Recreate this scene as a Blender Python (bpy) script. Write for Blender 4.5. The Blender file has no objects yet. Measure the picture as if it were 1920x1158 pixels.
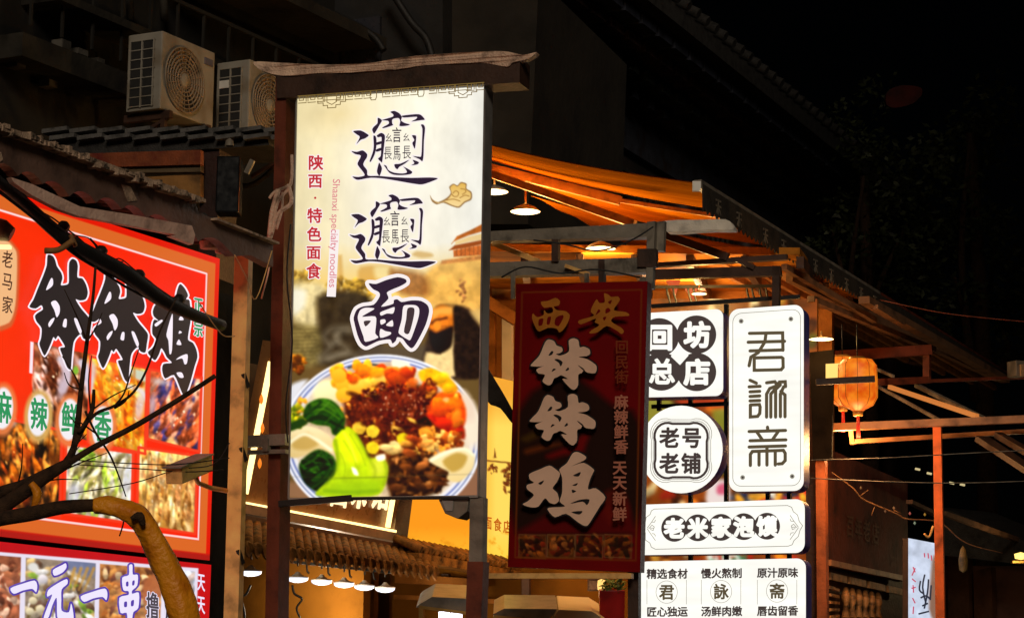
import bpy, bmesh, math, random
import numpy as np
from mathutils import Vector, Matrix
from mathutils.geometry import tessellate_polygon

S = bpy.context.scene
COL = S.collection
R_ = math.radians
random.seed(7)

# ------------------------------------------------------------------ camera
FOC = 4225.0                      # focal length in photo pixels (1920 wide)
YAW, PITCH, ROLL = R_(27.0), R_(9.0), R_(0.56)
CAM = Vector((0, 0, 1.6))
fh = Vector((-math.sin(YAW), math.cos(YAW), 0))
r0 = Vector((math.cos(YAW), math.sin(YAW), 0))
Fv = fh * math.cos(PITCH) + Vector((0, 0, math.sin(PITCH)))
u0 = r0.cross(Fv)
Rv = r0 * math.cos(ROLL) + u0 * math.sin(ROLL)
Uv = u0 * math.cos(ROLL) - r0 * math.sin(ROLL)
cd = bpy.data.cameras.new('camera')
cd.sensor_width = 36
cd.lens = FOC / 1920 * 36
cd.clip_end = 500
cam = bpy.data.objects.new('camera', cd)
m = Matrix((Rv, Uv, -Fv)).transposed().to_4x4()
m.translation = CAM
cam.matrix_world = m
COL.objects.link(cam)
S.camera = cam

# ------------------------------------------------------------------ world, sun, exposure
SUN_EL, SUN_AZ = R_(24), R_(150)          # azimuth clockwise from +Y: behind the camera, to the right
wo = bpy.data.worlds.new('World')
S.world = wo
wo.use_nodes = True
wn = wo.node_tree.nodes
sky = wn.new('ShaderNodeTexSky')
sky.sky_type = 'NISHITA'
sky.sun_disc = False
sky.sun_elevation = SUN_EL
sky.sun_rotation = SUN_AZ
bg = wn['Background']
wo.node_tree.links.new(sky.outputs[0], bg.inputs[0])
bg.inputs[1].default_value = 0.00006        # night
sl = bpy.data.lights.new('sun', 'SUN')
sl.energy = 0.9
sl.angle = R_(14)
sl.color = (1.0, 0.84, 0.66)
sun = bpy.data.objects.new('sun', sl)
sdir = Vector((math.sin(SUN_AZ) * math.cos(SUN_EL), math.cos(SUN_AZ) * math.cos(SUN_EL), math.sin(SUN_EL)))
sun.rotation_euler = sdir.to_track_quat('Z', 'Y').to_euler()
sun.location = (8, -8, 12)
COL.objects.link(sun)
S.view_settings.view_transform = 'Standard'
S.view_settings.look = 'None'
S.view_settings.exposure = 0
S.view_settings.gamma = 1
S.render.engine = 'CYCLES'
S.cycles.use_denoising = True
S.cycles.max_bounces = 6

# ------------------------------------------------------------------ helpers
def lin(c):
    return tuple(((v / 255) / 12.92) if v / 255 <= 0.04045 else (((v / 255) + 0.055) / 1.055) ** 2.4 for v in c)

def lina(a):
    a = np.clip(a, 0, 255) / 255.0
    return np.where(a <= 0.04045, a / 12.92, ((a + 0.055) / 1.055) ** 2.4)

def mat(name, base, rough=0.6, metal=0.0, var=0.25, scale=6.0, bump=0.15, dirt=None, spec=0.4):
    """painted / worn surface: base colour (linear) broken up by two noises, roughness variation and a little bump"""
    mt = bpy.data.materials.new(name)
    mt.use_nodes = True
    nt = mt.node_tree
    b = nt.nodes['Principled BSDF']
    tc = nt.nodes.new('ShaderNodeTexCoord')
    n1 = nt.nodes.new('ShaderNodeTexNoise')
    n1.inputs['Scale'].default_value = scale
    n1.inputs['Detail'].default_value = 6
    nt.links.new(tc.outputs['Object'], n1.inputs['Vector'])
    rp = nt.nodes.new('ShaderNodeValToRGB')
    d = dirt if dirt else tuple(v * (1 - var) ** 2 for v in base)
    hi = tuple(min(1, v * (1 + var)) for v in base)
    rp.color_ramp.elements[0].position = 0.32
    rp.color_ramp.elements[0].color = (*d, 1)
    rp.color_ramp.elements[1].position = 0.7
    rp.color_ramp.elements[1].color = (*hi, 1)
    e = rp.color_ramp.elements.new(0.48)
    e.color = (*base, 1)
    nt.links.new(n1.outputs[0], rp.inputs[0])
    nt.links.new(rp.outputs[0], b.inputs['Base Color'])
    n2 = nt.nodes.new('ShaderNodeTexNoise')
    n2.inputs['Scale'].default_value = scale * 7
    n2.inputs['Detail'].default_value = 4
    nt.links.new(tc.outputs['Object'], n2.inputs['Vector'])
    if bump:
        bp = nt.nodes.new('ShaderNodeBump')
        bp.inputs['Strength'].default_value = bump
        bp.inputs['Distance'].default_value = 0.02
        nt.links.new(n2.outputs[0], bp.inputs['Height'])
        nt.links.new(bp.outputs[0], b.inputs['Normal'])
    mr = nt.nodes.new('ShaderNodeMapRange')
    mr.inputs[3].default_value = max(0.05, rough - 0.15)
    mr.inputs[4].default_value = min(1, rough + 0.15)
    nt.links.new(n2.outputs[0], mr.inputs[0])
    nt.links.new(mr.outputs[0], b.inputs['Roughness'])
    b.inputs['Metallic'].default_value = metal
    b.inputs['Specular IOR Level'].default_value = spec
    return mt

def emit(name, c255, k=1.0, base=(0.02, 0.02, 0.02)):
    mt = bpy.data.materials.new(name)
    mt.use_nodes = True
    b = mt.node_tree.nodes['Principled BSDF']
    b.inputs['Base Color'].default_value = (*base, 1)
    b.inputs['Roughness'].default_value = 0.4
    b.inputs['Emission Color'].default_value = (*lin(c255), 1)
    b.inputs['Emission Strength'].default_value = k
    return mt

def printed(name, k=0.0):
    """a printed film: colours from the print itself; k > 0 for a backlit panel"""
    mt = bpy.data.materials.new(name)
    mt.use_nodes = True
    nt = mt.node_tree
    b = nt.nodes['Principled BSDF']
    a = nt.nodes.new('ShaderNodeVertexColor')
    a.layer_name = 'print'
    if k > 0:
        b.inputs['Base Color'].default_value = (0.02, 0.02, 0.02, 1)
        nt.links.new(a.outputs[0], b.inputs['Emission Color'])
        b.inputs['Emission Strength'].default_value = k
    else:
        nt.links.new(a.outputs[0], b.inputs['Base Color'])
    b.inputs['Roughness'].default_value = 0.5
    b.inputs['Specular IOR Level'].default_value = 0.12
    return mt

def ray(u, v):
    return Fv * FOC + Rv * (u - 960) - Uv * (v - 579)

class Pl:
    def __init__(s, p0, n):
        s.p0, s.n = Vector(p0), Vector(n).normalized()
    def hit(s, u, v, off=0.0):
        d = ray(u, v)
        t = ((s.p0 + s.n * off) - CAM).dot(s.n) / d.dot(s.n)
        return CAM + d * t
    def shift(s, off):
        return Pl(s.p0 + s.n * off, s.n)

def PX(x): return Pl((x, 0, 0), (1, 0, 0))
def PY(y): return Pl((0, y, 0), (0, -1, 0))
def at(u, v, d):
    return CAM + ray(u, v) * (d / FOC)
def PD(u, v, d, n): return Pl(at(u, v, d), n)

def fit(corners, depth, lo, hi):
    """the upright plane at this distance on which the four corners make the best rectangle"""
    cu = sum(c[0] for c in corners) / 4
    cv = sum(c[1] for c in corners) / 4
    p = at(cu, cv, depth)
    best = None
    a = lo
    while a <= hi:
        n = Vector((math.cos(R_(a)), math.sin(R_(a)), 0))
        pl = Pl(p, n)
        q = [pl.hit(*c) for c in corners]
        e = abs(q[0].z - q[1].z) + abs(q[3].z - q[2].z)
        if best is None or e < best[0]:
            best = (e, pl, a)
        a += 0.5
    return best[1]

def wloc(o):
    l = Vector(o.location)
    while o.parent:
        o = o.parent
        l += o.location
    return l

class MB:
    def __init__(s):
        s.v, s.f, s.mi = [], [], []
        s.smooth = []
    def face(s, pts, mi=0, sm=False):
        k = len(s.v)
        s.v += [Vector(p) for p in pts]
        s.f.append(list(range(k, k + len(pts))))
        s.mi.append(mi); s.smooth.append(sm)
    def poly(s, pts, mi=0):
        pts = [Vector(p) for p in pts]
        k = len(s.v)
        s.v += pts
        for t in tessellate_polygon([pts]):
            s.f.append([k + i for i in t]); s.mi.append(mi); s.smooth.append(False)
    def prism(s, front, back_vec, mi=0, side=None):
        """a traced front outline with real thickness"""
        n = len(front)
        bk = [Vector(p) + back_vec for p in front]
        if n <= 4:
            s.face(front, mi); s.face(bk[::-1], mi)
        else:
            s.poly(front, mi); s.poly(bk[::-1], mi)
        for i in range(n):
            j = (i + 1) % n
            s.face([front[i], bk[i], bk[j], front[j]], mi if side is None else side)
    def box(s, c, sx, sy, sz, rz=0, mi=0, rot=None):
        M = rot if rot else Matrix.Rotation(rz, 3, 'Z')
        p = [Vector(c) + M @ Vector((x * sx / 2, y * sy / 2, z * sz / 2)) for x in (-1, 1) for y in (-1, 1) for z in (-1, 1)]
        k = len(s.v)
        s.v += p
        for q in ((0, 1, 3, 2), (4, 6, 7, 5), (0, 4, 5, 1), (2, 3, 7, 6), (0, 2, 6, 4), (1, 5, 7, 3)):
            s.f.append([k + i for i in q]); s.mi.append(mi); s.smooth.append(False)
    def bar(s, P, Q, w, h, mi=0):
        P, Q = Vector(P), Vector(Q)
        d = (Q - P)
        L = d.length
        d.normalize()
        up = Vector((0, 0, 1)) if abs(d.z) < 0.95 else Vector((0, 1, 0))
        sd = d.cross(up).normalized()
        up = sd.cross(d)
        M = Matrix((d, sd, up)).transposed()
        s.box((P + Q) / 2, L, w, h, mi=mi, rot=M)
    def tube(s, path, r, n=8, mi=0, cap=True):
        path = [Vector(p) for p in path]
        if not hasattr(r, '__len__'):
            r = [r] * len(path)
        k = len(s.v)
        prev = None
        for i, p in enumerate(path):
            t = (path[min(i + 1, len(path) - 1)] - path[max(i - 1, 0)])
            if t.length < 1e-9: t = Vector((0, 0, 1))
            t.normalize()
            if prev is None:
                a = t.orthogonal().normalized()
            else:
                a = (prev - t * prev.dot(t)).normalized()
            prev = a
            b = t.cross(a)
            for j in range(n):
                an = 2 * math.pi * j / n
                s.v.append(p + (a * math.cos(an) + b * math.sin(an)) * r[i])
        for i in range(len(path) - 1):
            for j in range(n):
                jj = (j + 1) % n
                s.f.append([k + i * n + j, k + i * n + jj, k + (i + 1) * n + jj, k + (i + 1) * n + j])
                s.mi.append(mi); s.smooth.append(True)
        if cap:
            s.f.append([k + j for j in range(n)][::-1]); s.mi.append(mi); s.smooth.append(False)
            e = k + (len(path) - 1) * n
            s.f.append([e + j for j in range(n)]); s.mi.append(mi); s.smooth.append(False)
    def lathe(s, c, prof, n=24, mi=0, axis=None, sm=True):
        """prof: list of (radius, height) round a vertical axis through c"""
        c = Vector(c)
        k = len(s.v)
        for r, h in prof:
            for j in range(n):
                a = 2 * math.pi * j / n
                v = Vector((r * math.cos(a), r * math.sin(a), h))
                if axis: v = axis @ v
                s.v.append(c + v)
        for i in range(len(prof) - 1):
            for j in range(n):
                jj = (j + 1) % n
                s.f.append([k + i * n + j, k + i * n + jj, k + (i + 1) * n + jj, k + (i + 1) * n + j])
                s.mi.append(mi); s.smooth.append(sm)
    def build(s, name, mats, parent=None, loc=None, bevel=0):
        if not isinstance(mats, (list, tuple)): mats = [mats]
        if parent is not None:
            o_ = wloc(parent)
        elif loc is not None:
            o_ = Vector(loc)
        else:
            o_ = Vector((sum(v.x for v in s.v) / len(s.v), sum(v.y for v in s.v) / len(s.v), min(v.z for v in s.v)))
        me = bpy.data.meshes.new(name)
        me.from_pydata([tuple(v - o_) for v in s.v], [], s.f)
        for mt in mats: me.materials.append(mt)
        me.polygons.foreach_set('material_index', s.mi)
        me.polygons.foreach_set('use_smooth', s.smooth)
        if bevel:
            bm = bmesh.new(); bm.from_mesh(me)
            bmesh.ops.remove_doubles(bm, verts=bm.verts, dist=1e-5)
            es = [e for e in bm.edges if len(e.link_faces) == 2 and e.calc_face_angle(0) > 0.6]
            bmesh.ops.bevel(bm, geom=es, offset=bevel, segments=2, affect='EDGES', profile=0.6)
            bm.to_mesh(me); bm.free()
        me.update()
        o = bpy.data.objects.new(name, me)
        COL.objects.link(o)
        if parent is not None:
            o.parent = parent
        else:
            o.location = o_
        return o

def tag(o, label=None, cat=None, group=None, kind=None):
    if label: o['label'] = label
    if cat: o['category'] = cat
    if group: o['group'] = group
    if kind: o['kind'] = kind
    return o

def thing(name, loc, label, cat, group=None):
    o = bpy.data.objects.new(name, None)
    o.empty_display_size = 0.1
    COL.objects.link(o)
    o.location = loc
    return tag(o, label, cat, group)

def dup(root, loc, label=None):
    r = root.copy(); COL.objects.link(r); r.location = loc
    if label: r['label'] = label
    for ch in list(root.children):
        c = ch.copy(); COL.objects.link(c); c.parent = r
        for g in ch.children:
            d = g.copy(); COL.objects.link(d); d.parent = c
    return r

def lamp_light(loc, w, parent, color=(1, 0.72, 0.4), r=0.05, name='lamp_light'):
    l = bpy.data.lights.new(name, 'POINT')
    l.energy = w; l.color = color; l.shadow_soft_size = r
    o = bpy.data.objects.new(name, l)
    COL.objects.link(o)
    if parent:
        o.parent = parent
        o.location = Vector(loc) - wloc(parent)
    else:
        o.location = loc
    return o

def rp(pts, x0, y0, s):
    """traced in an enlarged crop -> photo pixels"""
    return [(x0 + x / s, y0 + y / s) for x, y in pts]

def smooth(pts, k=4, closed=True, tens=0.42):
    n = len(pts)
    out = []
    rng = range(n if closed else n - 1)
    for i in rng:
        p0 = pts[(i - 1) % n] if closed or i > 0 else pts[i]
        p1, p2 = pts[i], pts[(i + 1) % n]
        p3 = pts[(i + 2) % n] if closed or i + 2 < n else p2
        m1 = [(p2[q] - p0[q]) * tens for q in range(len(p1))]
        m2 = [(p3[q] - p1[q]) * tens for q in range(len(p1))]
        for j in range(k):
            t = j / k
            h = (2 * t ** 3 - 3 * t * t + 1, t ** 3 - 2 * t * t + t, -2 * t ** 3 + 3 * t * t, t ** 3 - t * t)
            out.append(tuple(h[0] * p1[q] + h[1] * m1[q] + h[2] * p2[q] + h[3] * m2[q] for q in range(len(p1))))
    if not closed: out.append(tuple(pts[-1]))
    return out

def sm3(pts, k=5):
    return [Vector(p) for p in smooth([tuple(p) for p in pts], k, closed=False, tens=0.5)]

def tubepx(mb, pts, d, rpx, n=8, k=5, mi=0):
    """tube along pixels; d and rpx may be lists"""
    N = len(pts)
    dd = d if hasattr(d, '__len__') else [d] * N
    rr = rpx if hasattr(rpx, '__len__') else [rpx] * N
    P = [(*at(u, v, dd[i]), rr[i] * dd[i] / FOC) for i, (u, v) in enumerate(pts)]
    Q = smooth(P, k, closed=False, tens=0.5) if N > 2 else P
    mb.tube([q[:3] for q in Q], [q[3] for q in Q], n, mi)

# ---- flat lettering on a sign face: everything is laid on the sign's own plane, millimetres proud of it
class Print:
    def __init__(s, pl, off=0.004):
        s.pl, s.off, s.mb = pl, off, MB()
        s.step = 0.00012
    def nx(s):
        s.off += s.step
        return s.off
    def fill(s, pts, mi=0, sm=3):
        if sm: pts = smooth(pts, sm)
        o = s.nx()
        s.mb.poly([s.pl.hit(u, v, o) for u, v in pts], mi)
    def line(s, pts, w, mi=0, closed=False, sm=0, w2=None, capn=8):
        if sm: pts = smooth(pts, sm, closed=closed, tens=0.5)
        pts = list(pts)
        if closed: pts = pts + [pts[0]]
        o = s.nx()
        L, Rr = [], []
        N = len(pts)
        for i, p in enumerate(pts):
            a = pts[max(i - 1, 0)] if not (closed and i == 0) else pts[-2]
            b = pts[min(i + 1, N - 1)] if not (closed and i == N - 1) else pts[1]
            dx, dy = b[0] - a[0], b[1] - a[1]
            l = math.hypot(dx, dy) or 1
            # miter
            ww = w / 2 if w2 is None else (w + (w2 - w) * i / (N - 1)) / 2
            if 0 < i < N - 1 or closed:
                d1 = (p[0] - a[0], p[1] - a[1]); d2 = (b[0] - p[0], b[1] - p[1])
                l1 = math.hypot(*d1) or 1; l2 = math.hypot(*d2) or 1
                c = (d1[0] * d2[0] + d1[1] * d2[1]) / (l1 * l2)
                t1 = (d1[0] / l1 + d2[0] / l2, d1[1] / l1 + d2[1] / l2)
                tl = math.hypot(*t1)
                if tl > 0.2:
                    dx, dy, l = t1[0], t1[1], tl
                    ww = ww / max(0.5, math.sqrt(max(0.0, (1 + c) / 2)))
            nx_, ny_ = -dy / l, dx / l
            L.append((p[0] + nx_ * ww, p[1] + ny_ * ww)); Rr.append((p[0] - nx_ * ww, p[1] - ny_ * ww))
        for i in range(N - 1):
            s.mb.face([s.pl.hit(*q, o) for q in (L[i], Rr[i], Rr[i + 1], L[i + 1])], mi)
    def dots(s, pts, w, mi=0, n=10):
        for u, v in pts:
            o = s.nx()
            s.mb.face([s.pl.hit(u + w / 2 * math.cos(6.2832 * j / n), v + w / 2 * math.sin(6.2832 * j / n), o) for j in range(n)], mi)
    def border(s, pts, w, mi=0, sm=3):
        """outline of a shape: a band of width w on each side of its edge"""
        q = smooth(pts, sm) if sm else list(pts)
        N = len(q)
        for i in range(N):
            a, b = q[i], q[(i + 1) % N]
            dx, dy = b[0] - a[0], b[1] - a[1]
            l = math.hypot(dx, dy)
            if l < 1e-6: continue
            nx_, ny_ = -dy / l * w, dx / l * w
            o = s.nx()
            s.mb.face([s.pl.hit(*c, o) for c in ((a[0] + nx_, a[1] + ny_), (a[0] - nx_, a[1] - ny_), (b[0] - nx_, b[1] - ny_), (b[0] + nx_, b[1] + ny_))], mi)
            o = s.nx()
            s.mb.face([s.pl.hit(a[0] + w * math.cos(6.2832 * j / 10), a[1] + w * math.sin(6.2832 * j / 10), o) for j in range(10)], mi)
    def ell(s, u, v, ru, rv, mi=0, n=40):
        o = s.nx()
        s.mb.face([s.pl.hit(u + ru * math.cos(6.2832 * j / n), v + rv * math.sin(6.2832 * j / n), o) for j in range(n)], mi)
    def text(s, st, u, v, w, h, mi=0, bold=0.0, du=(0, 0), ex=(1, 0), ey=(0, 1)):
        """characters one after another, each centred at (u,v)+i*du in a w x h pixel box; ex, ey skew the box"""
        for i, ch in enumerate(st):
            if ch == ' ': continue
            V, Fc = glyph(ch)
            cu, cv = u + i * du[0], v + i * du[1]
            s._put(V, Fc, lambda x, y: (cu + (x - 0.5) * w * ex[0] - (y - 0.38) * h * ey[0], cv + (x - 0.5) * w * ex[1] - (y - 0.38) * h * ey[1]), mi, bold * min(w, h))
    def _put(s, V, Fc, f2, mi, bw):
        """fill a font outline; bw thickens its strokes by that many pixels on each side"""
        o = s.nx()
        k = len(s.mb.v)
        Q = [f2(x, y) for x, y in V]
        for q in Q: s.mb.v.append(s.pl.hit(q[0], q[1], o))
        cnt = {}
        for f in Fc:
            s.mb.f.append([k + q for q in f]); s.mb.mi.append(mi); s.mb.smooth.append(False)
            for a, b in zip(f, f[1:] + f[:1]):
                e = (min(a, b), max(a, b)); cnt[e] = cnt.get(e, 0) + 1
        if bw <= 0: return
        for (a, b), n in cnt.items():
            if n != 1: continue
            p, q = Q[a], Q[b]
            dx, dy = q[0] - p[0], q[1] - p[1]
            l = math.hypot(dx, dy)
            if l < 1e-6: continue
            ux, uy = dx / l * bw, dy / l * bw
            o += 0.000004
            pts = [(p[0] - uy, p[1] + ux), (p[0] - 0.7 * (ux + uy), p[1] + 0.7 * (ux - uy)), (p[0] - ux, p[1] - uy), (p[0] - 0.7 * (ux - uy), p[1] - 0.7 * (ux + uy)), (p[0] + uy, p[1] - ux),
                   (q[0] + uy, q[1] - ux), (q[0] + 0.7 * (ux + uy), q[1] - 0.7 * (ux - uy)), (q[0] + ux, q[1] + uy), (q[0] + 0.7 * (ux - uy), q[1] + 0.7 * (ux + uy)), (q[0] - uy, q[1] + ux)]
            s.mb.face([s.pl.hit(x, y, o) for x, y in pts], mi)
        s.off = o
    def run(s, st, u, v, size, mi=0, bold=0.0, ex=(1, 0), ey=(0, 1), sx=1.0):
        """a run of latin text from (u,v), baseline along ex"""
        V, Fc = glyph(st)
        s._put(V, Fc, lambda x, y: (u + x * size * sx * ex[0] - y * size * ey[0], v + x * size * sx * ex[1] - y * size * ey[1]), mi, bold * size)
    def build(s, name, mats, parent):
        return s.mb.build(name, mats, parent)

_gc = {}
def glyph(st):
    key = st
    if key in _gc: return _gc[key]
    cu = bpy.data.curves.new('glyph', 'FONT')
    cu.body = st
    cu.resolution_u = 3
    o = bpy.data.objects.new('glyph', cu)
    COL.objects.link(o)
    dg = bpy.context.evaluated_depsgraph_get()
    e = o.evaluated_get(dg)
    me = e.to_mesh()
    V = [(v.co.x, v.co.y) for v in me.vertices]
    Fc = [list(p.vertices) for p in me.polygons]
    e.to_mesh_clear()
    bpy.data.objects.remove(o); bpy.data.curves.remove(cu)
    _gc[key] = (V, Fc)
    return _gc[key]

# ---- printed pictures: a fine grid of print colours on the sign's plane
def vnoise(X, Y, sc, seed):
    x, y = X / sc, Y / sc
    xi, yi = np.floor(x).astype(np.int64), np.floor(y).astype(np.int64)
    fx, fy = x - xi, y - yi
    fx = fx * fx * (3 - 2 * fx); fy = fy * fy * (3 - 2 * fy)
    def h(a, b):
        n = (a * 374761393 + b * 668265263 + seed * 974634777) & 0xffffffff
        n = ((n ^ (n >> 13)) * 1274126177) & 0xffffffff
        return ((n ^ (n >> 16)) & 0xffff) / 65535.0
    return (h(xi, yi) * (1 - fx) + h(xi + 1, yi) * fx) * (1 - fy) + (h(xi, yi + 1) * (1 - fx) + h(xi + 1, yi + 1) * fx) * fy

def fbm(X, Y, sc, seed, oc=4):
    a = 0; t = 0; w = 1
    for i in range(oc):
        a = a + w * vnoise(X, Y, sc / 2 ** i, seed + i * 17); t += w; w *= 0.55
    return a / t

class Canvas:
    def __init__(s, TL, TR, BR, BL, step, base):
        wpx = math.hypot(TR[0] - TL[0], TR[1] - TL[1]); hpx = math.hypot(BL[0] - TL[0], BL[1] - TL[1])
        s.nu, s.nv = int(wpx / step), int(hpx / step)
        a = np.linspace(0, 1, s.nu + 1)[None, :]; b = np.linspace(0, 1, s.nv + 1)[:, None]
        s.A, s.B = np.broadcast_to(a, (s.nv + 1, s.nu + 1)), np.broadcast_to(b, (s.nv + 1, s.nu + 1))
        f = lambda i: TL[i] * (1 - a) * (1 - b) + TR[i] * a * (1 - b) + BR[i] * a * b + BL[i] * (1 - a) * b
        s.X, s.Y = f(0), f(1)
        s.C = np.zeros(s.X.shape + (3,)); s.C[:] = base
    def mix(s, m, c):
        s.C += (np.asarray(c, float) - s.C) * m[..., None]
    def _sub(s, x0, x1, y0, y1):
        return (s.X > x0) & (s.X < x1) & (s.Y > y0) & (s.Y < y1)
    def poly(s, pts, c, soft=1.5, alpha=1.0, sm=3, tex=0.0, tsc=8, c2=None):
        if sm: pts = smooth(pts, sm)
        P = np.array(pts)
        q = s._sub(P[:, 0].min() - soft, P[:, 0].max() + soft, P[:, 1].min() - soft, P[:, 1].max() + soft)
        if not q.any(): return
        x, y = s.X[q], s.Y[q]
        ins = np.zeros(x.shape, bool); d = np.full(x.shape, 1e9)
        for i in range(len(P)):
            x1, y1 = P[i]; x2, y2 = P[(i + 1) % len(P)]
            if y1 != y2:
                cnd = ((y1 > y) != (y2 > y)) & (x < (x2 - x1) * (y - y1) / (y2 - y1) + x1)
                ins ^= cnd
            L = (x2 - x1) ** 2 + (y2 - y1) ** 2
            t = np.clip(((x - x1) * (x2 - x1) + (y - y1) * (y2 - y1)) / L, 0, 1) if L > 0 else 0
            d = np.minimum(d, np.hypot(x - x1 - t * (x2 - x1), y - y1 - t * (y2 - y1)))
        sd = np.where(ins, d, -d)
        mk = np.clip(0.5 + sd / (2 * soft), 0, 1) * alpha
        s._put(q, x, y, mk, c, tex, tsc, c2, P[:, 1].min(), P[:, 1].max())
    def _put(s, q, x, y, mk, c, tex, tsc, c2, y0, y1):
        col = np.broadcast_to(np.asarray(c, float), x.shape + (3,)).copy()
        if c2 is not None:
            t = np.clip((y - y0) / (y1 - y0 + 1e-6), 0, 1)[..., None]
            col = col * (1 - t) + np.asarray(c2, float) * t
        if tex:
            col *= (1 + tex * 2 * (fbm(x, y, tsc, 5) - 0.5))[..., None]
        cur = s.C[q]
        s.C[q] = cur + (col - cur) * mk[..., None]
    def ell(s, cx, cy, rx, ry, c, rot=0.0, soft=1.5, alpha=1.0, tex=0.0, tsc=8, c2=None, hl=0.0, wob=None):
        rr = max(rx, ry) * (1.5 if wob else 1) + soft
        q = s._sub(cx - rr, cx + rr, cy - rr, cy + rr)
        if not q.any(): return
        x, y = s.X[q], s.Y[q]
        ca, sa = math.cos(rot), math.sin(rot)
        a = (x - cx) * ca + (y - cy) * sa; b = -(x - cx) * sa + (y - cy) * ca
        k = np.hypot(a / rx, b / ry)
        if wob:
            th = np.arctan2(b, a)
            k = k * (1 + 0.20 * np.sin(2 * th + wob[0]) * np.cos(th + wob[1]) + 0.06 * np.sin(3 * th + wob[1]))
        mk = np.clip(0.5 + (1 - k) * min(rx, ry) / (2 * soft), 0, 1) * alpha
        if hl:
            c = np.asarray(c, float)[None, :] * (1 + hl * np.clip(-(y - cy) / ry - 0.3 * (x - cx) / rx, -1, 1))[:, None]
        s._put(q, x, y, mk, c, tex, tsc, c2, cy - ry, cy + ry)
    def stroke(s, pts, w, c, soft=1.0, alpha=1.0, w2=None, sm=4, closed=False):
        if sm: pts = smooth(pts, sm, closed=closed, tens=0.5)
        if closed: pts = list(pts) + [pts[0]]
        P = np.array(pts); W = max(w, w2 or 0) / 2 + soft
        q = s._sub(P[:, 0].min() - W, P[:, 0].max() + W, P[:, 1].min() - W, P[:, 1].max() + W)
        if not q.any(): return
        x, y = s.X[q], s.Y[q]
        d = np.full(x.shape, -1e9)
        N = len(P)
        for i in range(N - 1):
            x1, y1 = P[i]; x2, y2 = P[i + 1]
            L = (x2 - x1) ** 2 + (y2 - y1) ** 2 + 1e-9
            t = np.clip(((x - x1) * (x2 - x1) + (y - y1) * (y2 - y1)) / L, 0, 1)
            ww = w if w2 is None else w + (w2 - w) * (i + t) / (N - 1)
            d = np.maximum(d, ww / 2 - np.hypot(x - x1 - t * (x2 - x1), y - y1 - t * (y2 - y1)))
        mk = np.clip(0.5 + d / (2 * soft), 0, 1) * alpha
        s._put(q, x, y, mk, c, 0, 1, None, 0, 1)
    def clip(s, quads, C0):
        """keep what was painted only inside the given frames"""
        P = s.C.copy()
        s.C = np.zeros_like(P)
        for q in quads: s.poly(q, (1, 1, 1), 1.0, 1, sm=0)
        m = s.C[..., :1].copy()
        s.C = C0 * (1 - m) + P * m
    def blur(s, n, m=None):
        for _ in range(n):
            p = np.pad(s.C, ((1, 1), (1, 1), (0, 0)), 'edge')
            b = (p[:-2, 1:-1] + p[2:, 1:-1] + p[1:-1, :-2] + p[1:-1, 2:] + 2 * p[1:-1, 1:-1]) / 6
            s.C = b if m is None else s.C + (b - s.C) * m[..., None]
    def blobs(s, n, inside, pal, r0, r1, rng, el=(1, 2), rot=None, soft=1.0, hl=0.3, alpha=0.95):
        """scatter small pieces of food / leaf; inside(rng) gives a spot"""
        for _ in range(n):
            x, y = inside(rng)
            c = np.array(rng.choice(pal), float) * rng.uniform(0.8, 1.15)
            r = rng.uniform(r0, r1); e = rng.uniform(*el)
            s.ell(x, y, r * e, r, c, rot=rng.uniform(0, 3.14) if rot is None else rot + rng.uniform(-0.4, 0.4), soft=soft, alpha=alpha, hl=hl * 0.7, wob=(rng.uniform(0, 6.28), rng.uniform(0, 6.28)), tex=0.2, tsc=5)
    def mesh(s, name, pl, mt, parent, off=0.003):
        P = CAM; n = pl.n
        D = (np.array(Fv)[None, None] * FOC + np.array(Rv)[None, None] * (s.X - 960)[..., None] - np.array(Uv)[None, None] * (s.Y - 579)[..., None])
        t = ((pl.p0 + n * off) - P).dot(n) / (D @ np.array(n))
        V = np.array(P)[None, None] + D * t[..., None]
        o_ = np.array(wloc(parent))
        V = (V - o_).reshape(-1, 3)
        nu, nv = s.nu + 1, s.nv + 1
        idx = np.arange(nu * nv).reshape(nv, nu)
        Fq = np.stack([idx[:-1, :-1], idx[1:, :-1], idx[1:, 1:], idx[:-1, 1:]], -1).reshape(-1, 4)
        me = bpy.data.meshes.new(name)
        me.vertices.add(len(V)); me.vertices.foreach_set('co', V.ravel())
        me.loops.add(Fq.size); me.loops.foreach_set('vertex_index', Fq.ravel())
        me.polygons.add(len(Fq)); me.polygons.foreach_set('loop_start', np.arange(0, Fq.size, 4))
        me.update(calc_edges=True)
        a = me.color_attributes.new('print', 'FLOAT_COLOR', 'POINT')
        rgba = np.ones((len(V), 4)); rgba[:, :3] = lina(s.C.reshape(-1, 3))
        a.data.foreach_set('color', rgba.ravel())
        me.materials.append(mt)
        o = bpy.data.objects.new(name, me)
        COL.objects.link(o)
        o.parent = parent
        return o

def inpoly(pts):
    P = pts; xs = [p[0] for p in P]; ys = [p[1] for p in P]
    def f(rng):
        while True:
            x, y = rng.uniform(min(xs), max(xs)), rng.uniform(min(ys), max(ys))
            c = False; j = len(P) - 1
            for i in range(len(P)):
                if (P[i][1] > y) != (P[j][1] > y) and x < (P[j][0] - P[i][0]) * (y - P[i][1]) / (P[j][1] - P[i][1]) + P[i][0]: c = not c
                j = i
            if c: return x, y
    return f
def inell(cx, cy, rx, ry):
    def f(rng):
        a = rng.uniform(0, 6.2832); r = math.sqrt(rng.random())
        return cx + rx * r * math.cos(a), cy + ry * r * math.sin(a)
    return f

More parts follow.
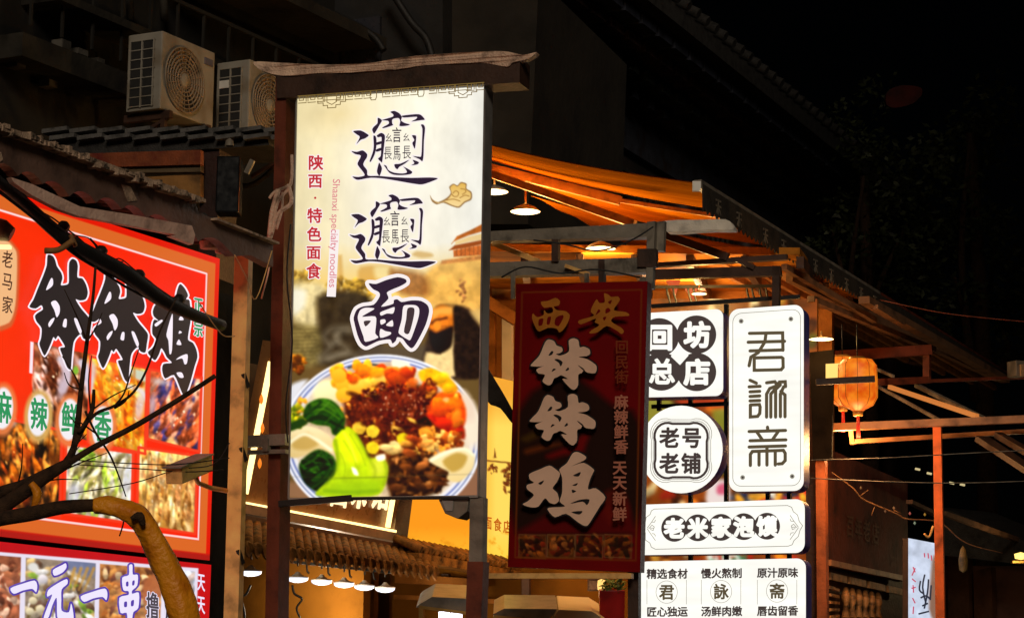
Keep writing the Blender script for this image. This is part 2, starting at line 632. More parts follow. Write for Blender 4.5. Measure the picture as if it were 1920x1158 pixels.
# ------------------------------------------------------------------ materials
M = {}
M['steel_brown'] = mat('brown_painted_steel', (0.155, 0.032, 0.012), 0.5, 0, 0.3, 9, 0.1)
M['steel_dark'] = mat('dark_painted_steel', (0.055, 0.026, 0.016), 0.5, 0, 0.3, 9, 0.1)
M['steel_grey'] = mat('weathered_grey_steel', (0.22, 0.19, 0.15), 0.5, 0.2, 0.3, 8, 0.15)
M['steel_galv'] = mat('galvanised_steel', (0.92, 0.50, 0.16), 0.5, 0.0, 0.25, 12, 0.1)
M['casing_grey'] = mat('grey_aluminium_casing', (0.32, 0.31, 0.29), 0.4, 0.3, 0.15, 10, 0.05)
M['casing_navy'] = mat('navy_casing', (0.05, 0.07, 0.36), 0.4, 0, 0.2, 10, 0.05)
M['casing_red'] = mat('red_casing', (0.35, 0.02, 0.01), 0.5, 0, 0.2, 10, 0.05)
M['black'] = mat('black_rubber', (0.012, 0.011, 0.010), 0.55, 0, 0.3, 20, 0.2)
M['bark'] = mat('dark_bark', (0.055, 0.026, 0.011), 0.85, 0, 0.4, 30, 0.6)
M['yellow_wrap'] = mat('ochre_plastic_wrap', (0.97, 0.34, 0.012), 0.45, 0, 0.2, 8, 0.4, dirt=(0.66, 0.18, 0.005))
M['sheet'] = mat('dusty_plastic_sheet', (0.75, 0.50, 0.36), 0.5, 0, 0.4, 14, 0.6)
M['tile'] = mat('grey_roof_tile', (0.10, 0.095, 0.09), 0.8, 0, 0.4, 12, 0.5)
M['tile_dark'] = mat('dark_roof_tile', (0.03, 0.028, 0.026), 0.8, 0, 0.4, 12, 0.5)
M['tile_warm'] = mat('brown_glazed_tile', (0.20, 0.085, 0.016), 0.6, 0, 0.6, 16, 0.4, spec=0.2)
M['fascia'] = mat('brown_sheet_metal_fascia', (0.15, 0.085, 0.062), 0.6, 0, 0.45, 5, 0.3)
M['mortar'] = mat('pale_mortar_edge', (0.46, 0.32, 0.22), 0.9, 0, 0.5, 22, 0.5, dirt=(0.06, 0.045, 0.03))
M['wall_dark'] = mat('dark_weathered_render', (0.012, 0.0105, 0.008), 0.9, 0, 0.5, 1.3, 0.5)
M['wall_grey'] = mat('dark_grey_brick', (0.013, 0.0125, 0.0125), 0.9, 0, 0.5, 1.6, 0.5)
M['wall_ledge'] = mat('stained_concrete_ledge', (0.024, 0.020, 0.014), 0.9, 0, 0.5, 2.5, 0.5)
M['glass_dark'] = mat('dark_window_glass', (0.012, 0.013, 0.015), 0.1, 0, 0.2, 3, 0.0)
M['ac'] = mat('off_white_enamel', (0.29, 0.265, 0.22), 0.5, 0, 0.2, 4, 0.05, dirt=(0.20, 0.16, 0.11))
M['ac_dark'] = mat('dark_grille_opening', (0.02, 0.019, 0.018), 0.7, 0, 0.2, 9, 0.1)
M['ac_fan'] = mat('grey_brown_fan_guard', (0.26, 0.20, 0.14), 0.55, 0, 0.2, 9, 0.1)
M['canvas'] = None
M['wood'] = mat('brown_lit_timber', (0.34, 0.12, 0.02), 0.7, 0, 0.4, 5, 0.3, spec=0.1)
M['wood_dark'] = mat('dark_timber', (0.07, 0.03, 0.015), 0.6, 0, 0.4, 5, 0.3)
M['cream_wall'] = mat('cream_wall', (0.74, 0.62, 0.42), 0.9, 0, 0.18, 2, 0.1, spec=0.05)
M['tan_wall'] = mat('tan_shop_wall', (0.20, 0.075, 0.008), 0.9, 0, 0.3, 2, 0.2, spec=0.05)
M['orange_post'] = mat('orange_red_painted_post', (0.80, 0.15, 0.03), 0.5, 0, 0.25, 8, 0.1)
M['asphalt'] = mat('asphalt', (0.05, 0.05, 0.05), 0.85, 0, 0.3, 3, 0.4)
M['white_paint'] = mat('white_enamel', (0.75, 0.72, 0.66), 0.4, 0, 0.1, 6, 0.03)
M['red_paint'] = mat('red_plastic', (0.5, 0.012, 0.010), 0.4, 0, 0.2, 6, 0.05)
M['leaf'] = mat('dark_leaf', (0.035, 0.045, 0.012), 0.6, 0, 0.5, 9, 0.0)
M['cloth_white'] = mat('white_canvas_roll', (0.78, 0.72, 0.62), 0.8, 0, 0.2, 12, 0.3)
M['cloth_dark'] = mat('dark_canvas', (0.028, 0.022, 0.016), 0.8, 0, 0.3, 12, 0.3)
M['rust'] = mat('rust_red_board', (0.10, 0.022, 0.010), 0.7, 0, 0.4, 4, 0.3)

def canvas_mat():
    mt = bpy.data.materials.new('striped_orange_canvas')
    mt.use_nodes = True
    nt = mt.node_tree
    b = nt.nodes['Principled BSDF']
    uv = nt.nodes.new('ShaderNodeUVMap'); uv.uv_map = 'uv'
    mp = nt.nodes.new('ShaderNodeMapping'); mp.inputs['Scale'].default_value = (0.9, 17, 1)
    nt.links.new(uv.outputs[0], mp.inputs[0])
    nz = nt.nodes.new('ShaderNodeTexNoise'); nz.inputs['Scale'].default_value = 1.0; nz.inputs['Detail'].default_value = 5
    nt.links.new(mp.outputs[0], nz.inputs['Vector'])
    cr = nt.nodes.new('ShaderNodeValToRGB')
    cr.color_ramp.elements[0].position = 0.35; cr.color_ramp.elements[0].color = (0.46, 0.125, 0.004, 1)
    cr.color_ramp.elements[1].position = 0.65; cr.color_ramp.elements[1].color = (0.60, 0.20, 0.008, 1)
    nt.links.new(nz.outputs[0], cr.inputs[0])
    nt.links.new(cr.outputs[0], b.inputs['Base Color'])
    b.inputs['Roughness'].default_value = 0.95
    b.inputs['Specular IOR Level'].default_value = 0.0
    return mt
M['canvas'] = canvas_mat()

E_ = {}
E_['white'] = emit('backlit_white', (255, 253, 244), 1.05)
_b = E_['white'].node_tree
_tc = _b.nodes.new('ShaderNodeTexCoord'); _mp = _b.nodes.new('ShaderNodeMapping'); _mp.inputs['Scale'].default_value = (1, 1, 5)
_nz = _b.nodes.new('ShaderNodeTexNoise'); _nz.inputs['Scale'].default_value = 2.2; _nz.inputs['Detail'].default_value = 2
_mr = _b.nodes.new('ShaderNodeMapRange'); _mr.inputs[1].default_value = .3; _mr.inputs[2].default_value = .7; _mr.inputs[3].default_value = 0.95; _mr.inputs[4].default_value = 1.12
_b.links.new(_tc.outputs['Object'], _mp.inputs[0]); _b.links.new(_mp.outputs[0], _nz.inputs['Vector']); _b.links.new(_nz.outputs[0], _mr.inputs[0])
_b.links.new(_mr.outputs[0], _b.nodes['Principled BSDF'].inputs['Emission Strength'])
E_['warm'] = emit('warm_lamp_glow', (255, 214, 150), 6.0)
E_['cool'] = emit('white_lamp_glow', (245, 245, 255), 5.0)
E_['led'] = emit('warm_led_strip', (255, 222, 140), 2.6)
E_['ink'] = mat('black_ink', (0.010, 0.008, 0.012), 0.4, 0, 0.1, 9, 0)
INK_NAVY = emit('navy_ink', (40, 24, 48), 1.0)
INK_RED = emit('red_ink', (196, 40, 52), 1.0)
INK_PINK = emit('pink_ink', (222, 130, 140), 1.0)
INK_HALO = emit('pale_halo', (250, 240, 238), 1.0)
INK_BROWN = emit('brown_ink', (120, 96, 46), 1.0)
INK_DARK = emit('dark_brown_ink', (62, 52, 50), 1.0)
INK_GREY = emit('grey_ink', (150, 146, 132), 1.0)
INK_TAUPE = emit('taupe_ink', (86, 74, 52), 1.0)
INK_WHITE = emit('white_film', (252, 240, 250), 1.0)
INK_BLACK = emit('black_film', (36, 30, 32), 1.0)
INK_GREEN = emit('green_film', (44, 150, 92), 1.0)
INK_PURPLE = emit('purple_film', (84, 60, 170), 1.0)
INK_LAV = emit('lavender_film', (240, 232, 255), 1.0)

# ------------------------------------------------------------------ the setting
g = MB(); g.face([(-80, -30, 0), (80, -30, 0), (80, 160, 0), (-80, 160, 0)])
tag(g.build('street', M['asphalt'], loc=(0, 0, 0)), kind='structure')
g = MB()
g.box((-6.2, 30, 0.075), 4.6, 90, 0.15)
tag(g.build('pavement', M['wall_ledge'], loc=(-6.2, 30, 0)), kind='structure')

op_ = bpy.data.objects.new('shading_house', None); COL.objects.link(op_); op_.location = (7, 10, 0)  # unseen house, added to keep the far trees in shade
tag(op_, 'unseen tall house added across the street to shade the dark trees', 'house')
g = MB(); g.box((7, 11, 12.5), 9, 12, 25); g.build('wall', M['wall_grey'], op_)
g = MB(); g.box((7, 11, 25.15), 9.6, 12.6, 0.3); g.build('roof', M['tile_dark'], op_)
g = MB()
for y_ in range(6, 17, 2):
    for z_ in range(2, 24, 3): g.box((2.49, y_, z_), 0.05, 1.1, 1.6)
g.build('windows', M['glass_dark'], op_)

# ================================================================== MAIN SIGN
MC = [(557, 178), (910, 152), (897, 930), (542, 935)]
PM = fit(MC, 11.0, -120, -50)
BK = -PM.n
main = thing('lightbox_sign', PM.hit(720, 932) , 'tall cream backlit noodle sign with a printed bowl of noodles under a brown steel frame', 'sign')
mb = MB()
mb.prism([PM.hit(u, v) for u, v in [(556, 177), (911, 151), (898, 931), (541, 936)]], BK * 0.115)
mb.build('casing', M['casing_grey'], main, bevel=0.004)
# aluminium edging round the face
mb = MB()
C4 = [PM.hit(*c) for c in MC]
for i in range(4):
    a, b = C4[i], C4[(i + 1) % 4]
    mb.bar(a + PM.n * 0.003, b + PM.n * 0.003, 0.008, 0.012)
mb.build('edging', M['casing_grey'], main)

rng = random.Random(11)
cv = Canvas(*MC, 1.5, (240, 228, 182))
X, Y = cv.X, cv.Y
# aged cream paper
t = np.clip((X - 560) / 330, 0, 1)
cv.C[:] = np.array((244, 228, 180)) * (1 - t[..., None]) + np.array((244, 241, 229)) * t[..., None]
n1 = fbm(X, Y, 70, 3); n2 = fbm(X, Y * 0.4, 22, 9)
cv.C *= (1 + 0.12 * (n1 - 0.5) + 0.10 * (n2 - 0.5))[..., None]
cv.mix(np.clip(1 - np.hypot((X - 640) / 120, (Y - 215) / 60), 0, 1) * 0.3, (226, 186, 96))
cv.mix(np.clip(1 - np.hypot((X - 735) / 130, (Y - 340) / 190), 0, 1) * 0.55, (250, 246, 240))
# old city below
k = np.clip((Y - 455 + 25 * (fbm(X, Y, 60, 21) - 0.5)) / 75, 0, 1)
cv.mix(k * 0.9, (232, 196, 112))
k = np.clip((Y - 545 + 60 * (fbm(X, Y, 45, 33) - 0.5) - 25 * np.clip((X - 690) / 90, -0.5, 2)) / 55, 0, 1)
cv.mix(k * 0.95, (104, 82, 48))
q2 = lambda pts: rp(pts, 500, 340, 3.407)
Q2 = lambda x, y: (500 + x / 3.407, 340 + y / 3.407)
cv.poly(q2([(1085, 530), (1180, 500), (1385, 475), (1385, 840), (1180, 830), (1040, 780), (990, 690), (1010, 600)]), (232, 178, 84), 5, 0.95, tex=0.25, tsc=18, c2=(222, 170, 92))
cv.poly(q2([(1180, 400), (1215, 350), (1300, 312), (1385, 268), (1385, 318), (1290, 345), (1195, 385)]), (186, 98, 30), 1.6, 1, sm=0, tex=0.2)
cv.poly(q2([(1205, 384), (1290, 352), (1385, 330), (1385, 375), (1300, 385), (1205, 405)]), (236, 200, 130), 2, 0.9, sm=0)
cv.poly(q2([(1165, 440), (1200, 408), (1385, 372), (1385, 400), (1280, 425)]), (160, 76, 24), 1.6, 1, sm=0)
cv.poly(q2([(1192, 440), (1385, 402), (1385, 470), (1195, 482)]), (204, 104, 40), 1.6, 1, sm=0, tex=0.25, tsc=5)
for i in range(7):
    x = 1215 + i * 27
    cv.stroke(q2([(x, 432 - i * 4), (x, 474 - i * 2)]), 1.6, (150, 80, 36), 1, 0.7, sm=0)
cv.poly(q2([(1120, 505), (1385, 470), (1385, 498), (1110, 530)]), (196, 120, 60), 2, 0.85, sm=0, tex=0.3, tsc=4)
cv.poly(q2([(930, 470), (960, 445), (1050, 458), (1060, 480), (990, 490)]), (206, 166, 96), 3, 0.8)
cv.poly(q2([(455, 470), (480, 470), (490, 610), (455, 610)]), (214, 166, 84), 3, 0.8, sm=0)
cv.poly(q2([(600, 545), (790, 540), (800, 630), (600, 640)]), (212, 160, 74), 4, 0.8)
cv.poly(q2([(690, 545), (780, 545), (780, 620), (700, 620)]), (240, 222, 160), 5, 0.8)
cv.poly(q2([(800, 560), (1000, 590), (1040, 690), (1000, 740), (860, 720), (800, 640)]), (150, 92, 44), 7, 0.8, tex=0.3)
cv.blobs(120, inell(650, 545, 45, 22), [(160, 124, 40), (190, 150, 60), (128, 96, 36)], 2, 5, rng)
cv.blobs(80, inell(560, 520, 26, 12), [(196, 156, 60), (214, 176, 80), (160, 120, 44)], 2, 5, rng)
cv.poly(q2([(160, 650), (330, 650), (400, 690), (330, 750), (320, 830), (330, 930), (240, 930), (160, 870)]), (224, 206, 156), 7, 0.9, tex=0.2)
cv.poly(q2([(160, 690), (250, 700), (240, 800), (180, 850), (160, 800)]), (236, 232, 214), 6, 0.85)
cv.poly(q2([(320, 740), (470, 700), (640, 720), (720, 900), (700, 1160), (300, 1170), (270, 1040), (330, 900)]), (58, 48, 34), 7, 0.92, tex=0.35, tsc=14)
cv.poly(q2([(150, 930), (330, 930), (330, 1160), (150, 1160)]), (138, 122, 74), 7, 0.75, tex=0.35, tsc=9)
for i in range(9):
    cv.stroke(q2([(160, 945 + i * 24), (320, 940 + i * 24)]), 1.3, (84, 72, 42), 1, 0.5, sm=0)
cv.poly(q2([(620, 1040), (900, 1060), (1020, 1040), (1020, 1160), (600, 1160)]), (92, 80, 66), 6, 0.8)
for a in ([(340, 1120), (400, 1060), (370, 990), (420, 940), (520, 930)], [(400, 1130), (520, 1080), (440, 1010), (470, 960), (560, 960)], [(350, 1150), (460, 1100), (560, 1110)], [(420, 1040), (460, 1010), (450, 985)]):
    cv.stroke(q2(a), 9, (200, 188, 164), 7, 0.3)
cv.poly(q2([(155, 1110), (225, 1105), (240, 1170), (155, 1170)]), (206, 150, 56), 3, 0.9)
cv.blobs(30, inell(558, 682, 14, 16), [(200, 120, 30), (160, 80, 20), (90, 50, 20)], 2, 5, rng)
# the cook with a dark beard
cv.poly(q2([(1085, 800), (1180, 790), (1290, 810), (1385, 950), (1385, 1240), (1010, 1240), (1010, 1080), (1040, 950)]), (58, 42, 34), 4, 0.95, tex=0.3)
cv.poly(q2([(1150, 985), (1195, 900), (1205, 1000), (1190, 1080), (1205, 1240), (1080, 1240), (1010, 1200), (1020, 1090), (1110, 1100)]), (238, 208, 146), 3, 0.95, tex=0.12)
cv.ell(*Q2(1118, 895), 25, 31, (206, 116, 34), 0.1, 3, tex=0.3, tsc=9)
cv.poly(q2([(1060, 820), (1130, 800), (1190, 800), (1180, 850), (1110, 850), (1060, 880)]), (240, 170, 80), 4, 0.9)
cv.stroke(q2([(1055, 905), (1080, 885), (1110, 880), (1150, 870)]), 4, (70, 34, 16), 2, 0.85)
cv.ell(*Q2(1090, 920), 7, 9, (236, 150, 50), 0, 2, 0.8)
cv.poly(q2([(1040, 950), (1080, 965), (1130, 945), (1190, 925), (1190, 1000), (1175, 1060), (1110, 1098), (1055, 1060)]), (30, 18, 14), 3, 0.97)
cv.poly(q2([(1195, 810), (1260, 815), (1330, 890), (1390, 960), (1390, 1240), (1210, 1240), (1200, 1060)]), (44, 30, 24), 3, 0.97, tex=0.5, tsc=7)
cv.poly(q2([(1300, 830), (1390, 820), (1390, 950), (1345, 900)]), (214, 178, 112), 4, 0.8)
cv.blobs(14, inell(864, 545, 8, 22), [(170, 116, 70), (150, 100, 60)], 1.5, 3.5, rng)
# little golden cloud
q1 = lambda pts: rp(pts, 480, 60, 3.2167)
cl = q1([(1050, 985), (1065, 1010), (1100, 1025), (1150, 1000), (1175, 970), (1165, 935), (1190, 915), (1215, 925), (1235, 905), (1270, 915), (1270, 945), (1300, 965), (1300, 1010), (1260, 1030), (1225, 1060), (1180, 1050), (1130, 1030), (1090, 1040), (1060, 1020)])
cv.poly(cl, (150, 110, 60), 1, 1)
cv.poly(q1([(1075, 1018), (1110, 1030), (1155, 1010), (1180, 975), (1172, 940), (1192, 921), (1215, 932), (1238, 912), (1264, 921), (1264, 948), (1293, 970), (1292, 1004), (1255, 1023), (1222, 1052), (1180, 1042), (1140, 1024), (1100, 1032)]), (226, 180, 84), 1, 1, c2=(244, 214, 150))
for a in ([(1188, 972), (1205, 958), (1222, 970), (1215, 990), (1195, 992), (1180, 978)], [(1235, 945), (1260, 950), (1265, 965), (1245, 980)], [(1230, 1000), (1260, 985), (1285, 990)], [(1150, 1015), (1190, 1008), (1230, 1020)]):
    cv.stroke(q1(a), 1.6, (160, 112, 50), 0.8, 0.9)
# ---- bowl of noodles
q3 = lambda pts: rp(pts, 480, 620, 3.406)
Q3 = lambda x, y: (480 + x / 3.406, 620 + y / 3.406)
cv.poly(q3([(205, 960), (420, 1000), (420, 1065), (205, 1065)]), (150, 112, 84), 5, 0.9)
cv.poly(q3([(1200, 960), (1425, 880), (1425, 1065), (1180, 1065)]), (150, 108, 84), 5, 0.9)
cv.poly(q3([(205, 360), (330, 310), (260, 420), (205, 520)]), (226, 226, 232), 4, 0.95)
bc = Q3(805, 690)
RX, RY = 640 / 3.406, 540 / 3.406
for f, c in ((1.0, (240, 240, 246)), (0.975, (120, 128, 160)), (0.958, (236, 236, 242)), (0.935, (110, 122, 176)), (0.915, (226, 222, 222)), (0.88, (222, 206, 184))):
    cv.ell(bc[0], bc[1], RX * f, RY * f, c, 0, 1.0)
cv.ell(*Q3(800, 690), 150, 130, (206, 178, 140), 0, 12, 0.8, tex=0.2)
cv.poly(q3([(400, 330), (560, 250), (880, 190), (960, 240), (700, 300), (520, 420)]), (196, 168, 140), 4, 0.9)
cv.stroke(q3([(590, 235), (700, 212), (800, 225), (860, 250)]), 4, (50, 50, 44), 1.5, 0.85)
cv.poly(q3([(870, 185), (980, 205), (960, 245), (880, 240)]), (244, 232, 206), 2)
cv.ell(*Q3(450, 400), 24, 26, (240, 226, 172), 0.4, 5, hl=0.1)
cv.ell(*Q3(1378, 600), 17, 44, (236, 220, 196), -0.1, 5)
cv.ell(*Q3(1340, 480), 15, 30, (228, 206, 184), -0.3, 5)
# meat bed
cv.ell(*Q3(890, 600), 96, 78, (104, 46, 20), 0, 8, tex=0.6, tsc=6)
cv.poly(q3([(600, 380), (1100, 350), (1180, 480), (1100, 640), (820, 700), (620, 620), (560, 480)]), (96, 38, 18), 5, tex=0.6, tsc=5)
cv.poly(q3([(840, 820), (960, 760), (1150, 780), (1240, 880), (1200, 990), (1080, 1058), (860, 1058)]), (78, 46, 24), 4, tex=0.6, tsc=5)
cv.blobs(60, inpoly(q3([(480, 240), (640, 215), (830, 250), (840, 380), (720, 410), (560, 400), (490, 320)])), [(250, 150, 24), (255, 196, 66), (238, 96, 12), (246, 170, 40), (226, 70, 8)], 5, 11, rng, (1, 1.4))
for x, y in ((560, 350), (690, 350), (530, 285), (790, 310), (560, 410), (640, 360)):
    cv.poly(q3([(x - 45, y - 25), (x + 10, y - 50), (x + 48, y - 15), (x + 40, y + 35), (x - 15, y + 48), (x - 48, y + 15)]), rng.choice([(255, 214, 90), (250, 196, 60), (255, 226, 130)]), 1.5, c2=(240, 160, 40), sm=2)
cv.blobs(40, inpoly(q3([(850, 260), (1010, 240), (1060, 320), (1000, 370), (850, 370)])), [(196, 72, 16), (222, 96, 20), (160, 44, 10), (236, 130, 40)], 4, 9, rng)
cv.poly(q3([(1040, 260), (1120, 235), (1230, 290), (1290, 370), (1250, 400), (1140, 340), (1060, 320)]), (252, 190, 26), 2.5, c2=(244, 150, 16), tex=0.25)
cv.blobs(22, inpoly(q3([(1040, 300), (1160, 330), (1120, 440), (1040, 440)])), [(180, 70, 20), (230, 140, 50), (110, 40, 14)], 3, 7, rng)
cv.poly(q3([(1110, 460), (1180, 390), (1290, 400), (1340, 500), (1330, 600), (1260, 620), (1150, 560), (1085, 530)]), (236, 100, 20), 3, c2=(214, 58, 8), tex=0.35, tsc=9)
cv.poly(q3([(1090, 540), (1200, 530), (1320, 600), (1330, 690), (1240, 660), (1150, 600)]), (206, 44, 8), 3, c2=(160, 34, 8), tex=0.35, tsc=7)
cv.blobs(26, inpoly(q3([(1120, 440), (1300, 410), (1330, 600), (1200, 600)])), [(250, 130, 30), (240, 100, 16), (210, 60, 8), (255, 170, 60)], 3, 8, rng)
cv.ell(*Q3(1215, 440), 7, 5, (255, 206, 130), 0, 2, 0.8)
cv.poly(q3([(1000, 520), (1090, 550), (1120, 600), (1060, 610)]), (40, 30, 16), 2)
cv.blobs(210, inell(*Q3(880, 470), 66, 42), [(116, 40, 20), (86, 24, 10), (136, 54, 28), (58, 16, 6), (150, 72, 42), (74, 20, 8)], 1.6, 3.6, rng, (1.3, 2.6), soft=1.1, hl=0.15)
cv.blobs(40, inell(*Q3(900, 450), 62, 36), [(206, 140, 110), (190, 110, 80)], 0.7, 1.6, rng, soft=0.9, hl=0)
cv.blobs(120, inpoly(q3([(600, 580), (1050, 560), (1180, 700), (1100, 800), (830, 790), (640, 700)])), [(126, 46, 18), (170, 84, 32), (204, 130, 50), (80, 28, 10), (230, 176, 76), (110, 40, 16), (66, 24, 10)], 1.4, 3.6, rng, (1.6, 3.6), soft=1.0, hl=0.15)
for x, y, c in ((745, 640, (244, 206, 60)), (745, 745, (226, 196, 40)), (940, 690, (220, 196, 30)), (880, 740, (244, 214, 140)), (1150, 690, (240, 170, 70)), (660, 620, (226, 180, 60)), (1080, 650, (232, 150, 50))):
    cv.poly(q3([(x - 42, y - 20), (x + 5, y - 42), (x + 45, y - 8), (x + 20, y + 40), (x - 30, y + 30)]), c, 1.4, tex=0.2, sm=2)
cv.blobs(70, inpoly(q3([(1060, 620), (1320, 660), (1300, 740), (1120, 800), (1040, 740)])), [(224, 140, 50), (190, 90, 30), (240, 190, 100), (140, 60, 20)], 2.5, 6, rng, (1, 2.2))
cv.blobs(170, inpoly(q3([(850, 800), (1040, 740), (1240, 870), (1190, 1000), (1060, 1050), (870, 1050)])), [(98, 52, 22), (136, 78, 36), (54, 28, 14), (176, 114, 62), (36, 20, 10), (74, 40, 18), (44, 24, 12)], 1.6, 4.6, rng, (1.6, 3.6), soft=1.1, hl=0.2)
# bigger pieces, dark gaps and glossy spots
for x, y, rx_, ry_, c in ((650, 420, 10, 5, (60, 26, 10)), (760, 420, 14, 5, (50, 18, 8)), (610, 400, 9, 4, (70, 30, 12)), (1060, 590, 11, 6, (44, 26, 12)), (830, 700, 6, 16, (60, 24, 10)), (900, 880, 12, 8, (40, 22, 10)), (1000, 1010, 16, 7, (36, 20, 10)), (1090, 930, 9, 7, (40, 22, 10)), (870, 960, 9, 9, (48, 26, 12)), (690, 590, 6, 5, (70, 26, 10)), (950, 620, 10, 4, (60, 22, 10))):
    cv.ell(*Q3(x, y), rx_, ry_, c, rng.uniform(-.4, .4), 3, 0.85)
for x, y, r_, c in ((850, 430, 14, (120, 44, 24)), (920, 470, 13, (104, 34, 18)), (780, 500, 12, (112, 40, 20)), (980, 440, 11, (126, 50, 28)), (860, 540, 11, (92, 28, 14)), (720, 480, 9, (120, 50, 26))):
    cv.ell(*Q3(x, y), r_ * 1.3, r_ * 0.8, c, rng.uniform(-.5, .5), 4, 0.7, tex=0.5, tsc=5, hl=0.25)
for x, y, a_, r_, c in ((980, 780, .4, 12, (150, 74, 34)), (1060, 860, -.5, 12, (170, 100, 50)), (960, 870, .2, 11, (120, 66, 30)), (1130, 930, .5, 13, (104, 60, 30)), (1180, 900, -.3, 11, (86, 50, 26)), (900, 1000, .1, 12, (96, 54, 28)), (1050, 990, .6, 12, (70, 40, 22)), (880, 760, -.2, 14, (236, 190, 110)), (830, 745, .1, 11, (240, 206, 130)), (1000, 690, .3, 12, (160, 66, 30)), (1090, 720, -.3, 12, (226, 150, 70)), (960, 720, .1, 10, (214, 140, 60))):
    cv.ell(*Q3(x, y), r_ * 1.2, r_ * 0.62, c, a_, 2, 0.9, hl=0.35, tex=0.2)
    cv.stroke(q3([(x - r_ * 2, y - r_), (x, y - r_ * 1.6), (x + r_ * 2, y - r_)]), 1.6, tuple(min(255, v * 1.4) for v in c), 1, 0.6)
for x, y, rx_, ry_, c in ((690, 260, 15, 9, (244, 130, 14)), (770, 270, 14, 9, (250, 150, 24)), (620, 310, 10, 9, (236, 84, 12)), (740, 330, 12, 8, (255, 190, 70)), (900, 300, 20, 11, (206, 78, 18)), (960, 270, 14, 9, (190, 60, 14)), (1000, 330, 10, 9, (226, 110, 40)), (1180, 300, 16, 10, (252, 190, 34)), (1230, 370, 12, 9, (250, 170, 24)), (1270, 470, 14, 14, (246, 110, 20)), (1180, 500, 18, 14, (232, 84, 12)), (1280, 560, 9, 18, (244, 130, 40)), (1200, 590, 16, 10, (214, 50, 8))):
    cv.ell(*Q3(x, y), rx_, ry_, c, rng.uniform(-.4, .4), 2.5, 0.85, hl=0.3, tex=0.12)
cv.blobs(34, inell(*Q3(880, 470), 62, 36), [(236, 190, 160), (210, 150, 120)], 0.8, 1.4, rng, soft=0.8, hl=0)
# noodles
cv.poly(q3([(1100, 820), (1200, 765), (1330, 742), (1395, 790), (1385, 880), (1300, 965), (1220, 945), (1230, 900), (1150, 860)]), (240, 222, 178), 2, c2=(226, 200, 140))
cv.poly(q3([(1190, 830), (1280, 775), (1350, 800), (1320, 870), (1250, 900)]), (186, 150, 70), 3, 0.9)
cv.stroke(q3([(1120, 825), (1230, 770), (1330, 752), (1385, 790)]), 5, (250, 238, 206), 2, 0.9)
cv.poly(q3([(205, 640), (320, 605), (430, 640), (510, 720), (480, 780), (380, 770), (260, 810), (205, 790)]), (240, 222, 176), 2, c2=(214, 186, 126))
cv.poly(q3([(230, 690), (330, 650), (400, 720), (330, 760), (240, 750)]), (190, 156, 84), 4, 0.85)
cv.stroke(q3([(205, 720), (300, 660), (380, 690), (480, 760)]), 6, (250, 238, 204), 2.5, 0.9)
# greens
cv.blobs(36, inpoly(q3([(215, 500), (300, 430), (340, 500), (320, 600), (220, 610)])), [(150, 156, 20), (190, 176, 30), (90, 110, 14), (226, 150, 40)], 2.5, 6, rng)
cv.poly(q3([(325, 470), (400, 432), (480, 440), (545, 500), (570, 570), (540, 660), (490, 660), (470, 610), (390, 600), (330, 575), (300, 540)]), (44, 92, 14), 2, c2=(24, 60, 8), tex=0.5, tsc=10)
cv.stroke(q3([(340, 520), (430, 500), (530, 560)]), 3, (92, 140, 36), 1.5, 0.7)
cv.stroke(q3([(360, 470), (440, 470), (500, 510)]), 5, (110, 150, 50), 3, 0.5)
cv.stroke(q3([(350, 555), (430, 545), (500, 590)]), 4, (12, 34, 6), 2, 0.8)
cv.poly(q3([(205, 600), (290, 560), (330, 590), (250, 630), (205, 640)]), (36, 70, 14), 2)
cv.poly(q3([(275, 850), (330, 790), (400, 755), (480, 790), (520, 870), (470, 980), (400, 1030), (320, 980), (285, 920)]), (24, 62, 12), 2.5, c2=(12, 34, 8), tex=0.7, tsc=9)
cv.blobs(30, inpoly(q3([(300, 840), (400, 770), (480, 820), (470, 950), (360, 980)])), [(36, 84, 16), (14, 40, 8), (60, 110, 24)], 3, 7, rng, (1, 2.5))
cv.poly(q3([(490, 720), (520, 660), (580, 610), (630, 640), (690, 740), (725, 815), (800, 800), (842, 860), (832, 960), (780, 1045), (600, 1060), (385, 1050), (420, 990), (500, 920), (515, 820)]), (206, 222, 14), 2, c2=(168, 196, 22), tex=0.14, tsc=14)
cv.poly(q3([(520, 690), (590, 640), (640, 720), (690, 830), (600, 850), (540, 800)]), (232, 238, 20), 6, 0.7)
cv.poly(q3([(735, 830), (800, 806), (830, 860), (815, 920), (750, 925)]), (224, 222, 84), 10, 0.7)
cv.poly(q3([(420, 1040), (510, 970), (640, 955), (800, 960), (760, 1035), (600, 1050)]), (152, 188, 30), 9, 0.7)
cv.stroke(q3([(470, 945), (620, 938), (830, 935)]), 2, (110, 140, 10), 1.5, 0.6)
for a in ([(560, 700), (620, 800), (650, 900)], [(600, 660), (670, 780), (700, 860)], [(540, 780), (570, 860), (560, 930)]):
    cv.stroke(q3(a), 2, (150, 176, 10), 1.6, 0.6)
for a, w_, c, al in (([(505, 700), (520, 780), (510, 880), (450, 970)], 6, (110, 140, 10), .6), ([(640, 660), (700, 760), (730, 815)], 5, (120, 150, 14), .6), ([(730, 830), (760, 880), (760, 930)], 5, (140, 160, 30), .5), ([(440, 1020), (600, 1030), (780, 1020)], 7, (110, 150, 16), .5), ([(560, 650), (600, 720), (640, 830)], 5, (238, 244, 90), .6), ([(820, 830), (835, 900), (815, 980)], 4, (130, 150, 30), .6)):
    cv.stroke(q3(a), w_, c, 3, al)
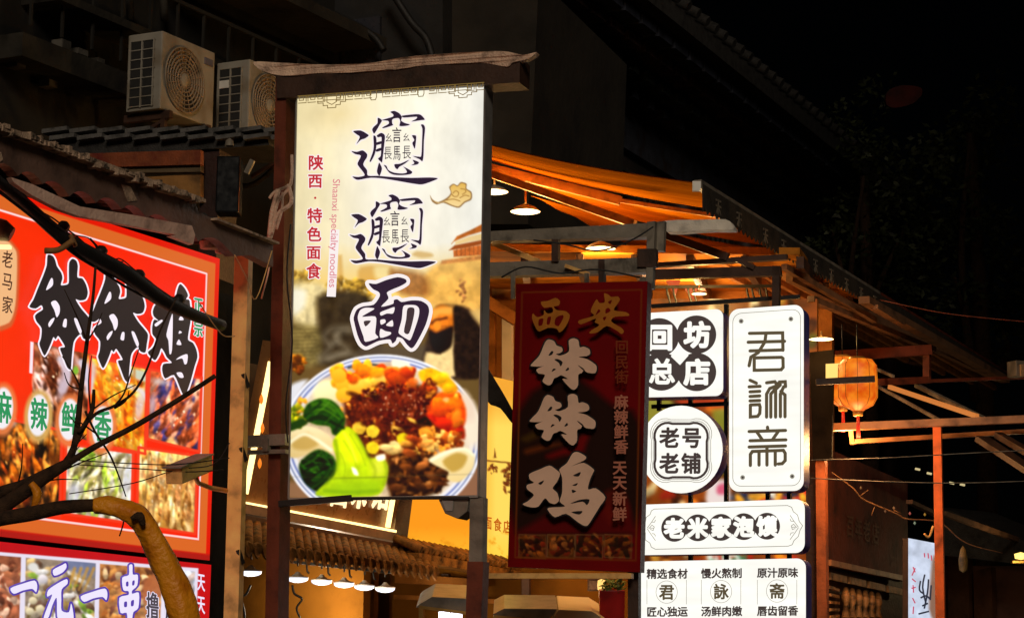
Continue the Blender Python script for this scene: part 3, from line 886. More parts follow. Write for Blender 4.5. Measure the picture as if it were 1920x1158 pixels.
for a, w_, c, al in (([(310, 545), (370, 500), (420, 450)], 4, (16, 46, 6), .8), ([(330, 575), (420, 560), (560, 620)], 5, (14, 40, 6), .8), ([(420, 440), (500, 480), (560, 560)], 4, (78, 128, 30), .7), ([(380, 530), (440, 480), (470, 450)], 3, (98, 146, 50), .6), ([(440, 590), (490, 540), (530, 500)], 3, (70, 120, 24), .6), ([(500, 640), (530, 600), (560, 560)], 4, (12, 36, 6), .7), ([(300, 860), (370, 820), (420, 770)], 4, (60, 108, 26), .7), ([(330, 960), (400, 900), (480, 860)], 4, (8, 26, 4), .8), ([(360, 1000), (420, 960), (470, 900)], 3, (56, 100, 26), .6), ([(300, 900), (350, 870), (400, 850)], 3, (8, 26, 4), .8), ([(420, 800), (460, 830), (480, 880)], 3, (64, 112, 30), .6)):
    cv.stroke(q3(a), w_, c, 1.8, al)
cv.poly(q3([(610, 870), (640, 880), (655, 920), (625, 915)]), (255, 255, 240), 2)
cv.poly(q3([(765, 800), (820, 785), (825, 820), (780, 830)]), (255, 250, 226), 2)
cv.blobs(8, inell(*Q3(590, 470), 14, 24), [(200, 90, 30), (236, 150, 60)], 1.5, 3, rng)
cv.stroke(q3([(205, 930), (600, 936), (1425, 912)]), 1.2, (120, 110, 90), 0.8, 0.45, sm=0)
cv.blur(2, np.clip((Y - 480) / 20, 0, 1))
lowr = np.clip((Y - 500) / 50, 0, 1)[..., None]
lum = cv.C.mean(-1, keepdims=True)
cv.C += lowr * ((lum - 128) * 0.20 + (cv.C - lum) * 0.22)
cv.C = np.clip(cv.C, 4, 255)
# the face is brightest in its middle: lamps sit inside the box
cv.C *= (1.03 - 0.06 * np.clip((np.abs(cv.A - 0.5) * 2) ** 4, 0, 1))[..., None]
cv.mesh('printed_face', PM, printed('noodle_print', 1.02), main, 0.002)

# ---- lettering
pr = Print(PM, 0.0045)
b7 = lambda pts: rp(pts, 640, 195, 7.24)
BIANG = [
 [(160, 370), (260, 360), (340, 400), (372, 430), (320, 470), (262, 490), (205, 545), (250, 450), (205, 412)],
 [(135, 640), (210, 650), (290, 630), (350, 680), (345, 730), (312, 780), (300, 830), (350, 900), (362, 972), (500, 975), (700, 992), (950, 1002), (1200, 997), (1312, 1010), (1230, 1050), (1100, 1092), (980, 1082), (750, 1042), (560, 1012), (400, 1002), (240, 1030), (190, 1020), (150, 985), (230, 990), (312, 972), (300, 930), (225, 832), (225, 790), (265, 702), (190, 682)],
 [(495, 188), (552, 222), (520, 285), (462, 385), (440, 402), (418, 350), (440, 310), (490, 262)],
 [(665, 110), (720, 95), (790, 130), (822, 180), (812, 225), (860, 258), (932, 280), (880, 298), (790, 300), (800, 240), (780, 195), (720, 198), (690, 218), (692, 265), (702, 288), (640, 312), (572, 330), (558, 318), (642, 270), (632, 230), (545, 222), (640, 192), (702, 170), (702, 140)],
 [(825, 160), (1000, 140), (1070, 145), (1112, 180), (1132, 215), (1080, 222), (950, 240), (1012, 205), (1020, 175), (850, 186)],
 [(435, 432), (472, 450), (478, 560), (455, 680), (402, 782), (384, 772), (428, 650), (440, 560)],
 [(480, 430), (540, 393), (592, 430), (582, 560), (556, 780), (545, 792), (498, 742), (535, 702), (540, 560), (545, 452), (500, 454)],
 [(460, 530), (545, 505), (545, 540), (465, 560)], [(470, 620), (545, 592), (545, 628), (480, 650)],
 [(958, 428), (1012, 430), (1016, 480), (1000, 602), (985, 590), (963, 530), (990, 490)],
 [(1080, 285), (1112, 280), (1137, 330), (1122, 500), (1116, 700), (1100, 778), (1060, 750), (968, 708), (1050, 715), (1085, 700), (1095, 500), (1100, 340)],
 [(510, 800), (530, 820), (552, 880), (522, 972), (500, 960), (483, 910)],
 [(575, 828), (612, 840), (642, 898), (720, 933), (830, 943), (890, 928), (868, 880), (838, 850), (900, 878), (962, 920), (940, 952), (830, 967), (720, 962), (650, 932), (598, 862)],
 [(722, 818), (800, 810), (922, 758), (860, 812), (790, 852), (760, 887), (728, 860)],
 [(968, 758), (1052, 790), (1030, 822), (948, 832), (990, 805)]]
SH = [(0, 0), (-3.6, 156.5)]
for sx, sy in SH:
    for p in BIANG:
        pr.border([(u + sx, v + sy) for u, v in b7(p)], 2.6, 1, sm=1)
for sx, sy in SH:
    for p in BIANG:
        pr.fill([(u + sx, v + sy) for u, v in b7(p)], 0, 3)
    for ch, x0, x1, y0, y1, bo in (('言', 690, 815, 320, 520, .012), ('幺', 595, 695, 400, 520, .0), ('幺', 835, 930, 395, 510, .0), ('長', 575, 685, 575, 752, .0), ('馬', 705, 805, 560, 762, .008), ('長', 828, 945, 560, 745, .0)):
        cxy = b7([((x0 + x1) / 2, (y0 + y1) / 2)])[0]
        pr.text(ch, cxy[0] + sx, cxy[1] + sy, (x1 - x0) / 7.24 * 1.08, (y1 - y0) / 7.24 * 1.08, 0, bo)
m7 = lambda pts: rp(pts, 640, 510, 7.24)
MIAN = [(370, 152), (470, 160), (600, 110), (760, 68), (870, 95), (882, 140), (800, 190), (680, 240), (618, 280), (640, 360), (540, 468), (700, 430), (712, 380), (760, 368), (820, 405), (950, 383), (1080, 390), (1172, 450), (1192, 540), (1150, 700), (1080, 850), (1000, 992), (950, 1032), (890, 980), (830, 902), (760, 882), (740, 930), (692, 968), (660, 912), (510, 932), (400, 982), (330, 1008), (268, 960), (218, 850), (175, 680), (168, 610), (210, 508), (300, 463), (440, 440), (520, 330), (508, 270), (430, 230)]
MH = [[(228, 580), (260, 512), (330, 482), (442, 490), (430, 512), (312, 580), (290, 606), (460, 600), (472, 700), (460, 830), (500, 888), (330, 945), (300, 870), (260, 760), (225, 640)],
      [(540, 590), (530, 545), (640, 500), (722, 475), (702, 560), (620, 560)], [(530, 650), (590, 640), (600, 680), (540, 712)],
      [(608, 712), (692, 650), (702, 732), (640, 732)], [(530, 770), (600, 800), (672, 815), (660, 850), (530, 890)],
      [(840, 470), (900, 445), (1010, 450), (1056, 500), (1050, 600), (1000, 760), (940, 912), (900, 912), (790, 840), (780, 790), (820, 640)]]
pr.border(m7(MIAN), 6.8, 1, sm=2)
pr.fill(m7(MIAN), 0)
for h in MH: pr.fill(m7(h), 1)
pr.fill(m7([(900, 490), (990, 490), (980, 620), (920, 830), (850, 810), (880, 640)]), 5)
pr.fill(m7([(305, 665), (402, 660), (330, 737)]), 5)
# red characters down the left edge
for st, u, v, w, h in (('陕', 592, 305, 29, 29), ('西', 591, 339, 28, 28), ('特', 590, 404, 29, 29), ('色', 589, 439, 28, 29), ('面', 588, 473, 28, 27), ('食', 588, 508, 28, 30)):
    pr.text(st, u, v, w, h, 1, 0.085)
for st, u, v, w, h in (('陕', 592, 305, 29, 29), ('西', 591, 339, 28, 28), ('特', 590, 404, 29, 29), ('色', 589, 439, 28, 29), ('面', 588, 473, 28, 27), ('食', 588, 508, 28, 30)):
    pr.text(st, u, v, w, h, 2, 0.026)
pr.dots([(591, 371)], 4.5, 2)
L_ = math.hypot(8, 222)
exv, eyv = (-8 / L_, 222 / L_), (-1, -0.03)
pr.line([(628, 430), (621, 556)], 17, 1)
pr.run('Shaanxi specialty noodles', 624.5, 335, 19.2, 3, 0.004, exv, eyv, 1.04)
# fret border along the top
def top_at(u, dv): return (u, 178 - (u - 557) * 26 / 353 + dv)
def fr(u, w=1.5, fl=1):
    a = [(0, 14), (0, 3), (13, 3), (13, 11), (5, 11), (5, 7), (9, 7)]
    pr.line([top_at(u + (x if fl > 0 else 14 - x), y) for x, y in a], w, 4)
u = 560
i = 0
while u < 905:
    near = min((abs(u + 8 - c), c) for c in (622, 700, 789, 868))
    if near[0] > 9:
        fr(u, fl=1 if i % 2 else -1)
        pr.line([top_at(u - 1, 16), top_at(u + 15, 16)], 1.5, 4)
    u += 17.5; i += 1
for c, W, H in ((622, 26, 29), (868, 26, 28)):
    pr.line([top_at(c - W, 14), top_at(c - W, 19), top_at(c - W * .62, 19), top_at(c - W * .62, 24), top_at(c - W * .3, 24), top_at(c - W * .3, H), top_at(c + W * .3, H), top_at(c + W * .3, 24), top_at(c + W * .62, 24), top_at(c + W * .62, 19), top_at(c + W, 19), top_at(c + W, 14)], 1.5, 4)
    pr.line([top_at(c - 9, 6), top_at(c - 9, 18), top_at(c, 23), top_at(c + 9, 18), top_at(c + 9, 6), top_at(c - 9, 6)], 1.5, 4)
    pr.line([top_at(c - 16, 4), top_at(c - 16, 14), top_at(c + 16, 14), top_at(c + 16, 4)], 1.5, 4)
for c in (700, 789):
    pr.line([top_at(c - 6, 3), top_at(c - 6, 15), top_at(c - 4, 20), top_at(c + 4, 20), top_at(c + 6, 15), top_at(c + 6, 3)], 1.5, 4)
pr.line([top_at(558, 2.5), top_at(908, 2.5)], 1.4, 4)
pr.build('lettering', [INK_NAVY, INK_HALO, INK_RED, INK_PINK, INK_BROWN, emit('shadow_ink', (62, 48, 52), 1.0)], main)

# ---- frame
frame = thing('sign_gantry', PM.hit(520, 1400), 'brown steel post and top beam carrying the tall noodle sign', 'sign frame')
PF = PM.shift(0.02)
mb = MB()
mb.prism([PF.hit(u, v) for u, v in [(517, 138), (537, 137), (521, 1158), (497, 1158)]], BK * 0.13)
lo = PF.hit(509, 1158)
mb.box((lo.x - 0.0, lo.y + 0.06, lo.z / 2 - 0.02), 0.075, 0.12, lo.z - 0.05, rz=math.atan2(PM.n.x, -PM.n.y))
mb.build('post', M['steel_brown'], frame)
mb = MB()
mb.prism([PF.hit(u, v, 0.02) for u, v in [(518, 140), (975, 108), (974, 155), (912, 158), (556, 182), (519, 184)]], BK * 0.16)
mb.build('top_beam', M['steel_dark'], frame)
mb = MB()
mb.prism([PM.hit(u, v, -0.005) for u, v in [(881, 934), (906, 932), (904, 1052), (879, 1052)]], BK * 0.07)
mb.build('side_post', M['steel_grey'], frame)
mb = MB()
mb.prism([PM.hit(u, v, 0.0) for u, v in [(876, 1052), (906, 1052), (902, 1160), (873, 1160)]], BK * 0.09)
lo = PM.hit(888, 1160)
mb.box((lo.x, lo.y + 0.045, lo.z / 2), 0.08, 0.09, lo.z, rz=math.atan2(PM.n.x, -PM.n.y))
mb.build('side_post_base', M['steel_brown'], frame)
mb = MB()
mb.bar(PM.hit(524, 944, 0.01), PM.hit(660, 933, 0.0), 0.03, 0.03)
mb.bar(PM.hit(660, 934, 0.0), PM.hit(880, 933, 0.0), 0.02, 0.012)
mb.build('lower_rail', M['black'], frame)
mb = MB()
mb.bar(PM.hit(450, 828, 0.05), PM.hit(538, 824, 0.05), 0.05, 0.055)
mb.bar(PM.hit(452, 848, 0.05), PM.hit(538, 846, 0.05), 0.04, 0.02)
mb.bar(PM.hit(500, 822, 0.07), PM.hit(500, 846, 0.07), 0.03, 0.03)
mb.build('clamp', M['steel_grey'], frame)

# dusty plastic sheet lying along the top beam
mb = MB()
sp = smooth([(476, 116), (530, 118), (600, 121), (690, 119), (760, 107), (850, 100), (940, 96), (980, 103), (1006, 98), (990, 110), (962, 117), (950, 125), (900, 118), (800, 122), (720, 133), (600, 138), (530, 142), (490, 132)], 4)
mb.prism([PF.hit(u, v, 0.026 + 0.006 * math.sin(u * 0.06)) for u, v in sp], BK * 0.05)
tag(mb.build('plastic_sheet', M['sheet']), 'crumpled tan plastic sheet draped along the top beam of the noodle sign', 'plastic sheet')
# loose plastic strips on the post
mb = MB()
for pts, r in (([(547, 290), (545, 345), (520, 380), (512, 430), (506, 450)], 3), ([(540, 345), (546, 380), (522, 400), (508, 440)], 4), ([(522, 355), (510, 400), (505, 448)], 5), ([(506, 450), (505, 500), (490, 560)], 1.5), ([(538, 350), (515, 360), (505, 372)], 3), ([(530, 360), (528, 395), (518, 430)], 2.5)):
    tubepx(mb, pts, 10.78, r, 6, 4)
tag(mb.build('plastic_strap', M['sheet']), 'tangled strips of tan plastic tied round the brown sign post', 'strap')
# small floodlight under the sign
fl = thing('floodlight', at(850, 970, 11.0), 'grey floodlight under the right corner of the noodle sign', 'floodlight')
mb = MB()
mb.prism([PM.hit(u, v, -0.01) for u, v in [(822, 936), (879, 934), (876, 958), (858, 972), (834, 962)]], BK * 0.14)
mb.build('housing', M['steel_grey'], fl, bevel=0.004)
mb = MB()
mb.prism([PM.hit(u, v, -0.004) for u, v in [(828, 937), (850, 937), (848, 957), (836, 957)]], BK * 0.02)
mb.build('lens', M['casing_grey'], fl)

# ================================================================== RED SIGNS (left)
RC = [(-60, 334), (412, 485), (393, 1050), (-60, 998)]
PR = fit([(0, 354), (412, 485), (393, 1050), (0, 1004)], 9.9, -40, 40)
red = thing('lightbox_sign', PR.hit(200, 1030), 'large red backlit chicken skewer sign with fat black characters and food photos', 'sign')
mb = MB()
mb.prism([PR.hit(u, v) for u, v in RC], -PR.n * 0.14)
mb.build('casing', M['casing_red'], red)
cv = Canvas(*RC, 1.5, (255, 42, 12))
X, Y, A, B = cv.X, cv.Y, cv.A, cv.B
def edge_d():   # pixels in from right, top, bottom edges
    return (1 - A) * 472, B * (560), (1 - B) * 570
dr, dt, db = edge_d()
dt = B * 600
inn = np.minimum(np.minimum(dr * 1.6, dt), db)
n = fbm(X, Y, 50, 4)
cv.C[:] = np.array((252, 32, 8)); cv.C *= (1 + 0.08 * (n - 0.5))[..., None]
cv.C[..., 1] += 18 * np.clip((400 - X) / 400, 0, 1)
ob = np.clip((inn - 10) / 3, 0, 1) * (1 - np.clip((inn - 34) / 3, 0, 1))
cv.mix(ob, (222, 104, 38))
eb = 1 - np.clip((inn - 10) / 3, 0, 1)
cv.mix(eb * 0.9, (226, 24, 6))
# deeper red at the lower edge band
cv.mix(np.clip((14 - db) / 6, 0, 1), (176, 26, 20))
wl = np.clip(1.0 - np.abs(inn - 37.5) / 2.6, 0, 1)
cv.mix(np.clip(wl * 1.6, 0, 1), (255, 226, 226))
rng = random.Random(5)
PHOTOS = [
 ([(62, 640), (190, 668), (185, 830), (55, 800)], (120, 66, 40), [(150, 92, 60), (96, 50, 30), (190, 130, 100), (120, 60, 36), (206, 170, 160), (70, 38, 26)], 1.2, 0),
 ([(170, 668), (276, 690), (272, 850), (165, 828)], (232, 116, 24), [(250, 160, 40), (226, 96, 16), (246, 136, 30), (200, 80, 20), (255, 190, 90), (200, 160, 60)], 1.15, 1),
 ([(280, 692), (378, 708), (374, 846), (276, 822)], (170, 84, 50), [(220, 120, 80), (150, 70, 40), (230, 170, 140), (110, 54, 40), (240, 110, 60), (60, 60, 120)], 2.0, 2),
 ([(-60, 770), (116, 806), (112, 968), (-60, 940)], (96, 60, 36), [(216, 110, 30), (60, 44, 34), (160, 90, 40), (40, 32, 28), (236, 150, 60), (190, 80, 30)], 1.4, 3),
 ([(124, 832), (250, 848), (246, 980), (120, 962)], (214, 206, 200), [(150, 140, 70), (110, 100, 60), (226, 216, 190), (200, 190, 170), (170, 200, 60), (120, 110, 90), (236, 214, 170)], 1.9, 4),
 ([(260, 838), (370, 854), (366, 1000), (256, 984)], (170, 118, 56), [(206, 150, 70), (150, 96, 44), (226, 180, 110), (120, 76, 36), (190, 130, 80), (236, 206, 150)], 1.5, 5)]
C0 = cv.C.copy()
for quad, base, pal, rot, sd in PHOTOS:
    q = [(u + (2 if i in (0, 3) else -2), v) for i, (u, v) in enumerate(quad)]
    cv.poly(q, base, 1.2, 1, sm=0, tex=0.3, tsc=12)
    qs = [(u * 0.9 + sum(p[0] for p in q) / 40, v * 0.9 + sum(p[1] for p in q) / 40) for u, v in q]
    cv.blobs(46, inpoly(qs), pal, 6, 13, rng, (1.5, 3.4), rot=rot, soft=3.5, hl=0.3)
    cv.blobs(150, inpoly(qs), pal, 1.6, 5, rng, (1.5, 5), rot=rot, soft=1.6, hl=0.3, alpha=0.8)
    cv.blobs(16, inpoly(qs), [(255, 226, 190), (240, 200, 160)] if sd != 3 else [(255, 180, 90), (30, 26, 24)], 0.8, 2.0, rng, (1, 2.5), rot=rot, soft=0.9, hl=0)
cv.blur(1)
lum = cv.C.mean(-1, keepdims=True); cv.C = np.clip(128 + (lum - 118) * 1.35 + (cv.C - lum) * 1.3, 8, 255)
cv.clip([p[0] for p in PHOTOS], C0)
# white plates and greens inside some pictures
cv.stroke(rp([(390, 660), (430, 760), (400, 850)], 0, 480, 3.406), 14, (232, 222, 240), 3, 0.85)
cv.stroke(rp([(520, 680), (570, 780), (570, 860)], 0, 480, 3.406), 14, (226, 220, 240), 3, 0.85)
for cx, cy, rx_, ry_, c in ((166, 700, 14, 26, (226, 214, 232)), (118, 720, 9, 30, (206, 180, 190)), (262, 760, 9, 30, (240, 226, 230)), (140, 860, 12, 14, (230, 226, 236)), (138, 930, 12, 26, (222, 220, 236)), (238, 900, 8, 30, (214, 212, 220)), (286, 760, 6, 22, (226, 196, 206)), (300, 715, 16, 6, (214, 200, 196)), (20, 790, 10, 10, (226, 216, 226))):
    cv.ell(cx, cy, rx_, ry_, c, 0.15, 4, 0.75)
cv.ell(142, 694, 5, 8, (130, 190, 50), 0, 2)
cv.poly(rp([(840, 720), (940, 740), (940, 800), (860, 780)], 0, 480, 3.406), (206, 226, 206), 3, 0.9)
cv.stroke(rp([(820, 830), (900, 860), (940, 920)], 0, 480, 3.406), 9, (240, 228, 230), 3, 0.85)
for i in range(5):
    cv.stroke([(280 + i * 18, 850), (268 + i * 17, 985)], 3.5, rng.choice([(226, 190, 120), (150, 100, 50), (210, 160, 80)]), 1.6, 0.6)
for i in range(4):
    cv.stroke([(192 + i * 20, 690), (184 + i * 22, 830)], 5, rng.choice([(255, 176, 50), (236, 120, 20), (210, 110, 30)]), 2, 0.6)
cv.blobs(14, inell(165, 850, 14, 14), [(130, 170, 40), (170, 200, 70)], 2, 5, rng)
for quad, *_ in PHOTOS[1:]:
    for i in range(4):
        cv.stroke([quad[i], quad[(i + 1) % 4]], 5, (248, 60, 30), 1.2, 1, sm=0)
cv.poly([(57, 640), (63, 641), (61, 700), (55, 699)], (255, 236, 244), 1, 1, sm=0)
# tan tag with a shop name at the left
cv.poly([(-40, 442), (12, 446), (30, 462), (37, 480), (35, 560), (28, 598), (14, 616), (-40, 614)], (214, 96, 48), 2.5)
cv.poly([(-40, 447), (10, 451), (26, 464), (32, 482), (30, 558), (24, 592), (10, 608), (-40, 606)], (244, 186, 130), 1.5)
# round tokens
TOK = [(5, 765), (72, 778), (130, 786), (192, 800)]
for cx, cy in TOK:
    cv.ell(cx, cy + 2, 27, 50, (240, 130, 70) if cx != 72 else (222, 176, 96), 0.05, 3, 0.9)
for cx, cy in TOK:
    cv.ell(cx, cy, 19.5, 39, (246, 240, 244), 0.05, 1.5)
cv.mesh('printed_face', PR, printed('skewer_print', 1.0), red, 0.002)

pr = Print(PR, 0.0045)
g1 = lambda pts: rp(pts, 40, 470, 4.826)
BO = [(238, 38), (285, 48), (308, 90), (322, 140), (362, 200), (372, 250), (357, 308), (390, 310), (428, 293), (430, 200), (433, 110), (460, 73), (497, 90), (512, 140), (507, 238), (552, 250), (587, 310), (602, 380), (582, 438), (530, 450), (492, 440), (540, 520), (600, 590), (632, 640), (622, 720), (607, 802), (560, 792), (540, 752), (500, 782), (472, 832), (457, 960), (447, 1072), (413, 1050), (378, 960), (350, 880), (395, 868), (350, 788), (330, 770), (310, 800), (290, 780), (270, 830), (240, 900), (210, 947), (183, 900), (163, 840), (178, 790), (183, 700), (138, 640), (123, 590), (150, 560), (195, 530), (180, 492), (130, 522), (73, 505), (110, 440), (150, 340), (200, 220), (230, 130)]
BOH = [[(268, 250), (286, 260), (285, 310), (252, 342), (223, 352)], [(268, 470), (310, 450), (346, 500), (346, 560), (320, 602), (300, 540)], [(300, 605), (290, 640), (255, 690), (244, 660), (270, 620)], [(388, 620), (411, 620), (406, 690), (374, 680)], [(478, 610), (506, 620), (546, 720), (530, 750), (490, 660)]]
JI = [(380, 108), (420, 150), (447, 210), (430, 245), (462, 260), (472, 420), (457, 520), (447, 610), (492, 640), (522, 700), (532, 770), (507, 850), (472, 980), (432, 1092), (405, 1112), (375, 1050), (320, 930), (240, 962), (213, 890), (225, 830), (300, 820), (255, 770), (235, 730), (205, 688), (185, 740), (150, 797), (115, 770), (83, 725), (120, 690), (150, 640), (155, 600), (125, 560), (123, 490), (140, 430), (180, 440), (138, 400), (128, 360), (138, 320), (160, 290), (230, 273), (300, 300), (338, 230), (343, 190), (360, 130)]
JIH = [[(145, 470), (205, 430), (216, 445), (160, 492)], [(300, 385), (309, 420), (302, 700), (280, 740), (270, 620), (252, 560)], [(385, 393), (407, 432), (363, 432)], [(370, 530), (392, 545), (363, 557)], [(365, 608), (387, 657), (343, 652)], [(338, 792), (380, 760), (442, 743), (437, 822), (415, 832), (395, 780)], [(343, 910), (390, 908), (407, 952), (370, 952)]]
g3 = lambda pts: rp(pts, 260, 510, 4.829)
bo1 = g1(BO); bo1h = [g1(h) for h in BOH]
mv = lambda p: [((u - 44) * 0.965 + 155, (v - 575) * 0.985 + 600 ) for u, v in p]
W3 = 3.0
for p in (bo1, mv(bo1), g3(JI)): pr.border(p, W3, 1, sm=2)
for p in (bo1, mv(bo1), g3(JI)): pr.fill(p, 0)
for h in bo1h + [mv(h) for h in bo1h] + [g3(h) for h in JIH]: pr.fill(h, 1)
sk = ((1, 0.1), (-0.04, 1))
for ch, (cx, cy) in zip('麻辣鲜香', TOK):
    pr.text(ch, cx + 1, cy - 2, 32, 62, 2, 0.035, ex=(1, 0.16), ey=(-0.03, 1))
for ch, v in (('正', 573), ('宗', 615)):
    pr.text(ch, 372, v, 17, 34, 1, 0.11, ex=(1, 0.2))
    pr.text(ch, 372, v, 17, 34, 2, 0.05, ex=(1, 0.2))
for ch, v in (('老', 486), ('马', 527), ('家', 571)):
    pr.text(ch, 14, v, 21, 34, 3, 0.012, ex=(1, 0.2), ey=(-0.06, 1))
pr.build('lettering', [INK_BLACK, INK_WHITE, INK_GREEN, emit('brown_film', (70, 36, 24), 1.0)], red)

# ---- lower sign
LC = [(-60, 1008), (396, 1058), (388, 1260), (-60, 1250)]
PL2 = PR.shift(0.03)
low = thing('lightbox_sign', PL2.hit(200, 1255), 'red and white backlit skewer price sign below the big red chicken sign', 'sign')
mb = MB()
mb.prism([PL2.hit(u, v) for u, v in LC], -PL2.n * 0.16)
mb.build('casing', M['casing_red'], low)
cv = Canvas(*LC, 1.5, (196, 18, 26))
X, Y = cv.X, cv.Y
cv.C *= (1 + 0.12 * (fbm(X, Y, 40, 8) - 0.5))[..., None]
cv.mix(np.clip((X - 300) / 80, 0, 1) * 0.5, (214, 10, 10))
def lt(u, dv): return (u, 1034 + u * (1064 - 1034) / 366 + dv)
cv.poly([lt(-60, 0), lt(372, 0), (364, 1262), (-60, 1262)], (236, 228, 246), 1, 1, sm=0)
rng = random.Random(8)
C0 = cv.C.copy()
FR = [[lt(a_, 6), lt(b_, 6), (b_ - 6, 1262), (a_ - 4, 1262)] for a_, b_ in ((-60, 40), (48, 180), (187, 304), (311, 366))]
for x0, x1, base, pal in ((-60, 40, (150, 84, 56), [(190, 110, 70), (120, 60, 40), (226, 180, 150), (160, 90, 60)]),
                          (48, 180, (150, 130, 110), [(190, 170, 140), (120, 90, 60), (226, 220, 214), (150, 120, 60), (100, 70, 50), (206, 170, 110), (120, 150, 50)]),
                          (187, 304, (180, 116, 60), [(206, 140, 70), (150, 84, 36), (226, 190, 140), (190, 110, 40), (120, 66, 40)]),
                          (311, 366, (206, 212, 226), [(226, 230, 240), (190, 196, 206), (170, 150, 140)])):
    cv.poly([lt(x0, 6), lt(x1, 6), (x1 - 6, 1262), (x0 - 4, 1262)], base, 1, 1, sm=0, tex=0.3, tsc=10)
    cv.blobs(130, inpoly([lt(x0 + 6, 14), lt(x1 - 6, 14), (x1 - 10, 1200), (x0 + 4, 1200)]), pal, 2.5, 7, rng, (1, 3), soft=1.3)
cv.ell(62, 1062, 10, 8, (232, 228, 222), 0, 2); cv.ell(80, 1085, 10, 9, (226, 216, 220), 0, 2, hl=0.2)
cv.poly([(120, 1046), (178, 1052), (176, 1080), (130, 1070)], (110, 124, 170), 5, 0.8)
for i in range(4):
    cv.stroke([(140 + i * 12, 1065), (128 + i * 10, 1105)], 6, (206, 150, 60), 2, 0.8, w2=3)
for x, y in ((62, 1125), (75, 1140), (56, 1145), (70, 1112)): cv.ell(x, y, 8, 7, (226, 210, 170), 0, 1.5, hl=0.2)
cv.poly([(270, 1090), (302, 1070), (300, 1120), (270, 1130)], (186, 104, 60), 3, 0.9)
cv.blur(1)
cv.clip(FR, C0)
cv.mesh('printed_face', PL2, printed('price_print', 0.98), low, 0.002)
pr = Print(PL2, 0.0045)
l4 = lambda pts: rp(pts, 0, 1030, 4.8)
YI = [(95, 345), (200, 305), (310, 275), (335, 320), (325, 380), (290, 350), (205, 365), (125, 395)]
YUAN1 = [(478, 180), (560, 135), (592, 120), (598, 160), (560, 205), (490, 232)]
YUAN2 = [(435, 360), (520, 300), (600, 262), (607, 305), (555, 355), (552, 450), (555, 545), (620, 560), (640, 480), (660, 570), (655, 640), (560, 650), (515, 600), (510, 430), (470, 500), (440, 600), (400, 640), (395, 600), (440, 480), (470, 400), (425, 420)]
CH1 = [(1100, 250), (1160, 225), (1162, 140), (1192, 135), (1195, 220), (1240, 225), (1235, 320), (1190, 365), (1192, 395), (1250, 385), (1245, 520), (1200, 560), (1185, 640), (1150, 640), (1140, 565), (1085, 565), (1075, 430), (1155, 405), (1155, 370), (1110, 360)]
def shl(p, dx, dy): return [(x + dx, y + dy) for x, y in p]
GL = [YI, YUAN1, YUAN2, shl(YI, 632, 72), CH1]
for p in GL: pr.border(l4(p), 3.6, 1, sm=2)
for p in GL: pr.fill(l4(p), 0)
for h in ([(1135, 290), (1155, 285), (1155, 325), (1135, 325)], [(1192, 280), (1212, 275), (1208, 315), (1190, 318)], [(1118, 470), (1142, 465), (1142, 510), (1118, 512)], [(1180, 460), (1205, 450), (1202, 500), (1180, 505)]):
    pr.fill(l4(h), 1)
for ch, u, v in (('撸', 286, 1134), ('起', 322, 1139)):
    pr.text(ch, u, v, 24, 52, 0, 0.09, ex=(1, 0.12)); pr.text(ch, u, v, 24, 52, 2, 0.035, ex=(1, 0.12))
for ch, v in (('天', 1090), ('天', 1132), ('新', 1174), ('鲜', 1216)):
    pr.text(ch, 377, v, 15, 36, 0, 0.03, ex=(1, 0.2))
pr.build('lettering', [INK_LAV, INK_PURPLE, emit('slate_film', (74, 68, 78), 1.0)], low)

# ---- building behind the red signs, its eave and tiles
lb = thing('shop_house', (-7.6, 5.5, 0), 'dark low shop house behind the red signs with a tiled eave', 'house')
xr = PR.hit(200, 700).x
mb = MB()
mb.box((xr - 1.2, 4.6, 1.7), 2.0, 9.5, 3.4)
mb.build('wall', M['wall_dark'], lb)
PE = PX(xr + 0.42)
mb = MB()
scal = []
topl = [(-60, 224), (0, 246), (120, 289), (366, 377), (372, 396), (400, 411), (512, 455)]
bot = [(512, 500), (470, 478), (440, 480)]
# scalloped lower edge
us = [(430, 470), (372, 452), (322, 425), (275, 410), (228, 392), (180, 380), (130, 368), (80, 345), (34, 330), (-14, 314), (-60, 300)]
for i in range(len(us) - 1):
    a, b = us[i], us[i + 1]
    for j in range(6):
        t = j / 6
        bot.append((a[0] + (b[0] - a[0]) * t, a[1] + (b[1] - a[1]) * t - 15 * math.sin(math.pi * t) ** 0.8))
bot.append(us[-1])
mb.prism([PE.hit(u, v) for u, v in topl + bot], Vector((-0.05, 0, 0)))
mb.build('fascia', M['fascia'], lb)
mb = MB()
for a, b in zip(topl[:3], topl[1:4]):
    mb.bar(PE.hit(*a) + Vector((0.01, 0, 0.0)), PE.hit(*b) + Vector((0.01, 0, 0.0)), 0.07, 0.022)
mb.bar(PE.hit(395, 411) + Vector((0.01, 0, 0)), PE.hit(512, 457) + Vector((0.01, 0, 0)), 0.05, 0.01)
rr = random.Random(2)
for i in range(46):   # crumbly bits along the edge
    t = i / 45
    p = PE.hit(-40 + 405 * t, 231.5 + 146 * t)
    mb.box(p + Vector((0.02, 0, rr.uniform(-0.012, 0.012))), 0.06, rr.uniform(0.01, 0.05), rr.uniform(0.008, 0.03), rz=rr.uniform(-.3, .3))
mb.build('eave_edge', M['mortar'], lb)
mb = MB()
mb.face([PE.hit(-60, 226), PE.hit(512, 457), PE.hit(512, 457) + Vector((-1.6, 0, 0.22)), PE.hit(-60, 226) + Vector((-1.6, 0, 0.22))])
for i in range(26):
    t = i / 25
    p = PE.hit(-60, 226).lerp(PE.hit(512, 457), t)
    mb.tube([p + Vector((-0.03, 0, 0)), p + Vector((-1.6, 0, 0.23))], 0.028, 6)
mb.build('roof', M['tile_dark'], lb)
mb = MB()
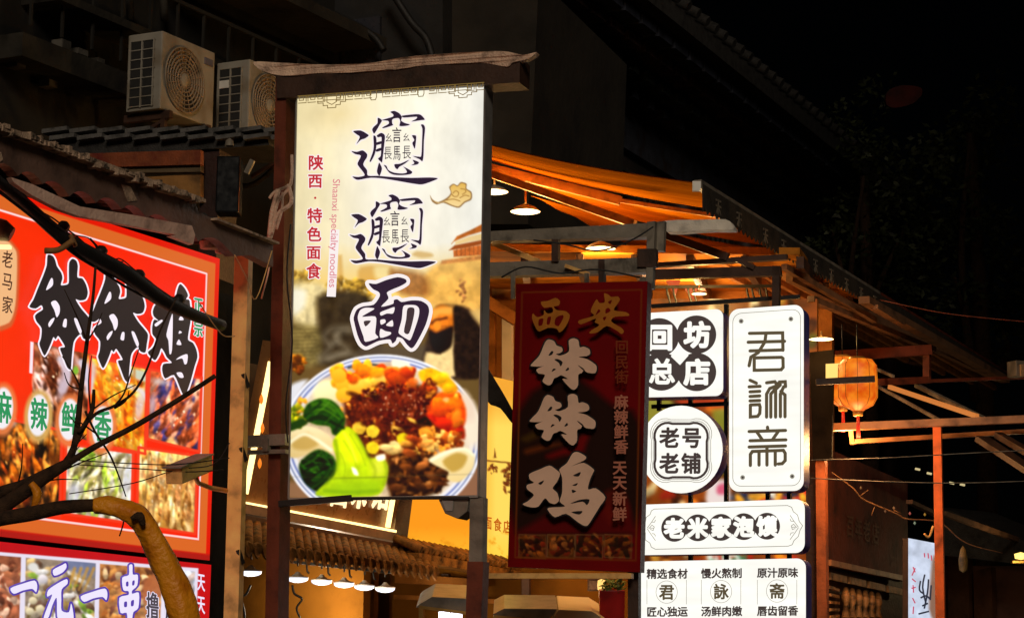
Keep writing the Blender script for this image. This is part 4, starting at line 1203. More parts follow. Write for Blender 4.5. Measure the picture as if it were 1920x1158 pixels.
for pts in ([(112, 336), (120, 318)], [(118, 300), (128, 322)], [(115, 322), (122, 345), (136, 343)]):
    tubepx(mb, pts, 9.2, 2.0, 5, 1)
mb.prism([PE.hit(u, v, 0.004) for u, v in [(228, 345), (245, 350), (258, 376), (240, 378)]], Vector((-0.003, 0, 0)))
mb.prism([PE.hit(u, v, 0.004) for u, v in [(-4, 290), (2, 285), (6, 300), (0, 304)]], Vector((-0.003, 0, 0)))
mb.build('peeling_paint', M['mortar'], lb)
mb = MB()
pw = [(370, 455), (395, 466), (420, 474)]
for (u, v) in ((392, 466), (420, 474)):
    mb.lathe(PX(xr + 0.30).hit(u, v), [(0.0, .0), (0.04, 0.0), (0.045, 0.03)], 12)
mb.build('tile_end', M['mortar'], lb)

# pale folded board between eave and red sign
mb = MB()
PB = PX(xr + 0.475)
mb.prism([PB.hit(u, v) for u, v in [(20, 332), (60, 345), (150, 387), (250, 403), (360, 423), (366, 440), (362, 458), (320, 442), (330, 440), (250, 424), (148, 405), (110, 392), (60, 366), (26, 342)]], Vector((-0.03, 0.01, 0)))
tag(mb.build('folded_awning', mat('faded_pinkish_canvas', (0.85, 0.54, 0.42), 0.7, 0, 0.25, 8, 0.3)), 'pale folded canvas awning tucked under the brown eave above the red sign', 'awning')

# ================================================================== steel post, camera, cables, tree
sp_ = thing('steel_post', at(436, 1400, 10.3), 'pale square steel post between the red sign and the noodle sign', 'post')
PP = PD(450, 800, 10.3, PM.n)
mb = MB()
mb.prism([PP.hit(u, v) for u, v in [(440, 474), (466, 474), (446, 1160), (419, 1160)]], -PM.n * 0.05)
lo = PP.hit(432, 1160)
mb.box((lo.x, lo.y + 0.025, lo.z / 2), 0.066, 0.05, lo.z, rz=math.atan2(PM.n.x, -PM.n.y))
mb.build('shaft', M['steel_galv'], sp_)
mb = MB()
for v in (700, 838, 1030):
    mb = MB(); mb.bar(PP.hit(463 - (v - 474) * 0.03, v, 0.0), PP.hit(472 - (v - 474) * 0.03, v + 26, -0.03), 0.012, 0.02)
    mb.build('cable_tie', M['black'], sp_)

cc = thing('security_camera', at(356, 900, 9.6), 'small grey box camera on an arm beside the pale steel post', 'camera')
mb = MB()
p, q = at(326, 892, 9.6), at(384, 868, 10.0)
mb.bar(p, q, 0.075, 0.07)
mb.build('housing', M['steel_galv'], cc, bevel=0.006)
mb = MB()
mb.bar(p + (p - q) * 0.08 + Vector((0, 0, 0.04)), q + Vector((0, 0, 0.04)), 0.085, 0.006)
mb.build('sun_shield', M['steel_grey'], cc)
mb = MB()
mb.tube([at(360, 884, 9.85), at(372, 905, 10.0), at(395, 914, 10.1), at(428, 920, 10.3)], 0.011, 8)
mb.build('arm', M['steel_galv'], cc)

mb = MB()
tubepx(mb, [(-30, 318), (30, 366), (100, 430), (150, 466), (230, 510), (300, 560), (350, 585), (416, 610)], [8.6, 8.8, 9.0, 9.1, 9.3, 9.5, 9.65, 9.9], [10, 11, 13, 15, 16, 14, 12, 11], 10, 5)
for dv, du in ((-12, 8), (14, -6), (9, 10)):
    tubepx(mb, [(-30, 325 + dv), (60, 395 + dv + du * .3), (150, 470 + dv), (260, 532 + dv + du), (416, 612 + dv * .5)], [8.65, 8.85, 9.1, 9.4, 9.9], 2.6, 6, 5)
rr = random.Random(19)
for i in range(7):
    t0 = rr.uniform(0.1, 0.7); pts = []
    for k_ in range(5):
        t = t0 + k_ * 0.07
        pts.append((416 * t + rr.uniform(-4, 4), 345 + 272 * t ** 0.92 + rr.uniform(-16, 22)))
    tubepx(mb, pts, [8.8 + 1.1 * (t0 + k_ * 0.07) for k_ in range(5)], rr.uniform(1.2, 2.2), 6, 4)
for t in (0.28, 0.45, 0.62, 0.8):
    u_, v_ = 416 * t, 345 + 272 * t ** 0.92
    tubepx(mb, [(u_ - 8, v_ - 5), (u_, v_), (u_ + 8, v_ + 5)], 8.8 + 1.1 * t, [13, 17, 13], 9, 3)
tag(mb.build('cable_bundle', M['black']), 'thick black cable bundle sagging across the red chicken sign', 'cable')
mb = MB()
tubepx(mb, [(84, 470), (110, 468), (138, 450)], 8.95, 6, 8, 4)
tubepx(mb, [(132, 440), (138, 452), (142, 462)], 8.98, 4.5, 8, 3)
tag(mb.build('cable_band', mat('brown_tape', (0.30, 0.14, 0.04), 0.6, 0, 0.3, 20, 0.3)), 'brown tape band knotted round the black cable bundle', 'tape')
for j, (pts, lab) in enumerate((
    ([(10, 400), (60, 440), (110, 478), (130, 490)], 'thin black wire running down to the tape band on the cable bundle'),
    ([(440, 478), (462, 520), (480, 560), (510, 470)], 'thin pale cord looped from the top of the pale steel post'),
    ([(372, 565), (395, 600), (418, 628), (440, 630)], 'thin ochre cord drooping from the end of the cable bundle'),
    ([(140, 862), (240, 868), (330, 870), (430, 858)], 'upper thin dark wire strung level across the lower red sign photos'),
    ([(140, 870), (260, 878), (350, 884), (420, 880)], 'lower thin dark wire strung level across the red sign photos'),
    ([(130, 925), (250, 905), (330, 880), (400, 870), (430, 830)], 'thin dark wire rising from the wrapped pipe to the pale post'))):
    mb = MB()
    tubepx(mb, pts, [9.4 + 0.12 * i for i in range(len(pts))], 1.1 if j else 1.6, 5, 5)
    tag(mb.build('wire', M['steel_galv'] if j in (1, 2) else M['black']), lab, 'wire')

tr = thing('bare_tree', at(-60, 1500, 8.4), 'bare dark tree with thin twigs crossing in front of the red signs', 'tree')
mb = MB()
tubepx(mb, [(-120, 1300), (-70, 1120), (-30, 985), (60, 912), (130, 866)], [8.4, 8.4, 8.4, 8.4, 8.4], [26, 22, 17, 13, 9], 10, 5)
tubepx(mb, [(-60, 1060), (-20, 940), (50, 905), (120, 868)], [8.45] * 4, [14, 12, 10, 7], 8, 5)
mb.build('trunk', M['bark'], tr)
for pts, rr_ in (([(128, 868), (180, 836), (250, 800), (330, 752), (404, 704)], [7, 6, 5.5, 5, 4.5]),
               ([(126, 868), (138, 840), (146, 790), (152, 730), (163, 640), (174, 560), (179, 500)], [7, 6.5, 6, 5, 4, 3, 2.5]),
               ([(124, 868), (150, 812), (172, 770), (176, 730)], [6, 5.5, 4.5, 3]),
               ([(146, 810), (180, 775), (215, 760), (250, 735), (276, 690), (300, 620), (330, 560)], [4, 3.5, 3, 2.6, 2.2, 1.8, 1.4]),
               ([(160, 770), (180, 812), (205, 850), (222, 890), (236, 930)], [2.6, 2.2, 2, 1.6, 1.2]),
               ([(215, 760), (232, 738), (245, 700), (262, 650)], [2.2, 1.8, 1.4, 1]),
               ([(228, 948), (232, 975), (224, 1004)], [2, 1.6, 1.4])):
    mb = MB()
    tubepx(mb, pts, [8.4 + 0.02 * i for i in range(len(pts))], rr_, 7, 5)
    mb.build('branch', M['bark'], tr)
rr = random.Random(44)
for i in range(16):
    u, v = rr.choice([(150, 812), (170, 770), (152, 730), (215, 765), (180, 812), (100, 890), (60, 910), (250, 800), (163, 640), (276, 690), (300, 620), (30, 920)])
    a = rr.uniform(-2.6, -0.4) if v < 850 else rr.uniform(-1.5, 0.3)
    L_ = rr.uniform(40, 110)
    p1 = (u + L_ * .5 * math.cos(a) + rr.uniform(-8, 8), v + L_ * .5 * math.sin(a) + rr.uniform(-8, 8))
    mb = MB(); tubepx(mb, [(u, v), p1, (u + L_ * math.cos(a), v + L_ * math.sin(a))], [8.45, 8.42, 8.4], [1.9, 1.4, .8], 6, 4)
    mb.build('twig', M['bark'], tr)
mb = MB()
tubepx(mb, [(58, 905), (70, 925), (62, 955)], 8.33, [6, 9, 5], 8, 4)
mb.build('torn_wrap', M['yellow_wrap'], tr)

wp = thing('wrapped_pipe', at(360, 1500, 8.0), 'bent pipe wrapped in ochre plastic in front of the red signs', 'pipe')
mb = MB()
tubepx(mb, [(-60, 985), (0, 972), (60, 962), (120, 950), (190, 946)], 8.05, [15, 14, 14, 13, 12], 12, 5)
mb.build('bare_pipe', M['bark'], wp)
mb = MB()
path = [(176, 947), (200, 947), (232, 955), (258, 968), (276, 992), (292, 1022), (312, 1065), (332, 1110), (348, 1158), (372, 1260)]
P = smooth([(*at(u, v, 8.0), r * 8.0 / FOC) for (u, v), r in zip(path, [12, 16, 19, 22, 22, 21, 23, 25, 26, 28])], 6, closed=False, tens=0.5)
rr = random.Random(4)
rad = [q[3] * (1.06 + 0.035 * math.sin(i * 0.45) + 0.02 * math.sin(i * 1.13)) for i, q in enumerate(P)]
mb.tube([q[:3] for q in P], rad, 20)
for i, v in enumerate(mb.v):
    j, a = divmod(i, 20)
    if j < len(P):
        c_ = Vector(P[j][:3]); a_ = a / 20 * 6.2832
        v += (v - c_) * (0.09 * math.sin(2 * a_ + j * 0.16) + 0.05 * math.sin(5 * a_ - j * 0.23))
# wrinkle ridges
for v in mb.v:
    v += Vector((rr.uniform(-1, 1), rr.uniform(-1, 1), rr.uniform(-1, 1))) * 0.0008
mb.build('plastic_wrap', M['yellow_wrap'], wp)
mb = MB()
tubepx(mb, [(246, 972), (262, 966), (268, 984)], 7.93, [4, 8, 5], 8, 4)
mb.build('torn_hole', M['bark'], wp)

# spotlight at the left edge
spx = thing('spotlight', at(0, 470, 9.2), 'small grey spotlight at the left end of the red sign', 'spotlight')
mb = MB()
mb.tube([at(-40, 420, 9.2), at(6, 432, 9.2), at(22, 440, 9.2)], [0.05, 0.045, 0.03], 14)
mb.build('housing', M['steel_grey'], spx)
mb = MB()
mb.box(at(6, 463, 9.2), 0.06, 0.04, 0.012, rz=YAW)
mb.build('lit_lens', emit('spot_glow', (255, 220, 150), 1.6), spx)

# ================================================================== BACK: air conditioners, tiled canopy, buildings
def make_ac():
    o = thing('air_conditioner', at(300, 203, 16.0), 'nearer white outdoor air conditioner unit above the tiled canopy', 'air conditioner', 'air conditioners on the roof')
    b = wloc(o)
    Wy, Dx, Hz = 0.66, 0.30, 0.57
    mb = MB()
    mb.box(b + Vector((-Dx / 2, Wy / 2, Hz / 2)), Dx, Wy, Hz)
    mb.build('casing', M['ac'], o, bevel=0.012)
    # fan guard: rings and spokes on the front
    c = b + Vector((0.004, 0.27, Hz * 0.47))
    ax = Matrix.Rotation(R_(90), 3, 'Y')
    mb = MB()
    mb.lathe(c, [(0.001, 0.004), (0.235, 0.004)], 40, axis=ax)
    fo = mb.build('fan_opening', M['ac_fan'], o)
    mb = MB()
    for r in (0.06, 0.09, 0.12, 0.15, 0.18, 0.21, 0.238):
        mb.lathe(c, [(r - 0.004, 0.006), (r - 0.004, 0.016), (r + 0.004, 0.016), (r + 0.004, 0.006)], 36, axis=ax)
    for i in range(20):
        a = i * math.pi / 10
        d = Vector((0, math.cos(a), math.sin(a)))
        mb.bar(c + Vector((0.012, 0, 0)) + d * 0.05, c + Vector((0.012, 0, 0)) + d * 0.238, 0.005, 0.006)
    mb.build('fan_guard', M['ac_fan'], fo)
    mb = MB()
    mb.lathe(c, [(0.001, 0.022), (0.045, 0.020), (0.055, 0.006)], 24, axis=ax)
    mb.build('fan_hub', M['ac'], fo)
    mb = MB()
    for i in range(3):
        a = i * 2.094 + 0.5
        d = Vector((0, math.cos(a), math.sin(a))); e = Vector((0, math.cos(a + 0.9), math.sin(a + 0.9)))
        mb.face([c + Vector((0.0055, 0, 0)) + d * 0.05, c + Vector((0.0055, 0, 0)) + d * 0.22, c + Vector((0.0055, 0, 0)) + (d + e).normalized() * 0.225, c + Vector((0.0055, 0, 0)) + e * 0.2, c + Vector((0.0055, 0, 0)) + e * 0.05])
    mb.build('fan_blades', M['ac_dark'], fo)
    mb = MB()
    x0 = -Dx + 0.035
    for cidx in range(2):
        for r in range(7):
            mb.box(b + Vector((x0 + 0.045 + cidx * 0.105, -0.003, 0.065 + r * 0.069)), 0.085, 0.012, 0.054)
    mb.build('side_vent', M['ac_dark'], o)
    mb = MB()
    for r in range(8):
        mb.box(b + Vector((x0 + 0.10, -0.011, 0.030 + r * 0.069)), 0.22, 0.008, 0.007)
    for cx in (-0.005, 0.098, 0.2):
        mb.box(b + Vector((x0 + cx, -0.0112, 0.27)), 0.010, 0.008, 0.50)
    mb.build('vent_bars', M['ac'], o)
    mb = MB()
    mb.box(b + Vector((0.004, 0.575, Hz * 0.84)), 0.008, 0.10, 0.05)
    mb.build('badge', mat('slate_badge', (0.12, 0.12, 0.16), 0.4, 0, 0.1, 9, 0), o)
    mb = MB()
    mb.box(b + Vector((-Dx / 2, Wy * 0.45, 0.595)), 0.02, 0.6, 0.001) if False else None
    for yy in (0.08, Wy - 0.1):
        mb.box(b + Vector((-0.16, yy, -0.03)), 0.40, 0.04, 0.055)
        mb.box(b + Vector((-0.02, yy, -0.13)), 0.035, 0.035, 0.16)
        mb.bar(b + Vector((0.02, yy, -0.05)), b + Vector((-0.33, yy, -0.20)), 0.025, 0.025)
    mb.build('bracket', M['steel_dark'], o)
    mb = MB()
    mb.tube(sm3([b + Vector((-0.2, Wy, 0.12)), b + Vector((-0.2, Wy + 0.10, 0.10)), b + Vector((-0.3, Wy + 0.14, -0.1)), b + Vector((-0.6, Wy + 0.16, -0.2)), b + Vector((-1.0, Wy + 0.2, 0.1))]), 0.022, 8)
    mb.build('hose', M['wall_ledge'], o)
    return o
ac = make_ac()
ac2 = dup(ac, ac.location + Vector((0.0, 1.12, 0.07)), 'farther white outdoor air conditioner unit half hidden by the noodle sign')
mb = MB()
b2 = Vector(ac2.location)
mb.box(b2 + Vector((-0.218, -0.017, 0.065 + 5 * 0.069 - 0.02)), 0.085, 0.006, 0.06)
mb.build('rating_label', M['white_paint'], ac2)

# tiled canopy under the air conditioners
tcn = thing('tiled_canopy', at(290, 262, 15.3), 'small canopy of grey roof tiles below the air conditioners', 'canopy')
PC = PD(290, 250, 15.3, PM.n)
mb = MB()
for i in range(9):
    u0_ = 78 + i * 52
    dv = -(i * 0.2)
    for row, (dy, off) in enumerate(((0, 0.0), (13, 0.05))):
        x = u0_ + row * 14
        a = PC.hit(x, 242 + dv + dy, off); b = PC.hit(x + 47, 236 + dv + dy, off)
        c = PC.hit(x + 47, 243 + dv + dy, off); d = PC.hit(x, 250 + dv + dy, off)
        mb.prism([a, b, c, d], -PC.n * 0.25)
mb.build('tiles', M['tile'], tcn)
mb = MB()
mb.prism([PC.hit(u, v, -0.02) for u, v in [(75, 264), (500, 252), (505, 272), (120, 296)]], -PC.n * 0.5)
mb.build('soffit', M['tile_dark'], tcn)
mb = MB()
mb.prism([PC.hit(u, v, -0.05) for u, v in [(376, 268), (412, 268), (404, 520), (372, 500)]], -PC.n * 0.3)
mb.build('pillar', mat('very_dark_red_timber', (0.03, 0.010, 0.007), 0.6, 0, 0.3, 6, 0.2), tcn)

# dim orange boards seen between canopy and eave
ob = thing('shop_board', at(290, 370, 15.8), 'dim orange and red board of a shop under the tiled canopy', 'signboard')
PO = PD(290, 320, 15.15, PM.n)
mb = MB(); mb.prism([PO.hit(u, v) for u, v in [(150, 288), (376, 281), (376, 308), (180, 314)]], -PO.n * 0.05)
mb.build('upper_board', mat('orange_red_board', (0.20, 0.045, 0.012), 0.6, 0, 0.5, 9, 0.2, dirt=(0.14, 0.012, 0.006)), ob)
mb = MB(); mb.prism([PO.hit(u, v, -0.03) for u, v in [(230, 314), (376, 309), (376, 322), (240, 324)]], -PO.n * 0.05)
mb.build('middle_rail', mat('dull_brown_rail', (0.12, 0.08, 0.04), 0.7, 0, 0.3, 7, 0.2), ob)
mb = MB(); mb.prism([PO.hit(u, v, -0.06) for u, v in [(270, 332), (376, 326), (376, 372), (320, 372)]], -PO.n * 0.05)
mb.build('lower_board', mat('ochre_board', (0.30, 0.14, 0.035), 0.6, 0, 0.4, 6, 0.2), ob)

# black floodlight by the post
bf = thing('loudspeaker', at(450, 440, 13.4), 'black horn loudspeaker in the dark beside the brown sign post', 'loudspeaker')
mb = MB(); mb.box(at(430, 350, 13.4), 0.14, 0.16, 0.34, rz=YAW); mb.build('cabinet', M['glass_dark'], bf, bevel=0.01)
mb = MB()
mb.lathe(at(430, 274, 13.3), [(0.0, 0.05), (0.022, 0.035), (0.028, 0.0)], 12)
mb.bar(at(462, 325, 13.3), at(474, 300, 13.3), 0.02, 0.03);
mb.build('bracket', M['steel_grey'], bf)

# tall dark building left
bA = thing('apartment_building', (-11.5, 14, 0), 'dark weathered building with long ledges behind the air conditioners', 'building')
XA = -10.3
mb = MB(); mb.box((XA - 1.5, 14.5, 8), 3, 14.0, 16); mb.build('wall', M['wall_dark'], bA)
PA = PX(XA)
mb = MB()
def ledge(u0, v0, u1, v1, h, dpt):
    a, b = PA.hit(u0, v0), PA.hit(u1, v1)
    mb.box(((XA + dpt / 2 - 0.001), (a.y + b.y) / 2, (a.z + b.z) / 2), dpt, abs(b.y - a.y), h)
za = PA.hit(0, 83).z
ledge(-20, 70, 250, 212, 0.17, 0.30)
mb.build('ledge', M['wall_ledge'], bA)
mb = MB(); ledge(40, -15, 420, 175, 0.06, 0.35); mb.build('gutter', M['wall_ledge'], bA)
mb = MB()
ledge(250, -60, 800, 150, 0.10, 0.5)
mb.build('cornice', M['wall_ledge'], bA)
rr = random.Random(3)
fx = mat('dull_grey_fixture', (0.10, 0.09, 0.075), 0.7, 0, 0.3, 9, 0.2)
for u, v in ((30, 120), (115, 85), (146, 99), (180, 120), (90, 158)):
    p = PA.hit(u, v, 0.1)
    mb = MB(); mb.box(p, 0.1, rr.uniform(0.08, 0.14), rr.uniform(0.04, 0.08))
    mb.build('wall_fixture', fx, bA)
mb = MB()
for i in range(22):
    y = 9.0 + i * 0.35
    mb.bar((XA + 0.28, y, za + 0.1), (XA + 0.28, y, za + 0.75), 0.02, 0.02)
mb.bar((XA + 0.28, 8.7, za + 0.75), (XA + 0.28, 16.8, za + 0.75), 0.03, 0.03)
mb.build('railing', M['wall_dark'], bA)
for yy in (10.2, 12.4, 15.0, 17.2):
    mb = MB(); mb.box((XA + 0.02, yy, 8.3), 0.05, 1.0, 1.5); w_ = mb.build('window', M['glass_dark'], bA)
    mb = MB()
    for dy in (-0.53, 0, 0.53): mb.box((XA + 0.05, yy + dy, 8.3), 0.06, 0.06, 1.6)
    for dz in (-0.78, 0.78): mb.box((XA + 0.052, yy, 8.3 + dz), 0.06, 1.1, 0.06)
    mb.build('window_frame', M['wall_ledge'], w_)
mb = MB()
for u, v0, v1 in ((242, -10, 40), (306, -10, 40)):
    mb = MB(); mb.tube([PA.hit(u, v0, 0.12), PA.hit(u + 3, v1, 0.12)], 0.03, 8)
    mb.build('drainpipe', M['wall_ledge'], bA)

# grey building in the middle distance
bB = thing('grey_building', (-13, 22.5, 0), 'dark grey building with blank end wall behind the noodle sign', 'building')
PBm = PD(720, 60, 20.0, PM.n)
def blk(mb, px, dpt, off=0):
    mb.prism([PBm.hit(u, v, off) for u, v in px], -PBm.n * dpt)
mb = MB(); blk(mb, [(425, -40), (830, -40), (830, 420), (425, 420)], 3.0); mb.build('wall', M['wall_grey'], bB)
mb = MB(); blk(mb, [(830, -40), (1010, -40), (990, 420), (830, 420)], 3.0, -0.25); mb.build('end_wall', mat('brownish_render', (0.020, 0.016, 0.011), 0.9, 0, 0.4, 1.2, 0.4), bB)
mb = MB(); blk(mb, [(455, 30), (560, 14), (570, 78), (470, 92)], 0.1, 0.06); w_ = mb.build('window', mat('dim_bluish_glass', (0.03, 0.03, 0.036), 0.25, 0, 0.3, 4, 0), bB)
mb = MB(); blk(mb, [(500, 48), (540, 40), (542, 66), (506, 72)], 0.05, 0.1); mb.build('vent', M['glass_dark'], w_)
mb = MB(); blk(mb, [(426, -40), (452, -40), (448, 60), (430, 40)], 0.3, 0.1); mb.build('pillar', M['wall_ledge'], bB)
mb = MB(); blk(mb, [(566, -40), (592, -40), (592, 130), (566, 130)], 0.25, 0.1); mb.build('pillar', M['wall_ledge'], bB)
mb = MB(); blk(mb, [(640, 40), (712, 30), (712, 160), (640, 160)], 0.1, 0.05); mb.build('window', mat('dim_blue_glass', (0.024, 0.025, 0.032), 0.3, 0, 0.3, 4, 0), bB)
mb = MB()
mb.tube(sm3([PBm.hit(725, -30, 0.3), PBm.hit(770, 40, 0.3), PBm.hit(800, 75, 0.3), PBm.hit(816, 130, 0.3)]), 0.035, 8)
mb.tube(sm3([PBm.hit(600, 15, 0.3), PBm.hit(690, 60, 0.3), PBm.hit(720, 95, 0.3)]), 0.03, 8)
mb.build('pipe', M['black'], bB)

# old hall with painted brackets under its eave
VPd = ray(2800, 1298).normalized()
VPd.z = 0; VPd.normalize()
side = Vector((VPd.y, -VPd.x, 0))
hall = thing('old_hall', at(1200, 900, 24.0), 'dark old timber hall with painted bracket eaves rising behind the orange awning', 'building')
H0 = at(1060, 10, 23.0)
Ppl = Pl(H0, side)
mb = MB()
L = 16.0
def hp(s, z, o=0): return H0 + VPd * s + Vector((0, 0, z)) + side * o
mb.prism([hp(-2, -0.4), hp(L, -0.4), hp(L, -7), hp(-2, -7)], -side * 2.0)
mb.build('wall', mat('dark_timber_wall', (0.016, 0.010, 0.007), 0.8, 0, 0.5, 1.5, 0.4), hall)
mb = MB()
mb.prism([hp(-3, 0.15, 0.9), hp(L, 0.15, 0.9), hp(L, -0.05, 0.9), hp(-3, -0.05, 0.9)], -side * 3.0)
for i in range(60):
    s = -2.9 + i * 0.31
    mb.tube([hp(s, 0.2, 0.95), hp(s, 1.6, -1.6)], 0.06, 6)
mb.build('roof', M['tile_dark'], hall)
mb = MB()
rr = random.Random(9)
for i in range(34):
    s = -2.6 + i * 0.5
    for k_, (o_, z_, w_) in enumerate(((0.15, -0.62, 0.16), (0.32, -0.47, 0.26), (0.5, -0.31, 0.36), (0.66, -0.17, 0.42))):
        mb.box(hp(s, z_, o_), 0.22, w_, 0.10, rz=math.atan2(VPd.y, VPd.x) - math.pi / 2, mi=k_ % 3)
mb.build('brackets', [mat('faded_blue_paint', (0.022, 0.026, 0.042), 0.7, 0, 0.5, 6, 0.2), mat('faded_green_paint', (0.02, 0.026, 0.022), 0.7, 0, 0.5, 6, 0.2), mat('faded_red_paint', (0.035, 0.014, 0.010), 0.7, 0, 0.5, 6, 0.2)], hall)
mb = MB()
mb.prism([hp(-2.5, -0.75, 0.06), hp(L, -0.75, 0.06), hp(L, -1.15, 0.06), hp(-2.5, -1.15, 0.06)], -side * 0.05)
mb.build('painted_beam', mat('painted_beam', (0.022, 0.024, 0.034), 0.7, 0, 0.6, 5, 0.2, dirt=(0.02, 0.010, 0.008)), hall)
for i in range(7):
    mb = MB(); mb.lathe(hp(-1.5 + i * 2.4, -7, 0.12), [(0.16, 0), (0.16, 5.8)], 14); mb.build('column', mat('dark_red_column', (0.03, 0.010, 0.007), 0.6, 0, 0.3, 4, 0.1), hall)
for i in range(6):
    mb = MB()
    s = -0.3 + i * 2.4
    for j in range(9): mb.box(hp(s - 0.75 + j * 0.19, -2.2, 0.03), 0.03, 0.03, 1.7, rz=math.atan2(VPd.y, VPd.x))
    for j in range(7): mb.box(hp(s, -3.0 + j * 0.27, 0.032), 1.6, 0.03, 0.03, rz=math.atan2(VPd.y, VPd.x))
    mb.build('lattice', M['wall_ledge'], hall)

# ================================================================== SHOP ROW behind the noodle sign
XS = -8.0
shop = thing('noodle_shop', (XS - 1.5, 13, 0), 'warm lit noodle shop front behind the tall noodle sign', 'shop')
mb = MB()
mb.box((XS - 0.56, 12.6, 3.05), 0.3, 6.0, 1.1)        # wall over the opening
mb.build('wall', mat('dark_brown_render', (0.05, 0.028, 0.016), 0.8, 0, 0.4, 2, 0.3), shop)
mb = MB()
mb.box((XS - 3.0, 12.8, 1.55), 0.12, 7.5, 3.1)
mb.build('back_wall', M['cream_wall'], shop)
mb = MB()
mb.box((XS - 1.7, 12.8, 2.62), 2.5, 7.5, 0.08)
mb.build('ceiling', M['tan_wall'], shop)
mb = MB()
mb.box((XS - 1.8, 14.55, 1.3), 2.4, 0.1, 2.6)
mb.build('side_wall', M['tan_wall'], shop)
PW = PX(XS - 1.2)
mb = MB()
for u in (663, 700, 742):
    p = PW.hit(u, 1130)
    mb.box((p.x, p.y, 1.3), 0.05, 0.07 if u != 742 else 0.12, 2.6)
mb.build('mullion', M['wood'], shop)
mb = MB()
for u in (452, 500, 560, 596, 676, 716):
    p = PX(XS - 2.0).hit(u, 1130)
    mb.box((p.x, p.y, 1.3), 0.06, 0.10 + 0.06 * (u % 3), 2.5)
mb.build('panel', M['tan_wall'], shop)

for pts, lab in (([(548, 1096), (552, 1112), (566, 1122), (556, 1140), (566, 1165), (572, 1200)], 'dark cord hanging in front of the cream shop wall right of the brown post'),
                 ([(470, 1096), (462, 1112), (452, 1122), (458, 1146), (462, 1200)], 'dark cord hanging in front of the cream shop wall left of the brown post')):
    mb = MB(); tubepx(mb, pts, 15.8, 2.2, 6, 5); tag(mb.build('cord', M['black']), lab, 'cord')
mb = MB()
for k_, u in enumerate((575, 615, 655, 700)): tubepx(mb, [(u, 1058 + k_ * 4), (u + 1, 1070 + k_ * 4), (u + 5, 1074 + k_ * 4)], 15.3, 1.8, 6, 3)
mb.bar(at(545, 1052, 15.3), at(735, 1072, 15.3), .02, .02)
tag(mb.build('hook_rail', M['black']), 'black rail of hooks under the brown eave tiles above the pendant lamps', 'rail')
# LED bordered board
tl = R_(10.3)
PLD = Pl(PX(XS).hit(600, 970), (math.cos(tl), 0, -math.sin(tl)))
led = thing('shop_sign', PLD.hit(600, 990), 'dark brown shop sign edged with a glowing warm strip behind the noodle sign', 'sign')
mb = MB()
mb.prism([PLD.hit(u, v) for u, v in [(512, 640), (800, 690), (752, 1003), (452, 944)]], -PLD.n * 0.08)
mb.build('board', mat('brown_glossy_board', (0.20, 0.085, 0.03), 0.3, 0, 0.3, 3, 0.05), led)
mb = MB()
for a, b in (((508, 678), (460, 925)), ((452, 944), (748, 999)), ((758, 930), (746, 997)), ((738, 925), (727, 988))):
    mb.bar(PLD.hit(*a, 0.02), PLD.hit(*b, 0.02), 0.026 if abs(a[1] - b[1]) > 40 and abs(a[0] - b[0]) < 60 else 0.045, 0.03)
mb.build('light_strip', E_['led'], led)
mb = MB()
for a, b in (((448, 953), (752, 1010)),):
    mb.bar(PLD.hit(*a, 0.0), PLD.hit(*b, 0.0), 0.10, 0.06)
mb.build('lower_edge', mat('grey_brown_edge', (0.30, 0.20, 0.13), 0.4, 0.2, 0.2, 8, 0.1), led)
pr = Print(PLD, 0.012)
for ch, u, v, w, h in (('面', 640, 908, 34, 88), ('味', 672, 906, 40, 96), ('馆', 716, 916, 34, 80)):
    pr.text(ch, u, v, w, h, 0, 0.05, ex=(1, 0.15), ey=(-0.15, 1))
pr.build('lettering', [emit('warm_letter_glow', (255, 226, 170), 1.6)], led)

# flame-like orange reflections left of the post, added as small glowing drops
for i, (u, v) in enumerate(((490, 748), (492, 802), (487, 868))):
    mb = MB()
    p = PX(XS + 0.25).hit(u, v)
    mb.lathe(p, [(0.0, -0.035), (0.010, -0.02), (0.013, 0.0), (0.008, 0.02), (0.0, 0.035)], 12)
    tag(mb.build('reflection_drop', emit('orange_reflection_glow', (255, 130, 30), 1.1)), ['upper', 'middle', 'lowest'][i] + ' small glowing drop standing for an orange reflection by the brown post', 'bulb', 'orange reflections')

# tiled eave under it
ev = thing('tiled_eave', PX(-7.6).hit(640, 1060), 'row of brown scalloped eave tiles under the glowing strip sign', 'eave')
mb = MB()
A0, A1 = PX(-7.55).hit(440, 1023), PX(-7.55).hit(822, 1072)
B0, B1 = PX(-7.95).hit(440, 976), PX(-7.95).hit(806, 1042)
N = 26
for i in range(N):
    t = (i + 0.5) / N
    a, b = A0.lerp(A1, t), B0.lerp(B1, t)
    mb.tube([b, a], 0.035, 8)
    mb.lathe(a, [(0.0, 0.004), (0.04, 0.003), (0.04, -0.01)], 12, axis=Matrix.Rotation(R_(90), 3, 'Y'))
mb.build('barrel_tiles', M['tile_warm'], ev)
mb = MB()
for i in range(N):
    t = i / N
    a = A0.lerp(A1, t); a2 = A0.lerp(A1, t + 1 / N); mid = (a + a2) / 2 + Vector((0.01, 0, -0.06))
    mb.prism([a + Vector((0.01, 0, 0.01)), a2 + Vector((0.01, 0, 0.01)), (a2 + mid) / 2 + Vector((0, 0, -0.008)), mid, (a + mid) / 2 + Vector((0, 0, -0.008))], Vector((-0.012, 0, 0)))
mb.build('drip_tiles', M['tile_warm'], ev)
mb = MB()
mb.face([A0 + Vector((-0.01, 0, -0.02)), A1 + Vector((-0.01, 0, -0.02)), B1 + Vector((0, 0, -0.02)), B0 + Vector((0, 0, -0.02))])
mb.bar(B0 + Vector((0, 0, 0.02)), B1 + Vector((0, 0, 0.02)), 0.05, 0.05)
mb.build('rafter_board', M['wood_dark'], ev)

